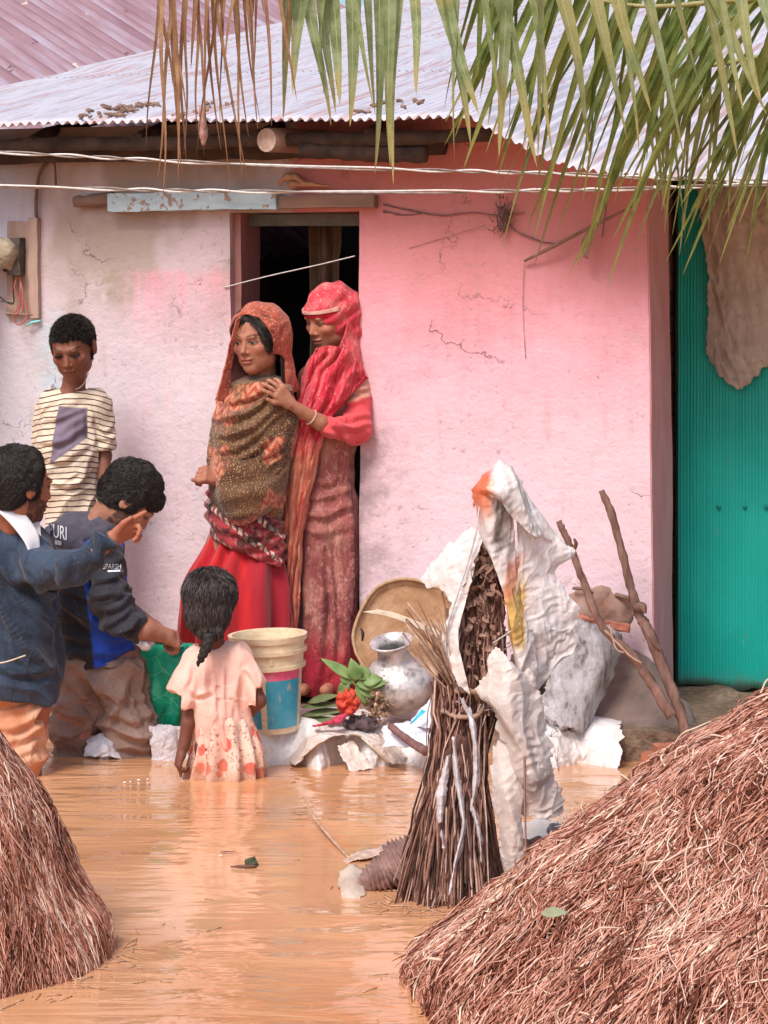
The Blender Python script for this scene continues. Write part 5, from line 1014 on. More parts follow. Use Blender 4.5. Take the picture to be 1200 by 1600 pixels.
def hand(s, wr, kn, nrm, curl=(.3, .35, .4, .45), size=1., thumb=(.8, .6, .3), spread=.08, side=1, k=.004):
    wr = np.asarray(wr, float); kn = np.asarray(kn, float); d = unit(kn - wr); n = unit(np.asarray(nrm, float) - d * np.dot(nrm, d)); sd = np.cross(d, n) * side
    for i, (o, L_) in enumerate(zip((.027, .009, -.009, -.026), (.066, .074, .068, .053))):
        kk = kn + sd * o * size; s.cone(wr + sd * o * .55 * size, kk, .0135 * size, .0105 * size, .010)
        df = unit(d + sd * (o / .027) * spread); p0 = kk; A = 0
        cv = curl[i] if not np.isscalar(curl[i]) else (curl[i],) * 3
        for j, (f, r) in enumerate(((.45, .0088), (.30, .0080), (.25, .0072))):
            A += cv[j]; p1 = p0 + (df * math.cos(A) + n * math.sin(A)) * L_ * f * size; s.cone(p0, p1, r * size, (r - .0008) * size, k); p0 = p1
    b = wr + sd * .017 * size + d * .018; td = unit(sd * thumb[0] + d * thumb[1] + n * thumb[2]); p1 = b + td * .040 * size; td2 = unit(td + d * .5 - sd * .25); s.cone(b, p1, .0125 * size, .0098 * size, .008); s.cone(p1, p1 + td2 * .030 * size, .0095 * size, .0075 * size, k)
def skinned(s, col=(.26, .12, .075), faces=(), disp=None, extra=None):
    g = s.mesh(disp); V = g[0]; C = np.tile(np.array(col, float), (len(V), 1))
    C *= (1 + .06 * fbm(V * 14, 5))[:, None]
    for f in faces: C = face_col(V, col=C, skin=col, **f)
    if extra: C = extra(V, C)
    return g, np.clip(C, 0, 1)
def hair_strands(g, c, R, H, n, ln, rad, flow, seed, lift=.004, curl=0, K=5):
    """short fibres lying on the hair mesh; flow(q)->direction in head coordinates"""
    V = g[0]; N = vnormals(V, g[1]); rg = np.random.default_rng(seed); i = rg.integers(0, len(V), n); p = V[i].copy(); nn = N[i]
    path = np.zeros((n, K, 3)); ph = rg.uniform(0, 6.28, n); cvx = rg.normal(size=(n, 3))
    for k in range(K):
        path[:, k] = p + nn * (lift * math.sin(math.pi * (k + .3) / K))
        q = (p - c) @ R / H; d = flow(q) @ R.T; d = d - nn * (d * nn).sum(1)[:, None]; d /= np.linalg.norm(d, axis=1)[:, None] + 1e-9
        if curl: 
            sd_ = np.cross(d, nn); a = ph + k * 1.5; d = d * .6 + (sd_ * np.cos(a)[:, None] + nn * np.sin(a)[:, None] * .6) * curl
        p = p + d * (ln / K) + cvx * ln * .012
    return tubes(path, rad * np.array([1] * (K - 1) + [.4])[None] * rg.uniform(.6, 1.3, (n, 1)), 3)
HAIRM = strand_mat('black_hair', [(0, (.010, .008, .008)), (.6, (.030, .023, .022)), (1, (.085, .065, .06))], .42, .5)
HAIRB = simple('hair_mass', (.010, .008, .008), (.028, .022, .022), 40, .6, .3, .002, spec=.3)
HAIRG = strand_mat('girl_hair', [(0, (.018, .014, .014)), (.6, (.06, .045, .045)), (1, (.16, .125, .12))], .42, .5)
def cap_hair(s, c, R, H, th=.03, front=.20, side=.1, low=-.28):
    w = lambda p: c + R @ (np.array(p, float) * H)
    s.ell(w((0, -.075, .13)), np.array((.335 + th, .41 + th, .365 + th)) * H, R, 0)
    s.ell(w((0, -.20, -.10)), np.array((.27 + th, .24 + th, .25)) * H, R, .06 * H)
    s.plane_cut(w((0, front, .12)), R @ np.array((0, 1, -.62)), .02 * H)         # hairline over the forehead
    s.plane_cut(w((0, -.02, low)), R @ np.array((0, .35, -1)), .02 * H)
    s.plane_cut(w((0, side, -.05)), R @ np.array((0, 1, -.12)), .02 * H) if side is not None and side < front else None
def fold(amp, sc, seed, dr=(1, 1, 1), ridge=True):
    dr = np.array(dr, float)
    def f(V, N):
        n = fbm(V * sc * dr, seed, 3)
        return amp * (1 - 2.4 * np.abs(n)) if ridge else amp * n
    return f
def text_on(target, string, x0, y0, x1, y1, Y, mat, name, parent, slant=0.0, off=.0075):
    """lettering laid on a garment: glyph mesh projected on to the cloth"""
    from mathutils.bvhtree import BVHTree
    cu = bpy.data.curves.new('lettering', 'FONT'); cu.body = string; cu.size = 1; o = bpy.data.objects.new('lettering', cu); COL.objects.link(o)
    dg = bpy.context.evaluated_depsgraph_get(); me = bpy.data.meshes.new_from_object(o.evaluated_get(dg)); bpy.data.objects.remove(o)
    co = np.array([v.co[:] for v in me.vertices]); lo, hi = co.min(0), co.max(0); tt = (co - lo) / (hi - lo + 1e-9)
    b = BVHTree.FromPolygons([Vector(v) for v in (target[0])], [tuple(int(i) for i in f) for f in target[1]])
    base = wloc(parent)
    for v, q in zip(me.vertices, tt):
        x = x0 + (x1 - x0) * q[0] + 0 * q[1]; y = y1 + (y0 - y1) * q[1] + slant * (q[0] - .5); d = P(x, y, Y) - np.array((0, 0, ZC)); d /= np.linalg.norm(d)
        hit = b.ray_cast(Vector((0, 0, ZC)) , Vector(d)); p = np.array(hit[0]) - d * off if hit[0] else P(x, y, Y)
        v.co = Vector(p - base)
    me.materials.clear(); me.materials.append(mat); t_ = bpy.data.objects.new(name, me); COL.objects.link(t_); t_.parent = parent; return t_
# ------------------------------------------------------------------ boy in the striped shirt
YQ = 8.7; p = lambda x, y, d=0: P(x, y, YQ + d)
hc = p(114, 543, -.03); HR = frame((-.16, -.92, -.40), (-.06, 0, 1)); HH = .228
boy = empty('person', p(112, 1088), 'boy in a cream striped shirt standing by the wall, looking down', 'person', 'people at the flooded house')
s = SDF(p(20, 1110, -.25), p(215, 480, .25), .0033); head(s, hc, HR, HH)
s.cone(hc + HR @ np.array((0, -.10, -.25)) * HH, p(112, 622, .02), .040, .044, .02).cone(p(84, 630, .02), p(146, 630, .02), .038, .038, .03).cone(p(108, 650, .02), p(108, 705, .02), .082, .075, .03, sq=((0, 1, 0), .7)).cone(p(108, 705, .02), p(110, 860, .02), .074, .085, .03, sq=((0, 1, 0), .75))
s.chain([(p(152, 634, .02), .032), (p(163, 712, .03), .026), (p(160, 782, -.02), .018)], .012); hand(s, p(160, 782, -.02), p(158, 812, -.04), (-1, 0, 0), size=.85)
s.chain([(p(76, 634, .03), .032), (p(70, 712, .06), .026), (p(86, 785, .0), .018)], .012); hand(s, p(86, 785, 0), p(90, 812, -.02), (1, 0, 0), size=.85, side=-1)
for x in (92, 128): s.chain([(p(x, 868, .02), .062), (p(x - 2, 970, .0), .042), (p(x, 1072, .03), .026)], .02).cone(p(x, 1078, .02), p(x - 3, 1082, -.10), .024, .018, .01)
bs = (.25, .105, .070)
def scalp(V, C, c=hc, R=HR, H=HH):
    q = (V - c) @ R / H; n_ = fbm(q * 14, 2) * .022; x, y, z = q.T; k = (np.abs(q).max(1) < .62) & ((z + n_ > .235 + .0 * y - .10 * np.clip(np.abs(x) - .15, 0, 1) - np.clip(.25 - y, 0, 1) * .95) | ((y < .02) & (z > -.22))) & ~((np.abs(x) > .325) & (z < .12))
    C[k] = (.022, .014, .012); return C
g, C = skinned(s, bs, [dict(c=hc, R=HR, H=HH, look=.12, brow=1.1, lipc=(.20, .075, .065))], extra=scalp); obj('body', g, SKIN, boy, col=C)
Nb = vnormals(g[0], g[1]); ki = np.nonzero(C[:, 0] < .03)[0]; ki = ki[np.abs((g[0][ki] - hc) @ HR / HH).max(1) < .62]; ki = ki[g[0][ki][:, 2] > (hc + HR @ np.array((0, 0, .06)) * HH)[2] - .06]
rg = np.random.default_rng(3); ii = rg.choice(ki, 26000); pp, nn = g[0][ii], Nb[ii]; dd_ = nn * .6 + rg.normal(size=nn.shape) * .45 + np.array((0, 0, -.35)); pth = pp[:, None] + dd_[:, None] * (np.linspace(0, .006, 4))[None, :, None]
obj('hair', tubes(pth, np.full((26000, 4), .0008), 3), HAIRM, boy)
t = T('striped_jersey'); q = t.oc; x, y, z = t.sep(q); nz = t.noise(q, 7, 3, .5); n3 = t.noise(q, 35, 3)
zz = t.ma('ADD', z, t.ma('ADD', t.ma('MULTIPLY', nz, .030), t.ma('MULTIPLY', n3, .003))); zz = t.ma('ADD', zz, t.ma('MULTIPLY', t.ma('MULTIPLY', x, x), 1.2)); fr_ = t.ma('FRACT', t.ma('MULTIPLY', zz, 1 / .0200))
sl = t.mr(t.ma('ABSOLUTE', t.ma('SUBTRACT', fr_, .5)), .13, .09); c = t.mix(t.noise(q, 18, 4), (.68, .55, .42), (.80, .70, .56)); c = t.mix(sl, c, (.095, .04, .035))
px1 = t.ma('MULTIPLY', t.mr(t.ma('ADD', x, t.ma('MULTIPLY', z, -.12)), -.168, -.160), t.mr(t.ma('ADD', x, t.ma('MULTIPLY', z, .0)), .062, .055))
bx_ = t.ma('MULTIPLY', t.mr(t.ma('ADD', x, t.ma('ADD', t.ma('MULTIPLY', nz, .05), t.ma('MULTIPLY', z, -.1))), -.125, -.120), t.mr(t.ma('ADD', x, t.ma('MULTIPLY', nz, .03)), .074, .070)); bz_ = t.ma('MULTIPLY', t.mr(t.ma('ADD', t.ma('SUBTRACT', z, t.ma('MULTIPLY', x, .7)), t.ma('MULTIPLY', nz, .02)), .895, .905), t.mr(t.ma('ADD', z, t.ma('MULTIPLY', x, .1)), 1.050, 1.042)); 
c = t.mix(t.ma('MULTIPLY', bx_, bz_), c, t.mix(t.noise(q, 20, 4), (.12, .09, .13), (.30, .24, .31))); t.bump(t.ma('ADD', t.noise(q, 9, 4), t.noise(t.vs(q, (1, 1, 1)), 300, 1)), .4, .008); JER = t.fin(c, .85, .15, sheen=.2)
s = SDF(p(20, 900, -.3), p(215, 590, .3), .0036)
s.cone(p(84, 630, .02), p(150, 628, .02), .048, .048, .03).cone(p(107, 655, .01), p(105, 705, .01), .100, .100, .04, sq=((0, 1, 0), .72)).cone(p(105, 705, .01), p(110, 880, .01), .100, .094, .04, sq=((0, 1, 0), .75))
s.cone(p(156, 640, .02), p(162, 694, .03), .040, .044, .018).cone(p(72, 642, .04), p(68, 690, .06), .038, .040, .015)
s.plane_cut(p(160, 699, .03), (.05, 0, -1), .004, p(147, 760, -.1), p(200, 697, .2)); s.ell(hc + HR @ np.array((0, .02, -.52)) * HH + (0, .0, .008), (.056, .10, .062), None, .006, 'sub')
obj('t_shirt', s.mesh(drape([[(66, 660), (100, 652), (138, 632)], [(62, 690), (96, 690), (140, 664)], [(66, 716), (100, 720), (146, 690)], [(100, 770), (125, 745), (148, 700)], [(76, 750), (110, 760), (146, 735)], [(150, 650), (160, 670), (175, 668)], [(150, 680), (165, 686), (176, 680)], [(142, 640), (146, 670), (148, 700)]], 0.009, 5, base=crease(0.0080, 15, (1, 0, .7), 3, .2, both=lambda V, N: .004 * fbm(V * 7, 9)))), JER, boy)
m = MB(); tube(m, [hc + HR @ np.array(a) * HH for a in ((-.18, .02, -.44), (-.12, .17, -.56), (0, .22, -.62), (.12, .17, -.56), (.18, .02, -.44))], .0018, 5, 20); obj('neck_cord', m, WIRE, boy)
obj('shorts', loft([(850, 66, 152, .75), (880, 62, 156, .75), (930, 64, 158, .7), (970, 66, 158, .6)], YQ + .01, fold=lambda th, tt, V: .005 * np.sin(th * 8)), simple('dark_shorts', (.05, .05, .07), (.1, .1, .13), 20), boy)
# ------------------------------------------------------------------ woman in the brown shawl
YQ = 8.6
hc = p(403, 533, -.02); HR = frame((-.50, -.86, -.10), (-.04, .0, 1)); HH = .232
w1 = empty('person', p(372, 1088), 'woman in a brown knitted shawl and red skirt at the left of the doorway', 'person', 'people at the flooded house')
sk = (.40, .175, .115)
s = SDF(p(255, 1110, -.35), p(500, 470, .28), .0030); head(s, hc, HR, HH, nose=1.02); folds_face(s, hc, HR, HH, 1.3)
s.cone(hc + HR @ np.array((0, -.08, -.25)) * HH, p(412, 612, .04), .046, .052, .02).cone(p(358, 628, .02), p(440, 622, .04), .042, .042, .03).cone(p(395, 660, .02), p(388, 800, .02), .10, .10, .03, sq=((0, 1, 0), .7)).cone(p(388, 800, .02), p(380, 850, .02), .10, .12, .03, sq=((0, 1, 0), .75))
s.chain([(p(356, 632, .0), .040), (p(346, 700, -.04), .034), (p(336, 748, -.11), .024)], .012); hand(s, p(336, 748, -.11), p(321, 740, -.135), (.3, .8, -.6), (1.1, 1.15, 1.2, 1.2), .95, (.3, .9, .6), .0, 1)
s.chain([(p(442, 628, .05), .040), (p(440, 700, .02), .034), (p(400, 745, -.09), .022)], .012)
for x in (350, 395): s.chain([(p(x + 6, 850, .02), .075), (p(x, 970, .0), .048), (p(x - 2, 1072, .03), .030)], .02).cone(p(x - 2, 1076, .02), p(x - 8, 1080, -.13), .026, .02, .01)
g, C = skinned(s, sk, [dict(c=hc, R=HR, H=HH, look=.12, brow=1.2, lipc=(.42, .11, .11))]); obj('body', g, SKIN, w1, col=C)
s = SDF(hc - .2, hc + .2, .0036); cap_hair(s, hc, HR, HH, .038, .33, .235, -.50); g = s.mesh(lambda V, N: .0015 * fbm(V * (60, 60, 20), 2)); obj('hair', g, HAIRB, w1)
def wave(q): return np.stack([np.sign(q[:, 0]) * .6, -.3 + 0 * q[:, 0], -.8 + 0 * q[:, 0]], 1)
obj('hair_locks', hair_strands(g, hc, HR, HH, 6000, .05, .0009, wave, 3, .004), HAIRM, w1, kind='stuff')
# hood: shell open towards the face
def cloth_tex(name, base, rough=.85, scale_uv=False, sheen=.2):
    t = T(name); return t, (t.uv if scale_uv else t.oc)
t, q = cloth_tex('orange_border_cloth', None); n1 = t.noise(q, 12, 5, .6); v = t.vor(q, 80); c = t.ramp(n1, [(.3, (.26, .04, .03)), (.55, (.46, .12, .075)), (.75, (.20, .03, .03))]); c = t.mix(t.mr(v, .32, .2, 0, .55), c, (.74, .42, .28)); t.bump(t.ma('ADD', n1, v), .4, .004); HOOD = t.fin(c, .85, .15, sheen=.2)
w_ = lambda a: hc + HR @ (np.array(a, float) * HH)
s = SDF(hc - (.26, .26, .36), hc + (.26, .26, .2), .0034)
s.ell(w_((0, -.10, .10)), np.array((.455, .52, .50)) * HH, HR, 0).cone(w_((.02, -.16, -.15)), w_((.06, -.22, -.72)), .41 * HH, .50 * HH, .12 * HH, sq=(HR[:, 1], .95))
s.ell(w_((0, -.05, .075)), np.array((.41, .52, .445)) * HH, HR, .02 * HH, 'sub').cone(w_((.0, -.10, -.15)), w_((.03, -.10, -.85)), .365 * HH, .42 * HH, .05 * HH, 'sub')
s.plane_cut(w_((0, .20, .1)), HR @ np.array((.0, 1, -.22)), .02 * HH); s.plane_cut(w_((0, 0, -.78)), (0, 0, -1), .01)
obj('hood', s.mesh(fold(.004, 12, 4)), HOOD, w1)
s = SDF(hc - (.26, .26, .36), hc + (.26, .26, .2), .0034)
s.ell(w_((0, -.06, .075)), np.array((.42, .48, .455)) * HH, HR, 0).cone(w_((.0, -.12, -.15)), w_((.03, -.14, -.80)), .375 * HH, .44 * HH, .05 * HH); s.ell(w_((0, -.02, .06)), np.array((.385, .52, .42)) * HH, HR, .02 * HH, 'sub').cone(w_((.0, -.04, -.15)), w_((.03, -.04, -.9)), .34 * HH, .39 * HH, .05 * HH, 'sub'); s.plane_cut(w_((0, .235, .1)), HR @ np.array((.0, 1, -.22)), .01 * HH); s.plane_cut(w_((0, 0, -.72)), (0, 0, -1), .01)
obj('hood_inner_shade', s.mesh(), simple('hood_shade', (.016, .008, .010), (.04, .018, .02), 30, .95), w1)  # near-black inner shell stands in for the shade inside the hood
# hood edge hanging on the far side of the face
rows = [[p(376, 494, -.09), p(369, 500, -.10)], [p(368, 530, -.08), p(361, 530, -.10)], [p(362, 565, -.07), p(353, 565, -.10)], [p(360, 600, -.06), p(344, 603, -.10)], [p(362, 630, -.06), p(336, 625, -.10)]]
obj('hood_edge', sheet(rows, 10, 60, .004, 26, 3), HOOD, w1, solid=.004)
rows = [[p(368, 510, -.02), p(385, 505, .04)], [p(362, 560, -.03), p(392, 560, .04)], [p(352, 612, -.05), p(400, 612, .0)]]
obj('veil_gap_shade', sheet(rows, 14, 30, .004, 20, 3), simple('veil_shade', (.05, .015, .015), (.10, .03, .03), 30), w1, solid=.004)  # dark sheet painted as the shaded gap between face and hood edge
# shawl
t, q = cloth_tex('brown_knit', None, scale_uv=True); uu, vv, _ = t.sep(t.uv); n1 = t.noise(t.oc, 5, 4, .6, .5); n0 = t.noise(t.oc, 13, 3)
qq = t.n('CombineXYZ', {0: t.ma('ADD', uu, t.ma('MULTIPLY', n0, .03)), 1: t.ma('ADD', vv, t.ma('ADD', t.ma('MULTIPLY', n1, .08), t.ma('MULTIPLY', uu, .5))), 2: 0.0}).outputs[0]
vd = t.n('TexVoronoi', {'Vector': t.vs(qq, (1, 1.25, 1)), 'Scale': 92.0, 'Randomness': .45}).outputs['Distance']
dark = t.mix(t.mr(n1, .3, .7), (.075, .035, .018), (.17, .085, .045)); c = t.mix(t.mr(vd, .42, .18, 0, 1), dark, t.mix(n0, (.44, .27, .13), (.30, .16, .07)))
zg = t.ma('FRACT', t.ma('ADD', t.ma('MULTIPLY', vv, 26), t.ma('MULTIPLY', t.ma('PINGPONG', t.ma('MULTIPLY', uu, 26), .5), 1.6))); org = t.mix(t.mr(zg, .45, .55), (.44, .085, .05), (.62, .26, .16))
band = t.mr(t.ma('ADD', vv, t.ma('ADD', t.ma('MULTIPLY', n1, .10), t.ma('MULTIPLY', uu, .35))), .0, .0)
o1 = t.ma('MULTIPLY', t.mr(t.noise(t.vs(t.oc, (1, 1, 1), (2, 0, .4)), 6.5, 3), .53, .60), .85); c = t.mix(o1, c, org)
top = t.mr(t.ma('ADD', vv, t.ma('MULTIPLY', n0, .03)), 1.475, 1.49); wh = t.n('TexVoronoi', {'Vector': qq, 'Scale': 42.0}).outputs['Distance']; tc = t.mix(t.mr(wh, .42, .30), (.30, .06, .035), (.70, .52, .38)); c = t.mix(top, c, tc)
t.bump(t.ma('SUBTRACT', t.ma('MULTIPLY', n0, 1.2), vd), .8, .006); KNIT = t.fin(c, .95, .1, sheen=.3)
cD = crease(0.0208, 11, (1, 0, .75), 3, .16, .8); cU = crease(0.0192, 12, (1, 0, -.35), 5, .14, .8)
def shf(th, tt, V):
    z = V[..., 2]; k = np.clip((z - 1.22) / .10, 0, 1)
    fr = np.clip(-np.sin(th) * 1.6 + .3, 0, 1)
    return (cD(V) * k + cU(V) * (1 - k)) * .5 + .010 * fbm(V * 8, 8) + fr * shd(V)
shd = drape([[(334, 706), (380, 694), (430, 652), (460, 622)], [(330, 738), (375, 738), (430, 700), (458, 655)], [(330, 768), (380, 778), (425, 746), (452, 700)], [(338, 792), (380, 804), (420, 786), (445, 745)], [(342, 655), (388, 642), (430, 606)], [(340, 680), (392, 668), (440, 625)], [(336, 722), (378, 718), (425, 682)], [(335, 752), (380, 757), (425, 724), (450, 690)], [(350, 630), (395, 618), (425, 596)]], .017, 6)
sh = loft([(584, 392, 428, .9, .02), (592, 372, 444, .8, .01), (604, 352, 455, .8, .0), (622, 342, 461, .8, 0), (645, 337, 463, .8, -.01), (670, 334, 463, .8, -.02), (700, 329, 460, .8, -.02), (735, 328, 452, .8, -.03), (765, 328, 446, .8, -.03), (795, 331, 442, .78, -.02), (815, 338, 438, .75, -.01), (826, 350, 434, .7, 0)], YQ, n=180, m=150, fold=shf, pw=2.2)
obj('shawl', sh, KNIT, w1)
# deep hanging fold of the shawl
rows = [[p(328, 728, -.07), p(345, 722, -.13), p(395, 716, -.15), p(452, 690, -.06)], [p(326, 748, -.08), p(350, 752, -.16), p(400, 744, -.17), p(454, 706, -.07)], [p(329, 768, -.08), p(358, 782, -.18), p(408, 768, -.18), p(452, 728, -.07)], [p(334, 788, -.07), p(366, 806, -.17), p(410, 792, -.17), p(447, 756, -.07)], [p(342, 800, -.05), p(374, 820, -.13), p(410, 806, -.13), p(441, 780, -.05)]]
_m = sheet(rows, 90, 60, .004, 14, 9); _V = _m.v[0]; _V += np.array((0, -1, .3)) * (.010 * np.sin(_m.uv01[:, 1] * 15 + 2.2 * noise3(_V * 6, 3)) * np.sin(np.pi * _m.uv01[:, 1]))[:, None]
obj('shawl_fold', _m, KNIT, w1, solid=.006)
# printed red, black and white cloth below the shawl
t, q = cloth_tex('printed_sari', None, scale_uv=True); uu, vv, _ = t.sep(t.uv); n1 = t.noise(t.oc, 9, 3)
qq = t.n('CombineXYZ', {0: t.ma('ADD', uu, t.ma('MULTIPLY', n1, .04)), 1: t.ma('ADD', vv, t.ma('ADD', t.ma('MULTIPLY', n1, .05), t.ma('MULTIPLY', uu, .35))), 2: 0.0}).outputs[0]; _u, _v, _ = t.sep(qq)
rowi = t.ma('FRACT', t.ma('MULTIPLY', _v, 20)); cell = t.ma('MULTIPLY', t.mr(t.ma('ABSOLUTE', t.ma('SUBTRACT', rowi, .5)), .26, .2), t.mr(t.ma('ABSOLUTE', t.ma('SUBTRACT', t.ma('FRACT', t.ma('MULTIPLY', _u, 44)), .5)), .34, .26))
big = t.mr(t.ma('FRACT', t.ma('MULTIPLY', _v, 9)), .45, .55); c = t.mix(t.mr(n1, .4, .6), (.42, .05, .06), (.24, .035, .04)); c = t.mix(t.ma('MULTIPLY', cell, t.ma('ADD', .15, t.ma('MULTIPLY', big, .85))), c, (.66, .56, .46)); c = t.mix(t.mr(t.noise(t.oc, 20, 3), .52, .6, 0, .8), c, (.035, .02, .02)); t.bump(n1, .4, .008); SARI = t.fin(c, .85, .15, sheen=.2)
lw = loft([(790, 326, 444, .82), (812, 322, 445, .82), (832, 322, 444, .8), (850, 326, 443, .78), (862, 332, 441, .75)], YQ - .01, n=140, m=50, tilt=-.44, cap=(True, False), fold=lambda th, tt, V: .007 * np.sin((V[..., 2] - 2.5 * (V[..., 0] - p(390, 0)[0]) ** 2) * 150 + 2 * fbm(V * 6, 2)) + .006 * fbm(V * 12, 4))
obj('sari_end', lw, SARI, w1, solid=.004)
t, q = cloth_tex('red_skirt', None); n1 = t.noise(t.vs(q, (2, 2, .3)), 9, 4); x = t.sep(q)[0]; c = t.ramp(n1, [(.3, (.28, .010, .015)), (.5, (.50, .012, .020)), (.7, (.66, .02, .025))]); c = t.mix(t.mr(x, .02, .10, 0, .7), c, (.30, .012, .03)); t.bump(t.noise(q, 120, 2), .15, .003); REDS = t.fin(c, .72, .25, sheen=.3)
def skf(th, tt, V): return (.006 + .024 * tt) * np.sin(th * 11 + 1.5 * np.sin(th * 3) + tt * .8) + .008 * fbm(np.stack([np.cos(th) * 3, np.sin(th) * 3, tt * 2], -1), 3)
obj('skirt', loft([(812, 334, 432, .8), (850, 322, 438, .85), (905, 292, 446, .85), (955, 283, 450, .85), (1040, 280, 450, .85), (1092, 284, 450, .85)], YQ + .03, n=200, m=60, fold=skf), REDS, w1)
# ------------------------------------------------------------------ woman in red
YQ = 8.75
hc = p(517, 496, -.02); HR = frame((-.72, -.62, -.30), (.0, -.05, 1)); HH = .238
w2 = empty('person', p(500, 1088), 'woman in red headscarf in the doorway, hand on the other woman\'s shoulder', 'person', 'people at the flooded house')
sk = (.44, .20, .13)
s = SDF(p(400, 1110, -.40), p(610, 425, .25), .0033); head(s, hc, HR, HH); folds_face(s, hc, HR, HH, .7)
s.cone(hc + HR @ np.array((0, -.08, -.25)) * HH, p(520, 572, .02), .044, .05, .02).cone(p(484, 590, .0), p(556, 596, .0), .044, .044, .03).cone(p(516, 620, .01), p(508, 740, .01), .10, .085, .03, sq=((0, 1, 0), .7)).cone(p(508, 740, .01), p(502, 830, .01), .085, .115, .03, sq=((0, 1, 0), .75))
s.chain([(p(558, 605, -.02), .040), (p(549, 680, -.09), .033), (p(500, 660, -.19), .028), (p(452, 630, -.25), .019)], .012); hand(s, p(452, 630, -.25), p(437, 612, -.27), (-.35, .75, -.3), (.22, .3, .35, .4), .92, (.7, .7, .2), .30, 1)
s.chain([(p(480, 602, .04), .038), (p(478, 690, .06), .032), (p(470, 760, -.02), .02)], .012)
for x in (485, 522): s.chain([(p(x, 830, .02), .075), (p(x, 960, .0), .048), (p(x - 2, 1068, .03), .030)], .02).cone(p(x - 4, 1074, .02), p(x - 14, 1079, -.15), .027, .02, .01)
g, C = skinned(s, sk, [dict(c=hc, R=HR, H=HH, look=.0, lipc=(.42, .14, .13))]); obj('body', g, SKIN, w2, col=C)
m = MB(); bc, bd_ = p(486, 652, -.205), unit(p(452, 630, -.25) - p(500, 660, -.19)); b1 = unit(np.cross(bd_, UZ)); b2 = np.cross(b1, bd_); th = np.linspace(0, 6.2832, 26); tube(m, [bc + (b1 * math.cos(a) + b2 * math.sin(a)) * .0275 for a in th], .0022, 6, cap=False); obj('bangle', m, simple('bangle_metal', (.6, .42, .3), (.8, .62, .5), 30, .3, 0, spec=.7), w2)
w_ = lambda a: hc + HR @ (np.array(a, float) * HH)
t, q = cloth_tex('red_scarf', None); n1 = t.noise(q, 10, 5, .6); lnz = t.noise(t.vs(q, (1, 1, .6)), 55, 4, .7, 1.2); c = t.ramp(n1, [(.3, (.46, .02, .045)), (.5, (.62, .06, .09)), (.7, (.66, .22, .20))]); c = t.mix(t.mr(lnz, .52, .66, 0, .6), c, (.76, .38, .32)); t.bump(t.ma('ADD', n1, t.noise(q, 60, 3)), .5, .006); SCF = t.fin(c, .85, .15, sheen=.2)
s = SDF(hc - (.24, .24, .26), hc + (.24, .24, .2), .0034)
s.ell(w_((0, -.07, .11)), np.array((.385, .46, .42)) * HH, HR, 0).ell(w_((-.02, -.12, -.20)), np.array((.36, .34, .40)) * HH, HR, .10 * HH).cone(w_((0, .0, -.45)), w_((0, -.15, -.66)), .24 * HH, .34 * HH, .12 * HH)
s.ell(w_((0, .43, -.14)), np.array((.265, .34, .315)) * HH, HR, .012 * HH, 'sub')
obj('headscarf', s.mesh(lambda V, N: .0045 * np.sin(((V - hc) @ HR @ np.array((.25, .45, 1.)) / HH) * 22 + 3 * fbm(V * 9, 2)) + .003 * fbm(V * 22, 5)), SCF, w2)
# band across the forehead
aa = np.linspace(-1.25, 1.25, 26); lo = [w_((math.sin(a) * .385, -.05 + math.cos(a) * .475, .145 + .03 * math.cos(a))) for a in aa]; hi = [w_((math.sin(a) * .382, -.06 + math.cos(a) * .475, .225)) for a in aa]
obj('head_band', sheet([lo, hi], 60, 6, .001, 30), simple('pale_border', (.56, .26, .22), (.72, .44, .36), 40), w2, solid=.004)
lo = [w_((math.sin(a) * .365, -.05 + math.cos(a) * .452, .095 + .02 * math.cos(a))) for a in aa]; hi = [w_((math.sin(a) * .375, -.05 + math.cos(a) * .462, .15)) for a in aa]
obj('under_band', sheet([lo, hi], 60, 6, .001, 30), simple('scarlet', (.55, .01, .03), (.68, .02, .05), 30), w2, solid=.003)
rows = [[p(548, 476, -.07), p(561, 478, -.01), p(566, 482, .05)], [p(540, 520, -.10), p(562, 520, -.02), p(572, 522, .06)], [p(530, 545, -.13), p(560, 550, -.06), p(577, 556, .05)], [p(528, 572, -.13), p(562, 585, -.09), p(582, 590, .04)]]
obj('scarf_end', sheet(rows, 40, 50, .007, 14, 6), SCF, w2, solid=.004)
t, q = cloth_tex('rose_kameez', None); n1 = t.noise(t.vs(q, (1, 1, .5)), 11, 6, .65); sc = t.noise(t.vs(q, (1, 1, .5)), 42, 5, .7, 2.0); z = t.sep(q)[2]
c = t.ramp(n1, [(.3, (.20, .04, .045)), (.5, (.34, .105, .095)), (.7, (.54, .27, .21))]); c = t.mix(t.mr(sc, .54, .62, 0, .5), c, (.62, .38, .31)); c = t.mix(t.mr(sc, .42, .34, 0, .6), c, (.24, .05, .055)); c = t.mix(t.mr(t.ma('ADD', z, t.ma('MULTIPLY', n1, .14)), .33, .20, 0, .9), c, (.36, .015, .04)); c = t.mix(t.mr(z, .95, 1.1, 0, .6), c, (.62, .33, .27)); t.bump(t.ma('ADD', n1, t.noise(q, 90, 3)), .5, .008); KAM = t.fin(c, .88, .15, sheen=.2)
kd = drape([[(455, 765), (500, 778), (553, 758)], [(458, 792), (505, 806), (556, 784)], [(468, 742), (510, 752), (548, 735)], [(462, 818), (500, 834), (545, 822)], [(500, 850), (505, 940), (498, 1060)], [(530, 840), (537, 950), (532, 1070)], [(475, 900), (478, 980), (470, 1060)], [(515, 870), (522, 960), (518, 1050)], [(545, 800), (550, 900), (545, 1000)]], .012, 6)
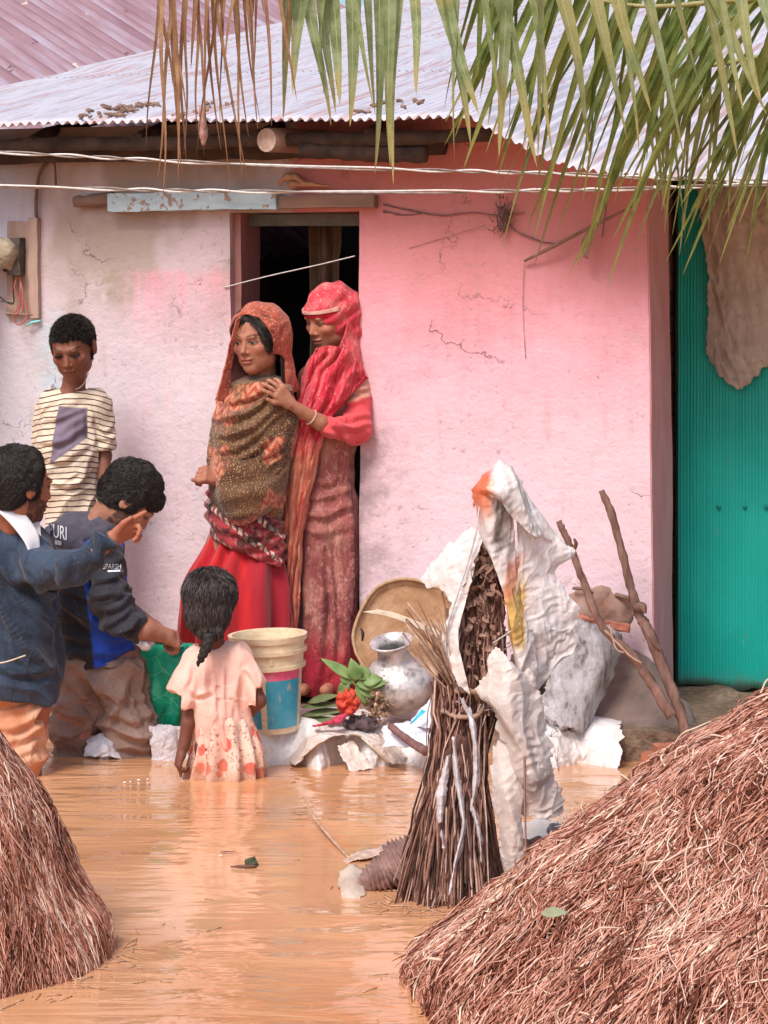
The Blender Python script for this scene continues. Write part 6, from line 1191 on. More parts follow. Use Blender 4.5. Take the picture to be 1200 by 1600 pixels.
def kf(th, tt, V): return kd(V) * np.clip(-np.sin(th) * 1.6 + .3, 0, 1) + (.003 + .010 * tt) * np.sin(th * 7 + 2 * tt + np.sin(th * 2)) + .007 * (1 - 2.4 * np.abs(fbm(V * (7, 7, 9), 3))) * np.clip(1 - np.abs(V[..., 2] - .86) / .25, .15, 1) + .006 * fbm(V * 6, 2)
obj('kameez', loft([(562, 498, 548, .9), (574, 482, 566, .8), (600, 474, 574, .75), (640, 470, 570, .75), (690, 466, 556, .78), (735, 462, 549, .8), (780, 455, 554, .85), (815, 450, 558, .85), (870, 449, 559, .8), (940, 450, 557, .75), (1010, 450, 555, .75), (1060, 450, 553, .75), (1084, 456, 548, .7)], YQ, n=160, m=170, fold=kf), KAM, w2)
s = SDF(p(470, 740, -.33), p(600, 560, .12), .0036)
s.cone(p(556, 604, -.02), p(556, 668, -.075), .056, .054, .02).cone(p(556, 672, -.08), p(516, 668, -.175), .050, .036, .02)
g = s.mesh(drape([[(520, 612), (545, 628), (570, 625)], [(515, 640), (545, 652), (576, 648)], [(520, 662), (550, 668), (576, 662)], [(505, 668), (530, 682), (555, 688)], [(515, 655), (535, 676), (552, 700)], [(535, 600), (560, 608), (575, 606)]], .010, 5, base=crease(.005, 16, (1, 0, -.5), 6, .2))); 
t, q = cloth_tex('sleeve_cloth', None); n1 = t.noise(t.vs(q, (1, 1, 1)), 12, 5); c = t.ramp(n1, [(.3, (.50, .20, .17)), (.55, (.66, .34, .27)), (.7, (.74, .46, .36))]); zz = t.sep(q); c = t.mix(t.mr(t.ma('ADD', t.ma('SUBTRACT', zz[2], t.ma('MULTIPLY', zz[0], .35)), t.ma('MULTIPLY', n1, .05)), 1.065, 1.045), c, t.mix(n1, (.62, .03, .06), (.74, .14, .14))); t.bump(n1, .5, .01); SLV = t.fin(c, .88, .15, sheen=.2)
obj('sleeve', g, SLV, w2)
# gathered crimson dupatta over the chest, hanging to the left
t, q = cloth_tex('crimson_dupatta', None, scale_uv=True); uu, vv, _ = t.sep(t.uv); n1 = t.noise(t.vs(t.uv, (90, 6, 1)), 1, 5, .6, .6); n2 = t.noise(t.oc, 16, 4); z = t.sep(t.oc)[2]
c = t.ramp(n1, [(.3, (.40, .008, .03)), (.48, (.62, .025, .06)), (.68, (.72, .18, .17))]); c2 = t.ramp(n1, [(.3, (.42, .03, .045)), (.48, (.62, .17, .10)), (.66, (.72, .36, .22))]); c = t.mix(t.mr(t.ma('ADD', z, t.ma('MULTIPLY', n2, .15)), 1.06, .92), c, c2); c = t.mix(t.mr(t.vor(t.oc, 70), .30, .15, 0, .4), c, (.78, .40, .34)); t.bump(t.ma('ADD', n1, t.ma('MULTIPLY', n2, .6)), .9, .012); DUP = t.fin(c, .85, .15, sheen=.2)
rows = [[p(494, 545, -.12), p(515, 540, -.135), p(540, 546, -.12), p(556, 556, -.06)], [p(478, 572, -.09), p(500, 580, -.135), p(532, 578, -.13), p(572, 584, -.06)], [p(470, 602, -.08), p(492, 610, -.14), p(522, 612, -.14), p(556, 606, -.10)], [p(463, 632, -.09), p(485, 638, -.145), p(508, 640, -.145), p(530, 636, -.12)], [p(450, 662, -.11), p(472, 668, -.155), p(492, 668, -.15), p(512, 664, -.12)], [p(441, 692, -.11), p(460, 698, -.165), p(482, 700, -.16), p(503, 694, -.12)],
        [p(438, 730, -.10), p(455, 735, -.165), p(476, 736, -.16), p(496, 730, -.12)], [p(438, 780, -.10), p(452, 784, -.155), p(468, 785, -.15), p(484, 780, -.12)], [p(438, 840, -.10), p(450, 845, -.145), p(462, 846, -.14), p(474, 840, -.11)], [p(440, 900, -.10), p(450, 903, -.14), p(460, 904, -.135), p(470, 900, -.11)], [p(444, 950, -.10), p(451, 954, -.13), p(459, 955, -.125), p(466, 950, -.11)], [p(448, 986, -.10), p(452, 988, -.12), p(457, 988, -.12), p(461, 985, -.11)]]
mb = sheet(rows, 70, 220, .007, 14, 6); V_ = mb.v[0]; U_ = mb.uv01; V_ += np.array((0, -1, 0)) * (.009 * np.sin(U_[:, 0] * 22 + 2.5 * np.sin(U_[:, 1] * 9) + 3.4 * fbm(V_ * 8, 3)) + crease(0.0096, 20, (.5, 0, 1), 3)(V_))[:, None]; V_ -= np.array((0, .008, 0)); obj('dupatta', mb, DUP, w2, solid=.005)
rows = [[p(560, 580, -.075), p(575, 590, -.04)], [p(540, 600, -.115), p(552, 612, -.10)], [p(516, 632, -.15), p(526, 642, -.14)], [p(498, 660, -.17), p(506, 668, -.16)]]
obj('scarf_border', sheet(rows, 8, 40, .003, 20, 6), simple('scarlet_border', (.52, .01, .03), (.64, .03, .06), 30), w2, solid=.004)
# ------------------------------------------------------------------ bending man
YQ = 8.24
hc = p(203, 780, -.02); HR = frame((.64, .10, -.76), (.65, 0, .75)); HH = .240
m1 = empty('person', p(165, 1178) * (1, 1, 0), 'bending man in a black and blue jacket, reaching over the green bag', 'person', 'people at the flooded house')
sk = (.42, .20, .135)
s = SDF(p(60, 1260, -.32), p(320, 690, .30), .0033); head(s, hc, HR, HH)
s.cone(hc + HR @ np.array((0, -.10, -.22)) * HH, p(150, 830, .0), .052, .052, .03).cone(p(128, 880, .02), p(148, 1000, .04), .095, .095, .03, sq=((0, 1, 0), .75)).cone(p(155, 872, -.06), p(150, 872, .10), .036, .036, .03)
s.chain([(p(162, 862, -.09), .048), (p(180, 955, -.13), .042), (p(226, 983, -.14), .036), (p(262, 994, -.10), .026)], .015); hand(s, p(262, 994, -.10), p(276, 1000, -.08), (-.2, .6, -.75), (.9, 1.0, 1.0, 1.0), 1.05, (.3, .9, .5), .05, 1)
s.chain([(p(150, 860, .12), .048), (p(190, 950, .14), .042), (p(240, 985, .08), .032), (p(268, 1000, .02), .024)], .015)
for x, x2 in ((118, 116), (192, 214)): s.chain([(p(x, 1040, .03), .085), (p(x2, 1150, .02), .07), (p(x2, 1250, .02), .05)], .02)
g, C = skinned(s, sk, [dict(c=hc, R=HR, H=HH, look=.1, beard=.8)]); obj('body', g, SKIN, m1, col=C)
s = SDF(hc - .24, hc + .24, .0036); cap_hair(s, hc, HR, HH, .040, .36, .12, -.20); s.ell(hc + HR @ np.array((0, .20, .22)) * HH, np.array((.27, .16, .18)) * HH, HR, .08 * HH); g = s.mesh(lambda V, N: .004 * fbm(V * 24, 2)); obj('hair', g, HAIRB, m1)
obj('hair_curls', hair_strands(g, hc, HR, HH, 20000, .036, .0006, lambda q: np.stack([q[:, 0] * .5, .9 + q[:, 0] * 0, .3 - q[:, 1] * 1.5], 1), 3, .005, curl=.10, K=6), HAIRM, m1, kind='stuff')
s = SDF(hc - .24, hc + .24, .0036)
def jacket(name, c1, c2, c3=None):
    t = T(name); a = t.n('VertexColor', layer_name='Col').outputs[0]; n1 = t.noise(t.oc, 14, 5, .6); n2 = t.noise(t.oc, 110, 3); c = t.mix(t.mr(n1, .3, .7, 0, .5), a, (.45, .45, .5), 'MULTIPLY'); c = t.mix(t.mr(n2, .6, .75, 0, .3), c, (.22, .22, .26)); t.bump(t.ma('ADD', n1, t.ma('MULTIPLY', n2, .2)), .6, .010); return t.fin(c, .72, .3, sheen=.15)
JK = jacket('jacket_cloth', 0, 0)
s = SDF(p(30, 1080, -.32), p(260, 770, .32), .0038)
s.cone(p(126, 872, .02), p(148, 1010, .03), .142, .128, .03, sq=((0, 1, 0), .82)).cone(p(118, 850, .02), p(152, 838, .0), .085, .07, .05).cone(p(148, 1000, .03), p(150, 1030, .03), .132, .134, .02, sq=((0, 1, 0), .8)).cone(p(160, 858, -.06), p(150, 858, .12), .062, .062, .04)
s.plane_cut(p(150, 1040, 0), (.09, 0, -1), .004); 
def jc(V, N=None):
    x = 600 + V[:, 0] / V[:, 1] * F; y = HZ + (ZC - V[:, 2]) / V[:, 1] * F
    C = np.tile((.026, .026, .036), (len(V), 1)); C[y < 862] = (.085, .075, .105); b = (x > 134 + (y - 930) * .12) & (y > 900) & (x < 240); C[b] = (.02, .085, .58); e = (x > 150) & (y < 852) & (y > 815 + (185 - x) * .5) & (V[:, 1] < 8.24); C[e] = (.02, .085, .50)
    return C
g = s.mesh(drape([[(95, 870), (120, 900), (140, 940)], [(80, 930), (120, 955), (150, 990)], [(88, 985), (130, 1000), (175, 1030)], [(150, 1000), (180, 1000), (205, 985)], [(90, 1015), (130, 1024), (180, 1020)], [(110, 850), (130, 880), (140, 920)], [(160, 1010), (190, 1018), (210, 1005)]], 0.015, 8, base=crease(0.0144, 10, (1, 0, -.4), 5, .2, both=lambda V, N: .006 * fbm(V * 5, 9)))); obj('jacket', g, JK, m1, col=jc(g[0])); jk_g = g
s = SDF(p(100, 1060, -.36), p(260, 800, .2), .0038)
s.chain([(p(158, 862, -.085), .066), (p(172, 935, -.13), .066), (p(186, 965, -.15), .060), (p(216, 982, -.15), .046)], .02).cone(p(216, 982, -.15), p(222, 984, -.15), .046, .044, .01); s.plane_cut(p(224, 985, -.15), (1, .0, -.45), .004)
g = s.mesh(drape([[(140, 900), (165, 905), (195, 892)], [(142, 930), (170, 932), (200, 915)], [(150, 955), (180, 948), (206, 930)], [(158, 978), (188, 965), (212, 942)], [(172, 992), (198, 980), (222, 955)], [(150, 870), (170, 880), (192, 872)], [(190, 1000), (210, 990), (226, 968)]], 0.012, 6, base=crease(0.0128, 14, (1, 0, .2), 8, .25))); C = np.tile((.030, .030, .042), (len(g[0]), 1)); y = HZ + (ZC - g[0][:, 2]) / g[0][:, 1] * F; x = 600 + g[0][:, 0] / g[0][:, 1] * F; C[(y < 850 - (x - 150) * .35)] = (.02, .085, .50); obj('sleeve', g, JK, m1, col=C)
WHT = simple('white_print', (.66, .68, .74), (.82, .84, .88), 60, .6, .1)
text_on(g, 'SPARSH', 161, 881, 189, 889, 8.1, WHT, 'sleeve_lettering', m1, slant=0); text_on(g, '-', 168, 890.5, 188, 893.5, 8.1, WHT, 'sleeve_lettering', m1, slant=-1)
# collar
m = MB(); cc_ = p(150, 822, .0); cx_ = unit((1, 0, .45)); cy_ = np.array((0, 1., 0)); th = np.linspace(0, 6.2832, 40)
V = np.array([[cc_ + cx_ * math.cos(a) * (.078 + .010 * k) + cy_ * math.sin(a) * (.070 + .01 * k) + np.cross(cx_, cy_) * (.026 - .018 * k) for a in th] for k in range(4)]); m.add(V.reshape(-1, 3), grid_faces(4, 40)); obj('collar', m, simple('charcoal', (.06, .055, .075), (.10, .09, .12), 30), m1, solid=.006)
t = T('brown_trousers'); n1 = t.noise(t.oc, 7, 5, .6); c = t.ramp(n1, [(.3, (.24, .15, .12)), (.5, (.33, .225, .19)), (.7, (.41, .30, .26))]); zz = t.sep(t.oc)[2]; c = t.mix(t.mr(t.ma('ADD', zz, t.ma('MULTIPLY', n1, .1)), .14, .06, 0, .5), c, (.17, .09, .07)); t.bump(t.ma('ADD', n1, t.noise(t.oc, 60, 3)), .6, .012); TRS = t.fin(c, .85, .2)
s = SDF(p(40, 1290, -.3), p(300, 1010, .32), .0042)
s.cone(p(122, 1040, .03), p(182, 1036, .03), .098, .100, .03, sq=((0, 1, 0), .95)); s.chain([(p(124, 1062, .03), .098), (p(118, 1130, .03), .082), (p(116, 1200, .03), .080), (p(116, 1290, .03), .07)], .03).chain([(p(184, 1060, .02), .108), (p(206, 1125, .0), .100), (p(218, 1178, .0), .094), (p(220, 1290, .0), .08)], .03)
obj('trousers', s.mesh(drape([[(92, 1062), (135, 1090), (160, 1128)], [(205, 1050), (190, 1095), (166, 1132)], [(165, 1112), (205, 1124), (242, 1116)], [(172, 1082), (205, 1094), (235, 1088)], [(188, 1144), (225, 1150), (252, 1140)], [(84, 1100), (112, 1118), (145, 1120)], [(82, 1140), (110, 1146), (140, 1136)], [(120, 1050), (150, 1070), (160, 1100)], [(180, 1160), (215, 1170), (250, 1165)], [(215, 1060), (228, 1100), (240, 1140)]], 0.016, 7, base=crease(0.0144, 11, (1, .2, -.9), 5, .2, both=crease(0.0096, 17, (1, 0, .35), 15, .2)))), TRS, m1)
# ------------------------------------------------------------------ man pointing, left edge
YQ = 7.9
hc = p(32, 760, -.02); HR = frame((.78, .60, -.10), (.0, 0, 1)); HH = .250
m2 = empty('person', p(30, 1200) * (1, 1, 0), 'man in a dark navy jacket with a white collar at the left edge, pointing right', 'person', 'people at the flooded house')
sk = (.40, .155, .095)
s = SDF(p(-120, 1330, -.34), p(270, 680, .30), .0033); head(s, hc, HR, HH)
s.cone(hc + HR @ np.array((0, -.10, -.22)) * HH, p(18, 840, .0), .054, .052, .03).cone(p(5, 900, .0), p(12, 1050, .0), .11, .12, .03, sq=((0, 1, 0), .75))
s.chain([(p(60, 888, -.06), .036), (p(122, 884, -.19), .032), (p(176, 842, -.17), .026)], .015)
hand(s, p(178, 841, -.17), p(205, 825, -.165), (.15, -.75, -.55), ((.10, .05, .05), (.75, .9, .6), (1.0, 1.1, .7), (1.1, 1.1, .8)), 1.02, (.55, .85, .2), .10, -1)
s.chain([(p(-20, 900, .05), .036), (p(-28, 980, .06), .04), (p(-30, 1040, .05), .026)], .015)
for x in (-25, 50): s.chain([(p(x, 1080, .02), .075), (p(x - 20, 1180, .0), .065), (p(x, 1300, .0), .05)], .02)
g, C = skinned(s, sk, [dict(c=hc, R=HR, H=HH, look=.5, beard=.75)]); obj('body', g, SKIN, m2, col=C)
s = SDF(hc - .24, hc + .24, .0036); cap_hair(s, hc, HR, HH, .038, .34, .10, -.22); g = s.mesh(lambda V, N: .004 * fbm(V * 22, 2)); obj('hair', g, HAIRB, m2)
obj('hair_locks', hair_strands(g, hc, HR, HH, 20000, .034, .0006, lambda q: np.stack([q[:, 0] * .6, .5 - 1.4 * (q[:, 2] < .1), -.9 * (q[:, 1] < .1) - .1], 1), 3, .004, curl=.08, K=6), HAIRM, m2, kind='stuff')
s = SDF(p(-140, 1130, -.38), p(215, 780, .32), .0038)
s.cone(p(2, 885, .02), p(10, 1040, .02), .172, .172, .03, sq=((0, 1, 0), .74)).cone(p(-18, 858, .02), p(44, 866, .0), .070, .062, .06).cone(p(10, 1040, .02), p(14, 1080, .02), .172, .168, .03, sq=((0, 1, 0), .74))
s.ell(p(22, 808, -.01), (.060, .075, .065), None, .01, 'sub'); s.plane_cut(p(10, 1082, 0), (-.22, 0, -1), .004)
s.chain([(p(52, 884, -.07), .070), (p(118, 884, -.19), .058), (p(168, 848, -.175), .040)], .03); s.plane_cut(p(175, 843, -.17), (1, 0, .55), .004)
g = s.mesh(drape([[(10, 890), (50, 960), (92, 1000)], [(-10, 930), (40, 1010), (82, 1050)], [(60, 905), (85, 950), (95, 980)], [(0, 980), (35, 1030), (70, 1064)], [(30, 870), (65, 920), (95, 940)], [(84, 866), (98, 890), (100, 925)], [(120, 850), (132, 872), (132, 900)], [(148, 838), (158, 858), (156, 880)], [(0, 1040), (40, 1052), (90, 1040)], [(-20, 860), (20, 900), (60, 905)]], 0.016, 8, base=crease(0.0160, 9, (1, 0, -.55), 5, .2, both=lambda V, N: .006 * fbm(V * 5, 9)))); C = np.tile((.020, .032, .058), (len(g[0]), 1)); n_ = fbm(g[0] * 5, 2); C += np.clip(n_, 0, 1)[:, None] * np.array((.02, .035, .06)); obj('jacket', g, JK, m2, col=C)
t_ = [(-10, 776), (10, 792), (32, 815), (50, 842), (54, 868)]
rows = [[p(x + 9, y - 9, -.065 - .004 * i) for i, (x, y) in enumerate(t_)], [p(x, y, -.085 - .004 * i) for i, (x, y) in enumerate(t_)], [p(x - 8, y + 12, -.105 - .006 * i) for i, (x, y) in enumerate(t_)]]
obj('shirt_collar', sheet(rows, 40, 10, .001, 20), simple('white_cotton', (.74, .72, .76), (.84, .83, .86), 30, .8), m2, solid=.004)
rows = [[p(40, 815, -.02), p(62, 815, -.01)], [p(48, 840, -.05), p(64, 838, -.04)], [p(52, 866, -.10), p(62, 862, -.09)]]
obj('shirt_front', sheet(rows, 12, 20, .004, 30), simple('white_cotton', (.62, .55, .55), (.80, .76, .78), 30, .8), m2, solid=.004)
m = MB(); tube(m, [p(-10, 1037, -.135), p(10, 1034, -.138), p(40, 1024, -.140)], .0024, 5, 14); obj('straw_blade', m, simple('pale_blade', (.6, .5, .35), (.75, .65, .5), 30), m2)  # stray pale straw blade, attached to the front of the jacket
t = T('tan_trousers'); n1 = t.noise(t.vs(t.oc, (1, 1, 1), rot=(0, .7, 0)), 9, 5, .6); c = t.ramp(n1, [(.3, (.46, .16, .07)), (.5, (.58, .28, .17)), (.7, (.66, .42, .30))]); t.bump(t.noise(t.oc, 14, 5), .7, .016); TAN = t.fin(c, .85, .2)
s = SDF(p(-130, 1330, -.3), p(160, 1040, .3), .0042)
s.cone(p(-25, 1095, .02), p(30, 1100, .02), .085, .085, .03); s.chain([(p(-28, 1100, .0), .100), (p(-30, 1180, .0), .09), (p(-30, 1320, .0), .08)], .03).chain([(p(30, 1105, .01), .088), (p(26, 1180, -.01), .088), (p(20, 1320, -.03), .085)], .03)
obj('trousers', s.mesh(drape([[(0, 1110), (35, 1105), (62, 1090)], [(0, 1140), (35, 1130), (66, 1105)], [(5, 1165), (40, 1150), (68, 1130)], [(10, 1190), (45, 1172), (66, 1155)], [(-20, 1095), (20, 1092), (50, 1084)]], 0.014, 7, base=crease(0.0144, 11, (1, .2, .7), 5, .2))), TAN, m2)
# back print of the bending man
text_on(jk_g, 'PURI', 76, 820, 104, 841, 8.1, WHT, 'back_lettering', m1, slant=7); text_on(jk_g, '--', 72, 843, 96, 850, 8.1, simple('dull_white_print', (.3, .32, .38), (.45, .47, .52), 60), 'back_lettering', m1, slant=5)
# ------------------------------------------------------------------ girl seen from behind
YQ = 7.83
hc = p(329, 938, .02); HR = frame((.12, .98, -.10), (-.03, 0, 1)); HH = .208
gl = empty('person', p(345, 1215) * (1, 1, 0), 'small girl in a peach dress standing in the water, seen from behind', 'person', 'people at the flooded house')
sk = (.17, .065, .045)
s = SDF(p(230, 1330, -.2), p(440, 880, .25), .0033); head(s, hc, HR, HH)
s.cone(hc + HR @ np.array((0, -.08, -.25)) * HH, p(334, 1022, .03), .036, .040, .02).cone(p(302, 1030, .03), p(374, 1030, .03), .032, .032, .03).cone(p(340, 1050, .03), p(348, 1120, .03), .085, .080, .03, sq=((0, 1, 0), .7)).cone(p(348, 1120, .03), p(350, 1160, .03), .085, .095, .03, sq=((0, 1, 0), .75))
s.chain([(p(298, 1040, .02), .027), (p(296, 1105, .0), .024), (p(294, 1130, -.01), .022), (p(283, 1180, -.03), .016)], .012); hand(s, p(283, 1180, -.03), p(278, 1195, -.035), (.9, .3, 0), (.8, .9, 1., 1.), .72, (-.2, .9, .5), .0, -1)
s.chain([(p(386, 1042, .02), .027), (p(404, 1095, .0), .024), (p(385, 1120, .10), .018)], .012)
for x in (330, 368): s.chain([(p(x, 1170, .03), .06), (p(x, 1320, .03), .035)], .02)
g, C = skinned(s, sk, []); obj('body', g, SKIN, gl, col=C)
s = SDF(hc - .22, hc + .22, .0034); w_ = lambda a: hc + HR @ (np.array(a, float) * HH)
s.ell(w_((0, -.07, .10)), np.array((.385, .45, .41)) * HH, HR, 0).ell(w_((0, -.22, -.17)), np.array((.34, .28, .33)) * HH, HR, .10 * HH).ell(w_((.05, -.32, -.42)), np.array((.20, .14, .12)) * HH, HR, .08 * HH)
s.plane_cut(w_((0, .22, .1)), HR @ np.array((0, 1, -.5)), .02 * HH); g = s.mesh(lambda V, N: .0025 * fbm(V * (50, 50, 18), 2)); obj('hair', g, simple('dusty_black_hair', (.016, .013, .013), (.05, .04, .04), 50, .55, .5, .004, stretch=(1, 1, .2), spec=.5), gl)
obj('hair_strands', hair_strands(g, hc, HR, HH, 12000, .045, .00085, lambda q: np.stack([-q[:, 0] * .7 + .1 * (q[:, 2] < -.1), -q[:, 1] * .4, -.9 + 0 * q[:, 0]], 1), 3, .004, K=6), HAIRG, gl, kind='stuff')
s = SDF(p(290, 1060, -.2), p(360, 975, .1), .003); bp = [p(330, 980, -.080), p(327, 994, -.096), p(323, 1008, -.104), p(319, 1019, -.106), p(314, 1029, -.106), p(309, 1040, -.104)]
bq = cr(bp, 13); br = np.interp(np.linspace(0, 1, 13), (0, .5, .85, 1), (.021, .017, .012, .006))
for i, (q, r) in enumerate(zip(bq, br)): s.ell(q + np.array((.0055 * (-1) ** i * r / .02, 0, 0)), (r * .85, r * .7, r * .9), None, .002)
g2 = s.mesh(lambda V, N: .0012 * fbm(V * 90, 3)); obj('braid', g2, HAIRB, gl)
t = T('peach_dress'); q = t.oc; n1 = t.noise(q, 8, 5, .6); n2 = t.noise(q, 160, 2); c = t.ramp(n1, [(.3, (.72, .36, .30)), (.5, (.80, .48, .41)), (.7, (.84, .58, .50))]); t.bump(t.ma('ADD', n1, t.ma('MULTIPLY', n2, .12)), .5, .012); PCH = t.fin(c, .85, .2, sheen=.2)
s = SDF(p(240, 1190, -.24), p(440, 985, .26), .0036)
s.cone(p(304, 1026, .03), p(374, 1026, .03), .040, .040, .03).cone(p(338, 1052, .03), p(346, 1120, .03), .100, .092, .04, sq=((0, 1, 0), .78)).cone(p(346, 1110, .03), p(352, 1150, .03), .090, .096, .03, sq=((0, 1, 0), .8))
s.cone(p(300, 1030, .01), p(282, 1090, -.01), .032, .050, .02).cone(p(382, 1034, .01), p(404, 1088, .0), .032, .044, .02)
s.ell(hc + (0, .02, -.145), (.05, .06, .05), None, .006, 'sub')
s.plane_cut(p(280, 1082, 0), (-.35, 0, -1), .003, p(230, 1190, -.24), p(297, 1000, .26)); s.plane_cut(p(402, 1072, 0), (.45, 0, -1), .003, p(394, 1190, -.24), p(450, 1000, .26))
s.cone(p(292, 1060, .0), p(281, 1110, -.01), .018, .042, .002, 'sub'); s.cone(p(396, 1060, .0), p(406, 1100, .0), .018, .034, .002, 'sub')
obj('dress_top', s.mesh(drape([[(318, 1040), (322, 1075), (326, 1115)], [(350, 1035), (348, 1075), (352, 1118)], [(376, 1050), (370, 1085), (372, 1120)], [(300, 1040), (292, 1060), (284, 1080)], [(334, 1060), (336, 1090), (334, 1120)], [(385, 1045), (394, 1058), (402, 1070)], [(362, 1080), (362, 1100), (360, 1125)], [(296, 1075), (310, 1085), (330, 1078)]], 0.008, 5, base=crease(0.0096, 13, (.15, 0, 1), 5, .2, both=lambda V, N: .004 * fbm(V * 8, 9)))), PCH, gl)
t = T('flowered_skirt'); uu, vv, _ = t.sep(t.uv); q = t.oc; n1 = t.noise(q, 9, 4); vq = t.n('CombineXYZ', {0: uu, 1: vv, 2: 0.0}).outputs[0]; v = t.n('TexVoronoi', {'Vector': t.vs(vq, (1, .8, 1)), 'Scale': 22.0, 'Randomness': .9}); c = t.ramp(t.noise(q, 8, 4), [(.3, (.74, .42, .33)), (.6, (.82, .62, .52))]); fl = t.ma('ADD', v.outputs['Distance'], t.ma('MULTIPLY', t.noise(q, 40, 3), .35))
c = t.mix(t.mr(fl, .60, .50, 0, .9), c, (.70, .10, .07)); c = t.mix(t.mr(t.noise(q, 55, 3, .6, 1.5), .57, .61, 0, .75), c, (.26, .09, .07)); c = t.mix(t.mr(t.ma('ADD', t.sep(q)[2], t.ma('MULTIPLY', n1, .1)), .16, .04, 0, .7), c, (.42, .20, .12)); t.bump(n1, .4, .01); FLW = t.fin(c, .85, .2)
def gf(th, tt, V): return (.003 + .016 * tt) * np.sin(th * 13 + 2 * np.sin(th * 2)) + .005 * fbm(V * 12, 3)
obj('skirt', loft([(1116, 306, 390, .8), (1130, 305, 397, .85), (1150, 303, 402, .85), (1180, 298, 408, .85), (1215, 292, 412, .85), (1290, 284, 420, .85)], YQ + .03, n=160, m=60, fold=gf), FLW, gl)
# ================================================================== COCONUT PALM (trunk right of the frame)
pb = np.array((2.55, 7.3, -.5)); crown = np.array((2.25, 7.0, 3.35))
palm = empty('coconut_palm', pb, 'coconut palm whose long green and dry fronds hang across the top right of the view', 'palm tree')
m = MB(); tube(m, [pb, pb + (.03, 0, 1.2), (2.38, 7.1, 2.4), crown], [.17, .13, .12, .13], 18, 120, wob=.06)
V_ = m.v[0]; V_ += ((V_ - np.array((2.4, 7.15, 0))) * (1, 1, 0)) * (.05 * np.sin(V_[:, 2] * 90))[:, None]
obj('trunk', m, simple('palm_bark', (.16, .12, .10), (.32, .26, .22), 9, .9, .6, .01), palm)
def frondmat(name, a, b, tip, rib, trans=.35):
    t = T(name); u, v, _ = t.sep(t.uv); n1 = t.noise(t.oc, 22, 4); n2 = t.noise(t.oc, 160, 2); rnd = t.noise(t.oc, 5, 1)
    c = t.mix(t.mr(n1, .3, .7), a, b); c = t.mix(t.mr(rnd, .4, .65, 0, .6), c, tip)
    c = t.mix(t.mr(t.ma('ADD', v, t.ma('MULTIPLY', n1, .3)), .85, 1.15, 0, .95), c, tip); c = t.mix(t.mr(t.ma('ABSOLUTE', t.ma('SUBTRACT', u, .5)), .07, .0, 0, .7), c, rib)
    c = t.mix(t.mr(n2, .55, .75, 0, .4), c, (.10, .10, .04), 'MULTIPLY'); t.bump(n2, .2, .002); return t.fin(c, .5, .35, trans=trans)
FM = {'a': frondmat('pale_palm_leaf', (.20, .27, .10), (.38, .46, .24), (.50, .42, .15), (.55, .60, .36)), 'b': frondmat('deep_palm_leaf', (.08, .13, .02), (.22, .28, .07), (.38, .36, .09), (.32, .38, .13)),
      'c': frondmat('yellow_palm_leaf', (.17, .20, .05), (.33, .36, .12), (.42, .36, .12), (.42, .44, .20)), 'd': frondmat('dry_palm_leaf', (.30, .15, .07), (.46, .30, .16), (.26, .11, .06), (.50, .34, .2))}
def leaflets(items, key, parent, name='leaflets', thin=1.0):
    """items: (base point, initial direction, length, droop, width)"""
    m = MB(); K = 16; rg = np.random.default_rng(len(items))
    for (b, d, L_, g, wd) in items:
        b = np.array(b, float); d = unit(d); tt = np.linspace(0, 1, K)
        c = b + d * L_ * tt[:, None] + np.array((0, 0, -1.)) * (g * L_ * tt ** 2)[:, None] + rg.normal(size=3) * .02 * L_ * (tt ** 2)[:, None]
        c += (np.array((.010, .006, 0)) * np.sin(tt * rg.uniform(3, 8) + rg.uniform(0, 6))[:, None]) * L_
        Tn = np.gradient(c, axis=0); Tn /= np.linalg.norm(Tn, axis=1)[:, None]; tw = rg.uniform(-.9, .9) + tt * rg.uniform(-1.2, 1.2)
        s0 = np.cross(Tn, (0, 1., .1)); s0 /= np.linalg.norm(s0, axis=1)[:, None]; n0 = np.cross(Tn, s0)
        sd = s0 * np.cos(tw)[:, None] + n0 * np.sin(tw)[:, None]; up = np.cross(Tn, sd)
        w = wd * (.35 + .65 * np.minimum(1, tt / .12)) * np.clip(1 - tt, 0, 1) ** .62 + .0008
        V = np.stack([c - sd * w[:, None] * .5 + up * w[:, None] * .16, c, c + sd * w[:, None] * .5 + up * w[:, None] * .16], 1)
        m.add(V.reshape(-1, 3), grid_faces(K, 3), None, np.stack(np.broadcast_arrays(np.array((0, .5, 1.))[None], tt[:, None]), -1).reshape(-1, 2))
    return obj(name, m, FM[key], parent)
RIBM = simple('palm_midrib', (.30, .30, .12), (.46, .42, .2), 20, .6, .2)
def frond(path, key, n, ang, ln, wd, droop, seed, lab, spread=.10, both=True, rib=.016, jl=.2, ja=.14, tail=None):
    rg = np.random.default_rng(seed); pts = cr([crown] + [P(*q) for q in path], 120)
    f = obj('frond', tube(MB(), pts, np.linspace(rib, .004, 120), 8), RIBM, palm, label=lab); f['label'] = lab
    s0 = int(120 * (1.0 / (len(path))))
    items = []
    for i in range(n):
        t_ = (i + rg.uniform(-.3, .3)) / n; k = int(np.clip(s0 + t_ * (119 - s0), 0, 119)); b = pts[k]; a = np.interp(t_, np.linspace(0, 1, len(ang)), ang) + rg.normal() * ja
        L_ = np.interp(t_, np.linspace(0, 1, len(ln)), ln) * rg.uniform(1 - jl, 1 + jl * .4); dy = (rg.choice([-1, 1]) if both else -1) * rg.uniform(0, 1) * spread
        items.append((b, (math.sin(a), dy, -math.cos(a)), L_, droop * rg.uniform(.5, 1.4), wd * rg.uniform(.7, 1.25)))
    leaflets(items, key, f)
    return f
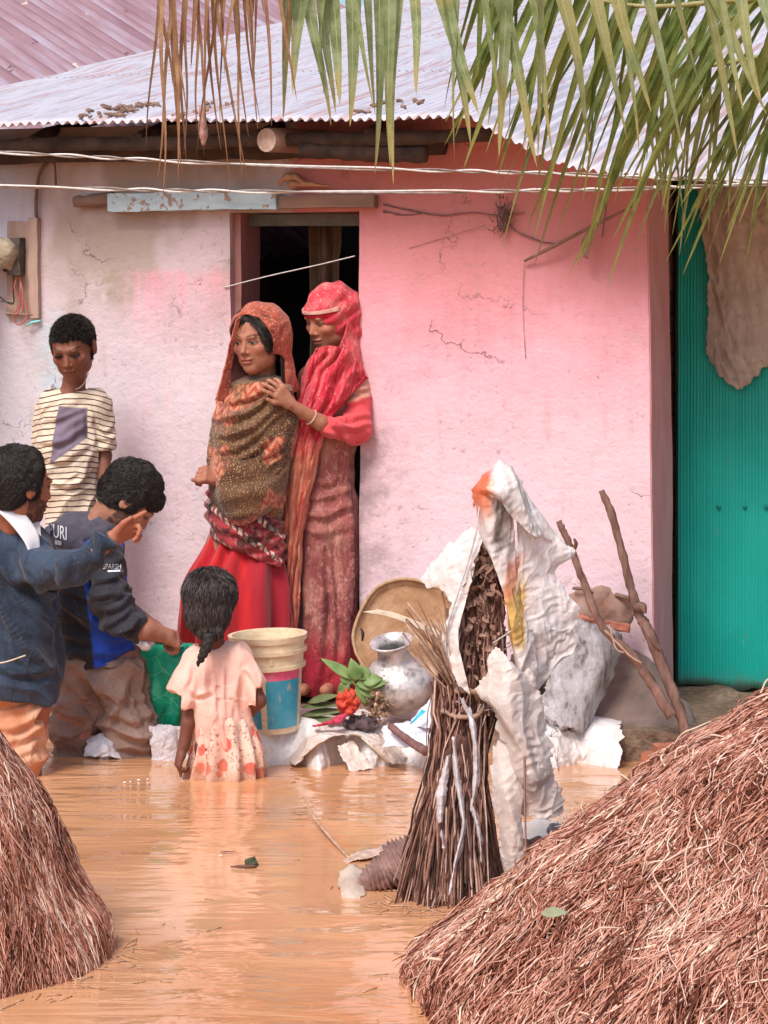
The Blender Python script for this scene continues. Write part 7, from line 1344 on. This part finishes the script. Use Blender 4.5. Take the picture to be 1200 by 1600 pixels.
frond([(1500, -260, 6.8), (1250, -150, 6.7), (1000, -95, 6.6), (750, -75, 6.6), (560, -70, 6.55), (440, -60, 6.5)], 'a', 44, (.50, .42, .32, .20, .08, .02, -.02), (.46, .50, .54, .56, .54, .46, .36), .046, .12, 5, 'pale green frond hanging over the middle and right of the roof', ja=.13, jl=.3)
frond([(1600, -200, 7.2), (1400, -70, 7.15), (1200, -40, 7.1), (1000, -40, 7.05), (860, -60, 7.0), (740, -80, 7.0)], 'b', 56, (-.85, -.75, -.62, -.5, -.42, -.25), (.74, .80, .78, .68, .55, .35), .030, .25, 8, 'dark olive frond with long leaflets raking down to the left', ja=.10)
frond([(1650, -60, 7.4), (1450, 20, 7.4), (1300, 60, 7.35), (1180, 90, 7.3), (1080, 110, 7.3), (1000, 150, 7.3)], 'c', 66, (-.35, -.35, -.3, -.25, -.1, .1), (.62, .66, .60, .50, .40, .26), .019, .22, 13, 'low yellowish frond hanging in front of the green shed', ja=.18, jl=.35)
frond([(1560, -120, 7.0), (1350, -20, 6.95), (1150, 0, 6.9), (1020, 10, 6.9), (930, 0, 6.9)], 'b', 30, (-.7, -.65, -.55, -.45, -.3), (.62, .66, .62, .55, .36), .026, .25, 19, 'second olive frond crossing below the first', ja=.16)
frond([(900, -300, 6.5), (600, -220, 6.5), (420, -130, 6.45), (330, -70, 6.45), (235, -55, 6.4)], 'd', 62, (.0, .0, .02, .04), (.10, .26, .42, .52, .50), .014, .05, 23, 'dry brown frond end hanging at the upper left', ja=.09, jl=.6)
# ================================================================== fine creases in every cloth
def wr(name, sc, st, d, rot=(0, 0, 0), stretch=(1, 1, .25), sc2=None):
    m = bpy.data.materials[name]; nt_ = m.node_tree; b = nt_.nodes['Principled BSDF']; L = nt_.links
    tc = nt_.nodes.new('ShaderNodeTexCoord'); old = b.inputs['Normal'].links[0].from_socket if b.inputs['Normal'].links else None
    for k, (s_, dd_, w_) in enumerate(((sc * .8, d * .75, st * .9), (sc * 2.2, d * .20, st * .7))):
        mp = nt_.nodes.new('ShaderNodeMapping'); mp.inputs['Rotation'].default_value = (rot[0], rot[1] * (1 if k == 0 else -.7), rot[2]); mp.inputs['Scale'].default_value = stretch
        L.new(tc.outputs['Object'], mp.inputs[0]); n = nt_.nodes.new('ShaderNodeTexNoise'); n.inputs['Scale'].default_value = s_; n.inputs['Detail'].default_value = 1.0; n.inputs['Distortion'].default_value = .8; L.new(mp.outputs[0], n.inputs[0])
        a = nt_.nodes.new('ShaderNodeMath'); a.operation = 'SUBTRACT'; L.new(n.outputs['Fac'], a.inputs[0]); a.inputs[1].default_value = .5
        c = nt_.nodes.new('ShaderNodeMath'); c.operation = 'ABSOLUTE'; L.new(a.outputs[0], c.inputs[0])
        e = nt_.nodes.new('ShaderNodeMath'); e.operation = 'SMOOTH_MIN'; L.new(c.outputs[0], e.inputs[0]); e.inputs[1].default_value = .16; e.inputs[2].default_value = .12
        f = nt_.nodes.new('ShaderNodeBump'); f.inputs['Strength'].default_value = w_; f.inputs['Distance'].default_value = dd_; f.invert = True; L.new(e.outputs[0], f.inputs['Height'])
        if old: L.new(old, f.inputs['Normal'])
        old = f.outputs[0]
    L.new(old, b.inputs['Normal'])
for a in (('jacket_cloth', 12, .9, .045, (0, .9, 0), (1, 1, .3)), ('brown_trousers', 11, .9, .05, (0, -.7, 0), (1, 1, .3)), ('tan_trousers', 11, .9, .05, (0, .8, 0), (1, 1, .3)),
          ('peach_dress', 14, .7, .03, (0, .2, 0), (1, 1, .2)), ('red_skirt', 16, .7, .03, (0, 0, 0), (1, 1, .12)), ('rose_kameez', 15, .8, .035, (0, .3, 0), (1, 1, .35)), ('sleeve_cloth', 18, .9, .04, (0, 1.1, 0), (1, 1, .3)),
          ('red_scarf', 18, .8, .03, (0, .8, 0), (1, 1, .3)), ('orange_border_cloth', 18, .8, .03, (0, .3, 0), (1, 1, .3)), ('crimson_dupatta', 24, .8, .03, (0, .3, 0), (1, 1, .2)), ('striped_jersey', 13, .7, .03, (0, 1., 0), (1, 1, .3)),
          ('brown_knit', 10, .8, .05, (0, .9, 0), (1, 1, .3)), ('printed_sari', 14, .8, .03, (0, 1.2, 0), (1, 1, .3)), ('flowered_skirt', 18, .6, .025, (0, 0, 0), (1, 1, .15)), ('jute', 9, .9, .06, (0, .2, 0), (1, 1, .3)),
          ('torn_plastic', 16, .9, .035, (0, .6, 0), (1, 1, .4)), ('woven_plastic', 14, .8, .03, (0, .5, 0), (1, 1, .4)), ('white_tarpaulin', 12, .9, .035, (.3, .9, 0), (1, 1, .5)), ('white_wrapper', 18, .9, .03, (0, .6, 0), (1, 1, 1)), ('green_net', 16, .8, .03, (0, .6, 0), (1, 1, .5))):
    wr(*a)
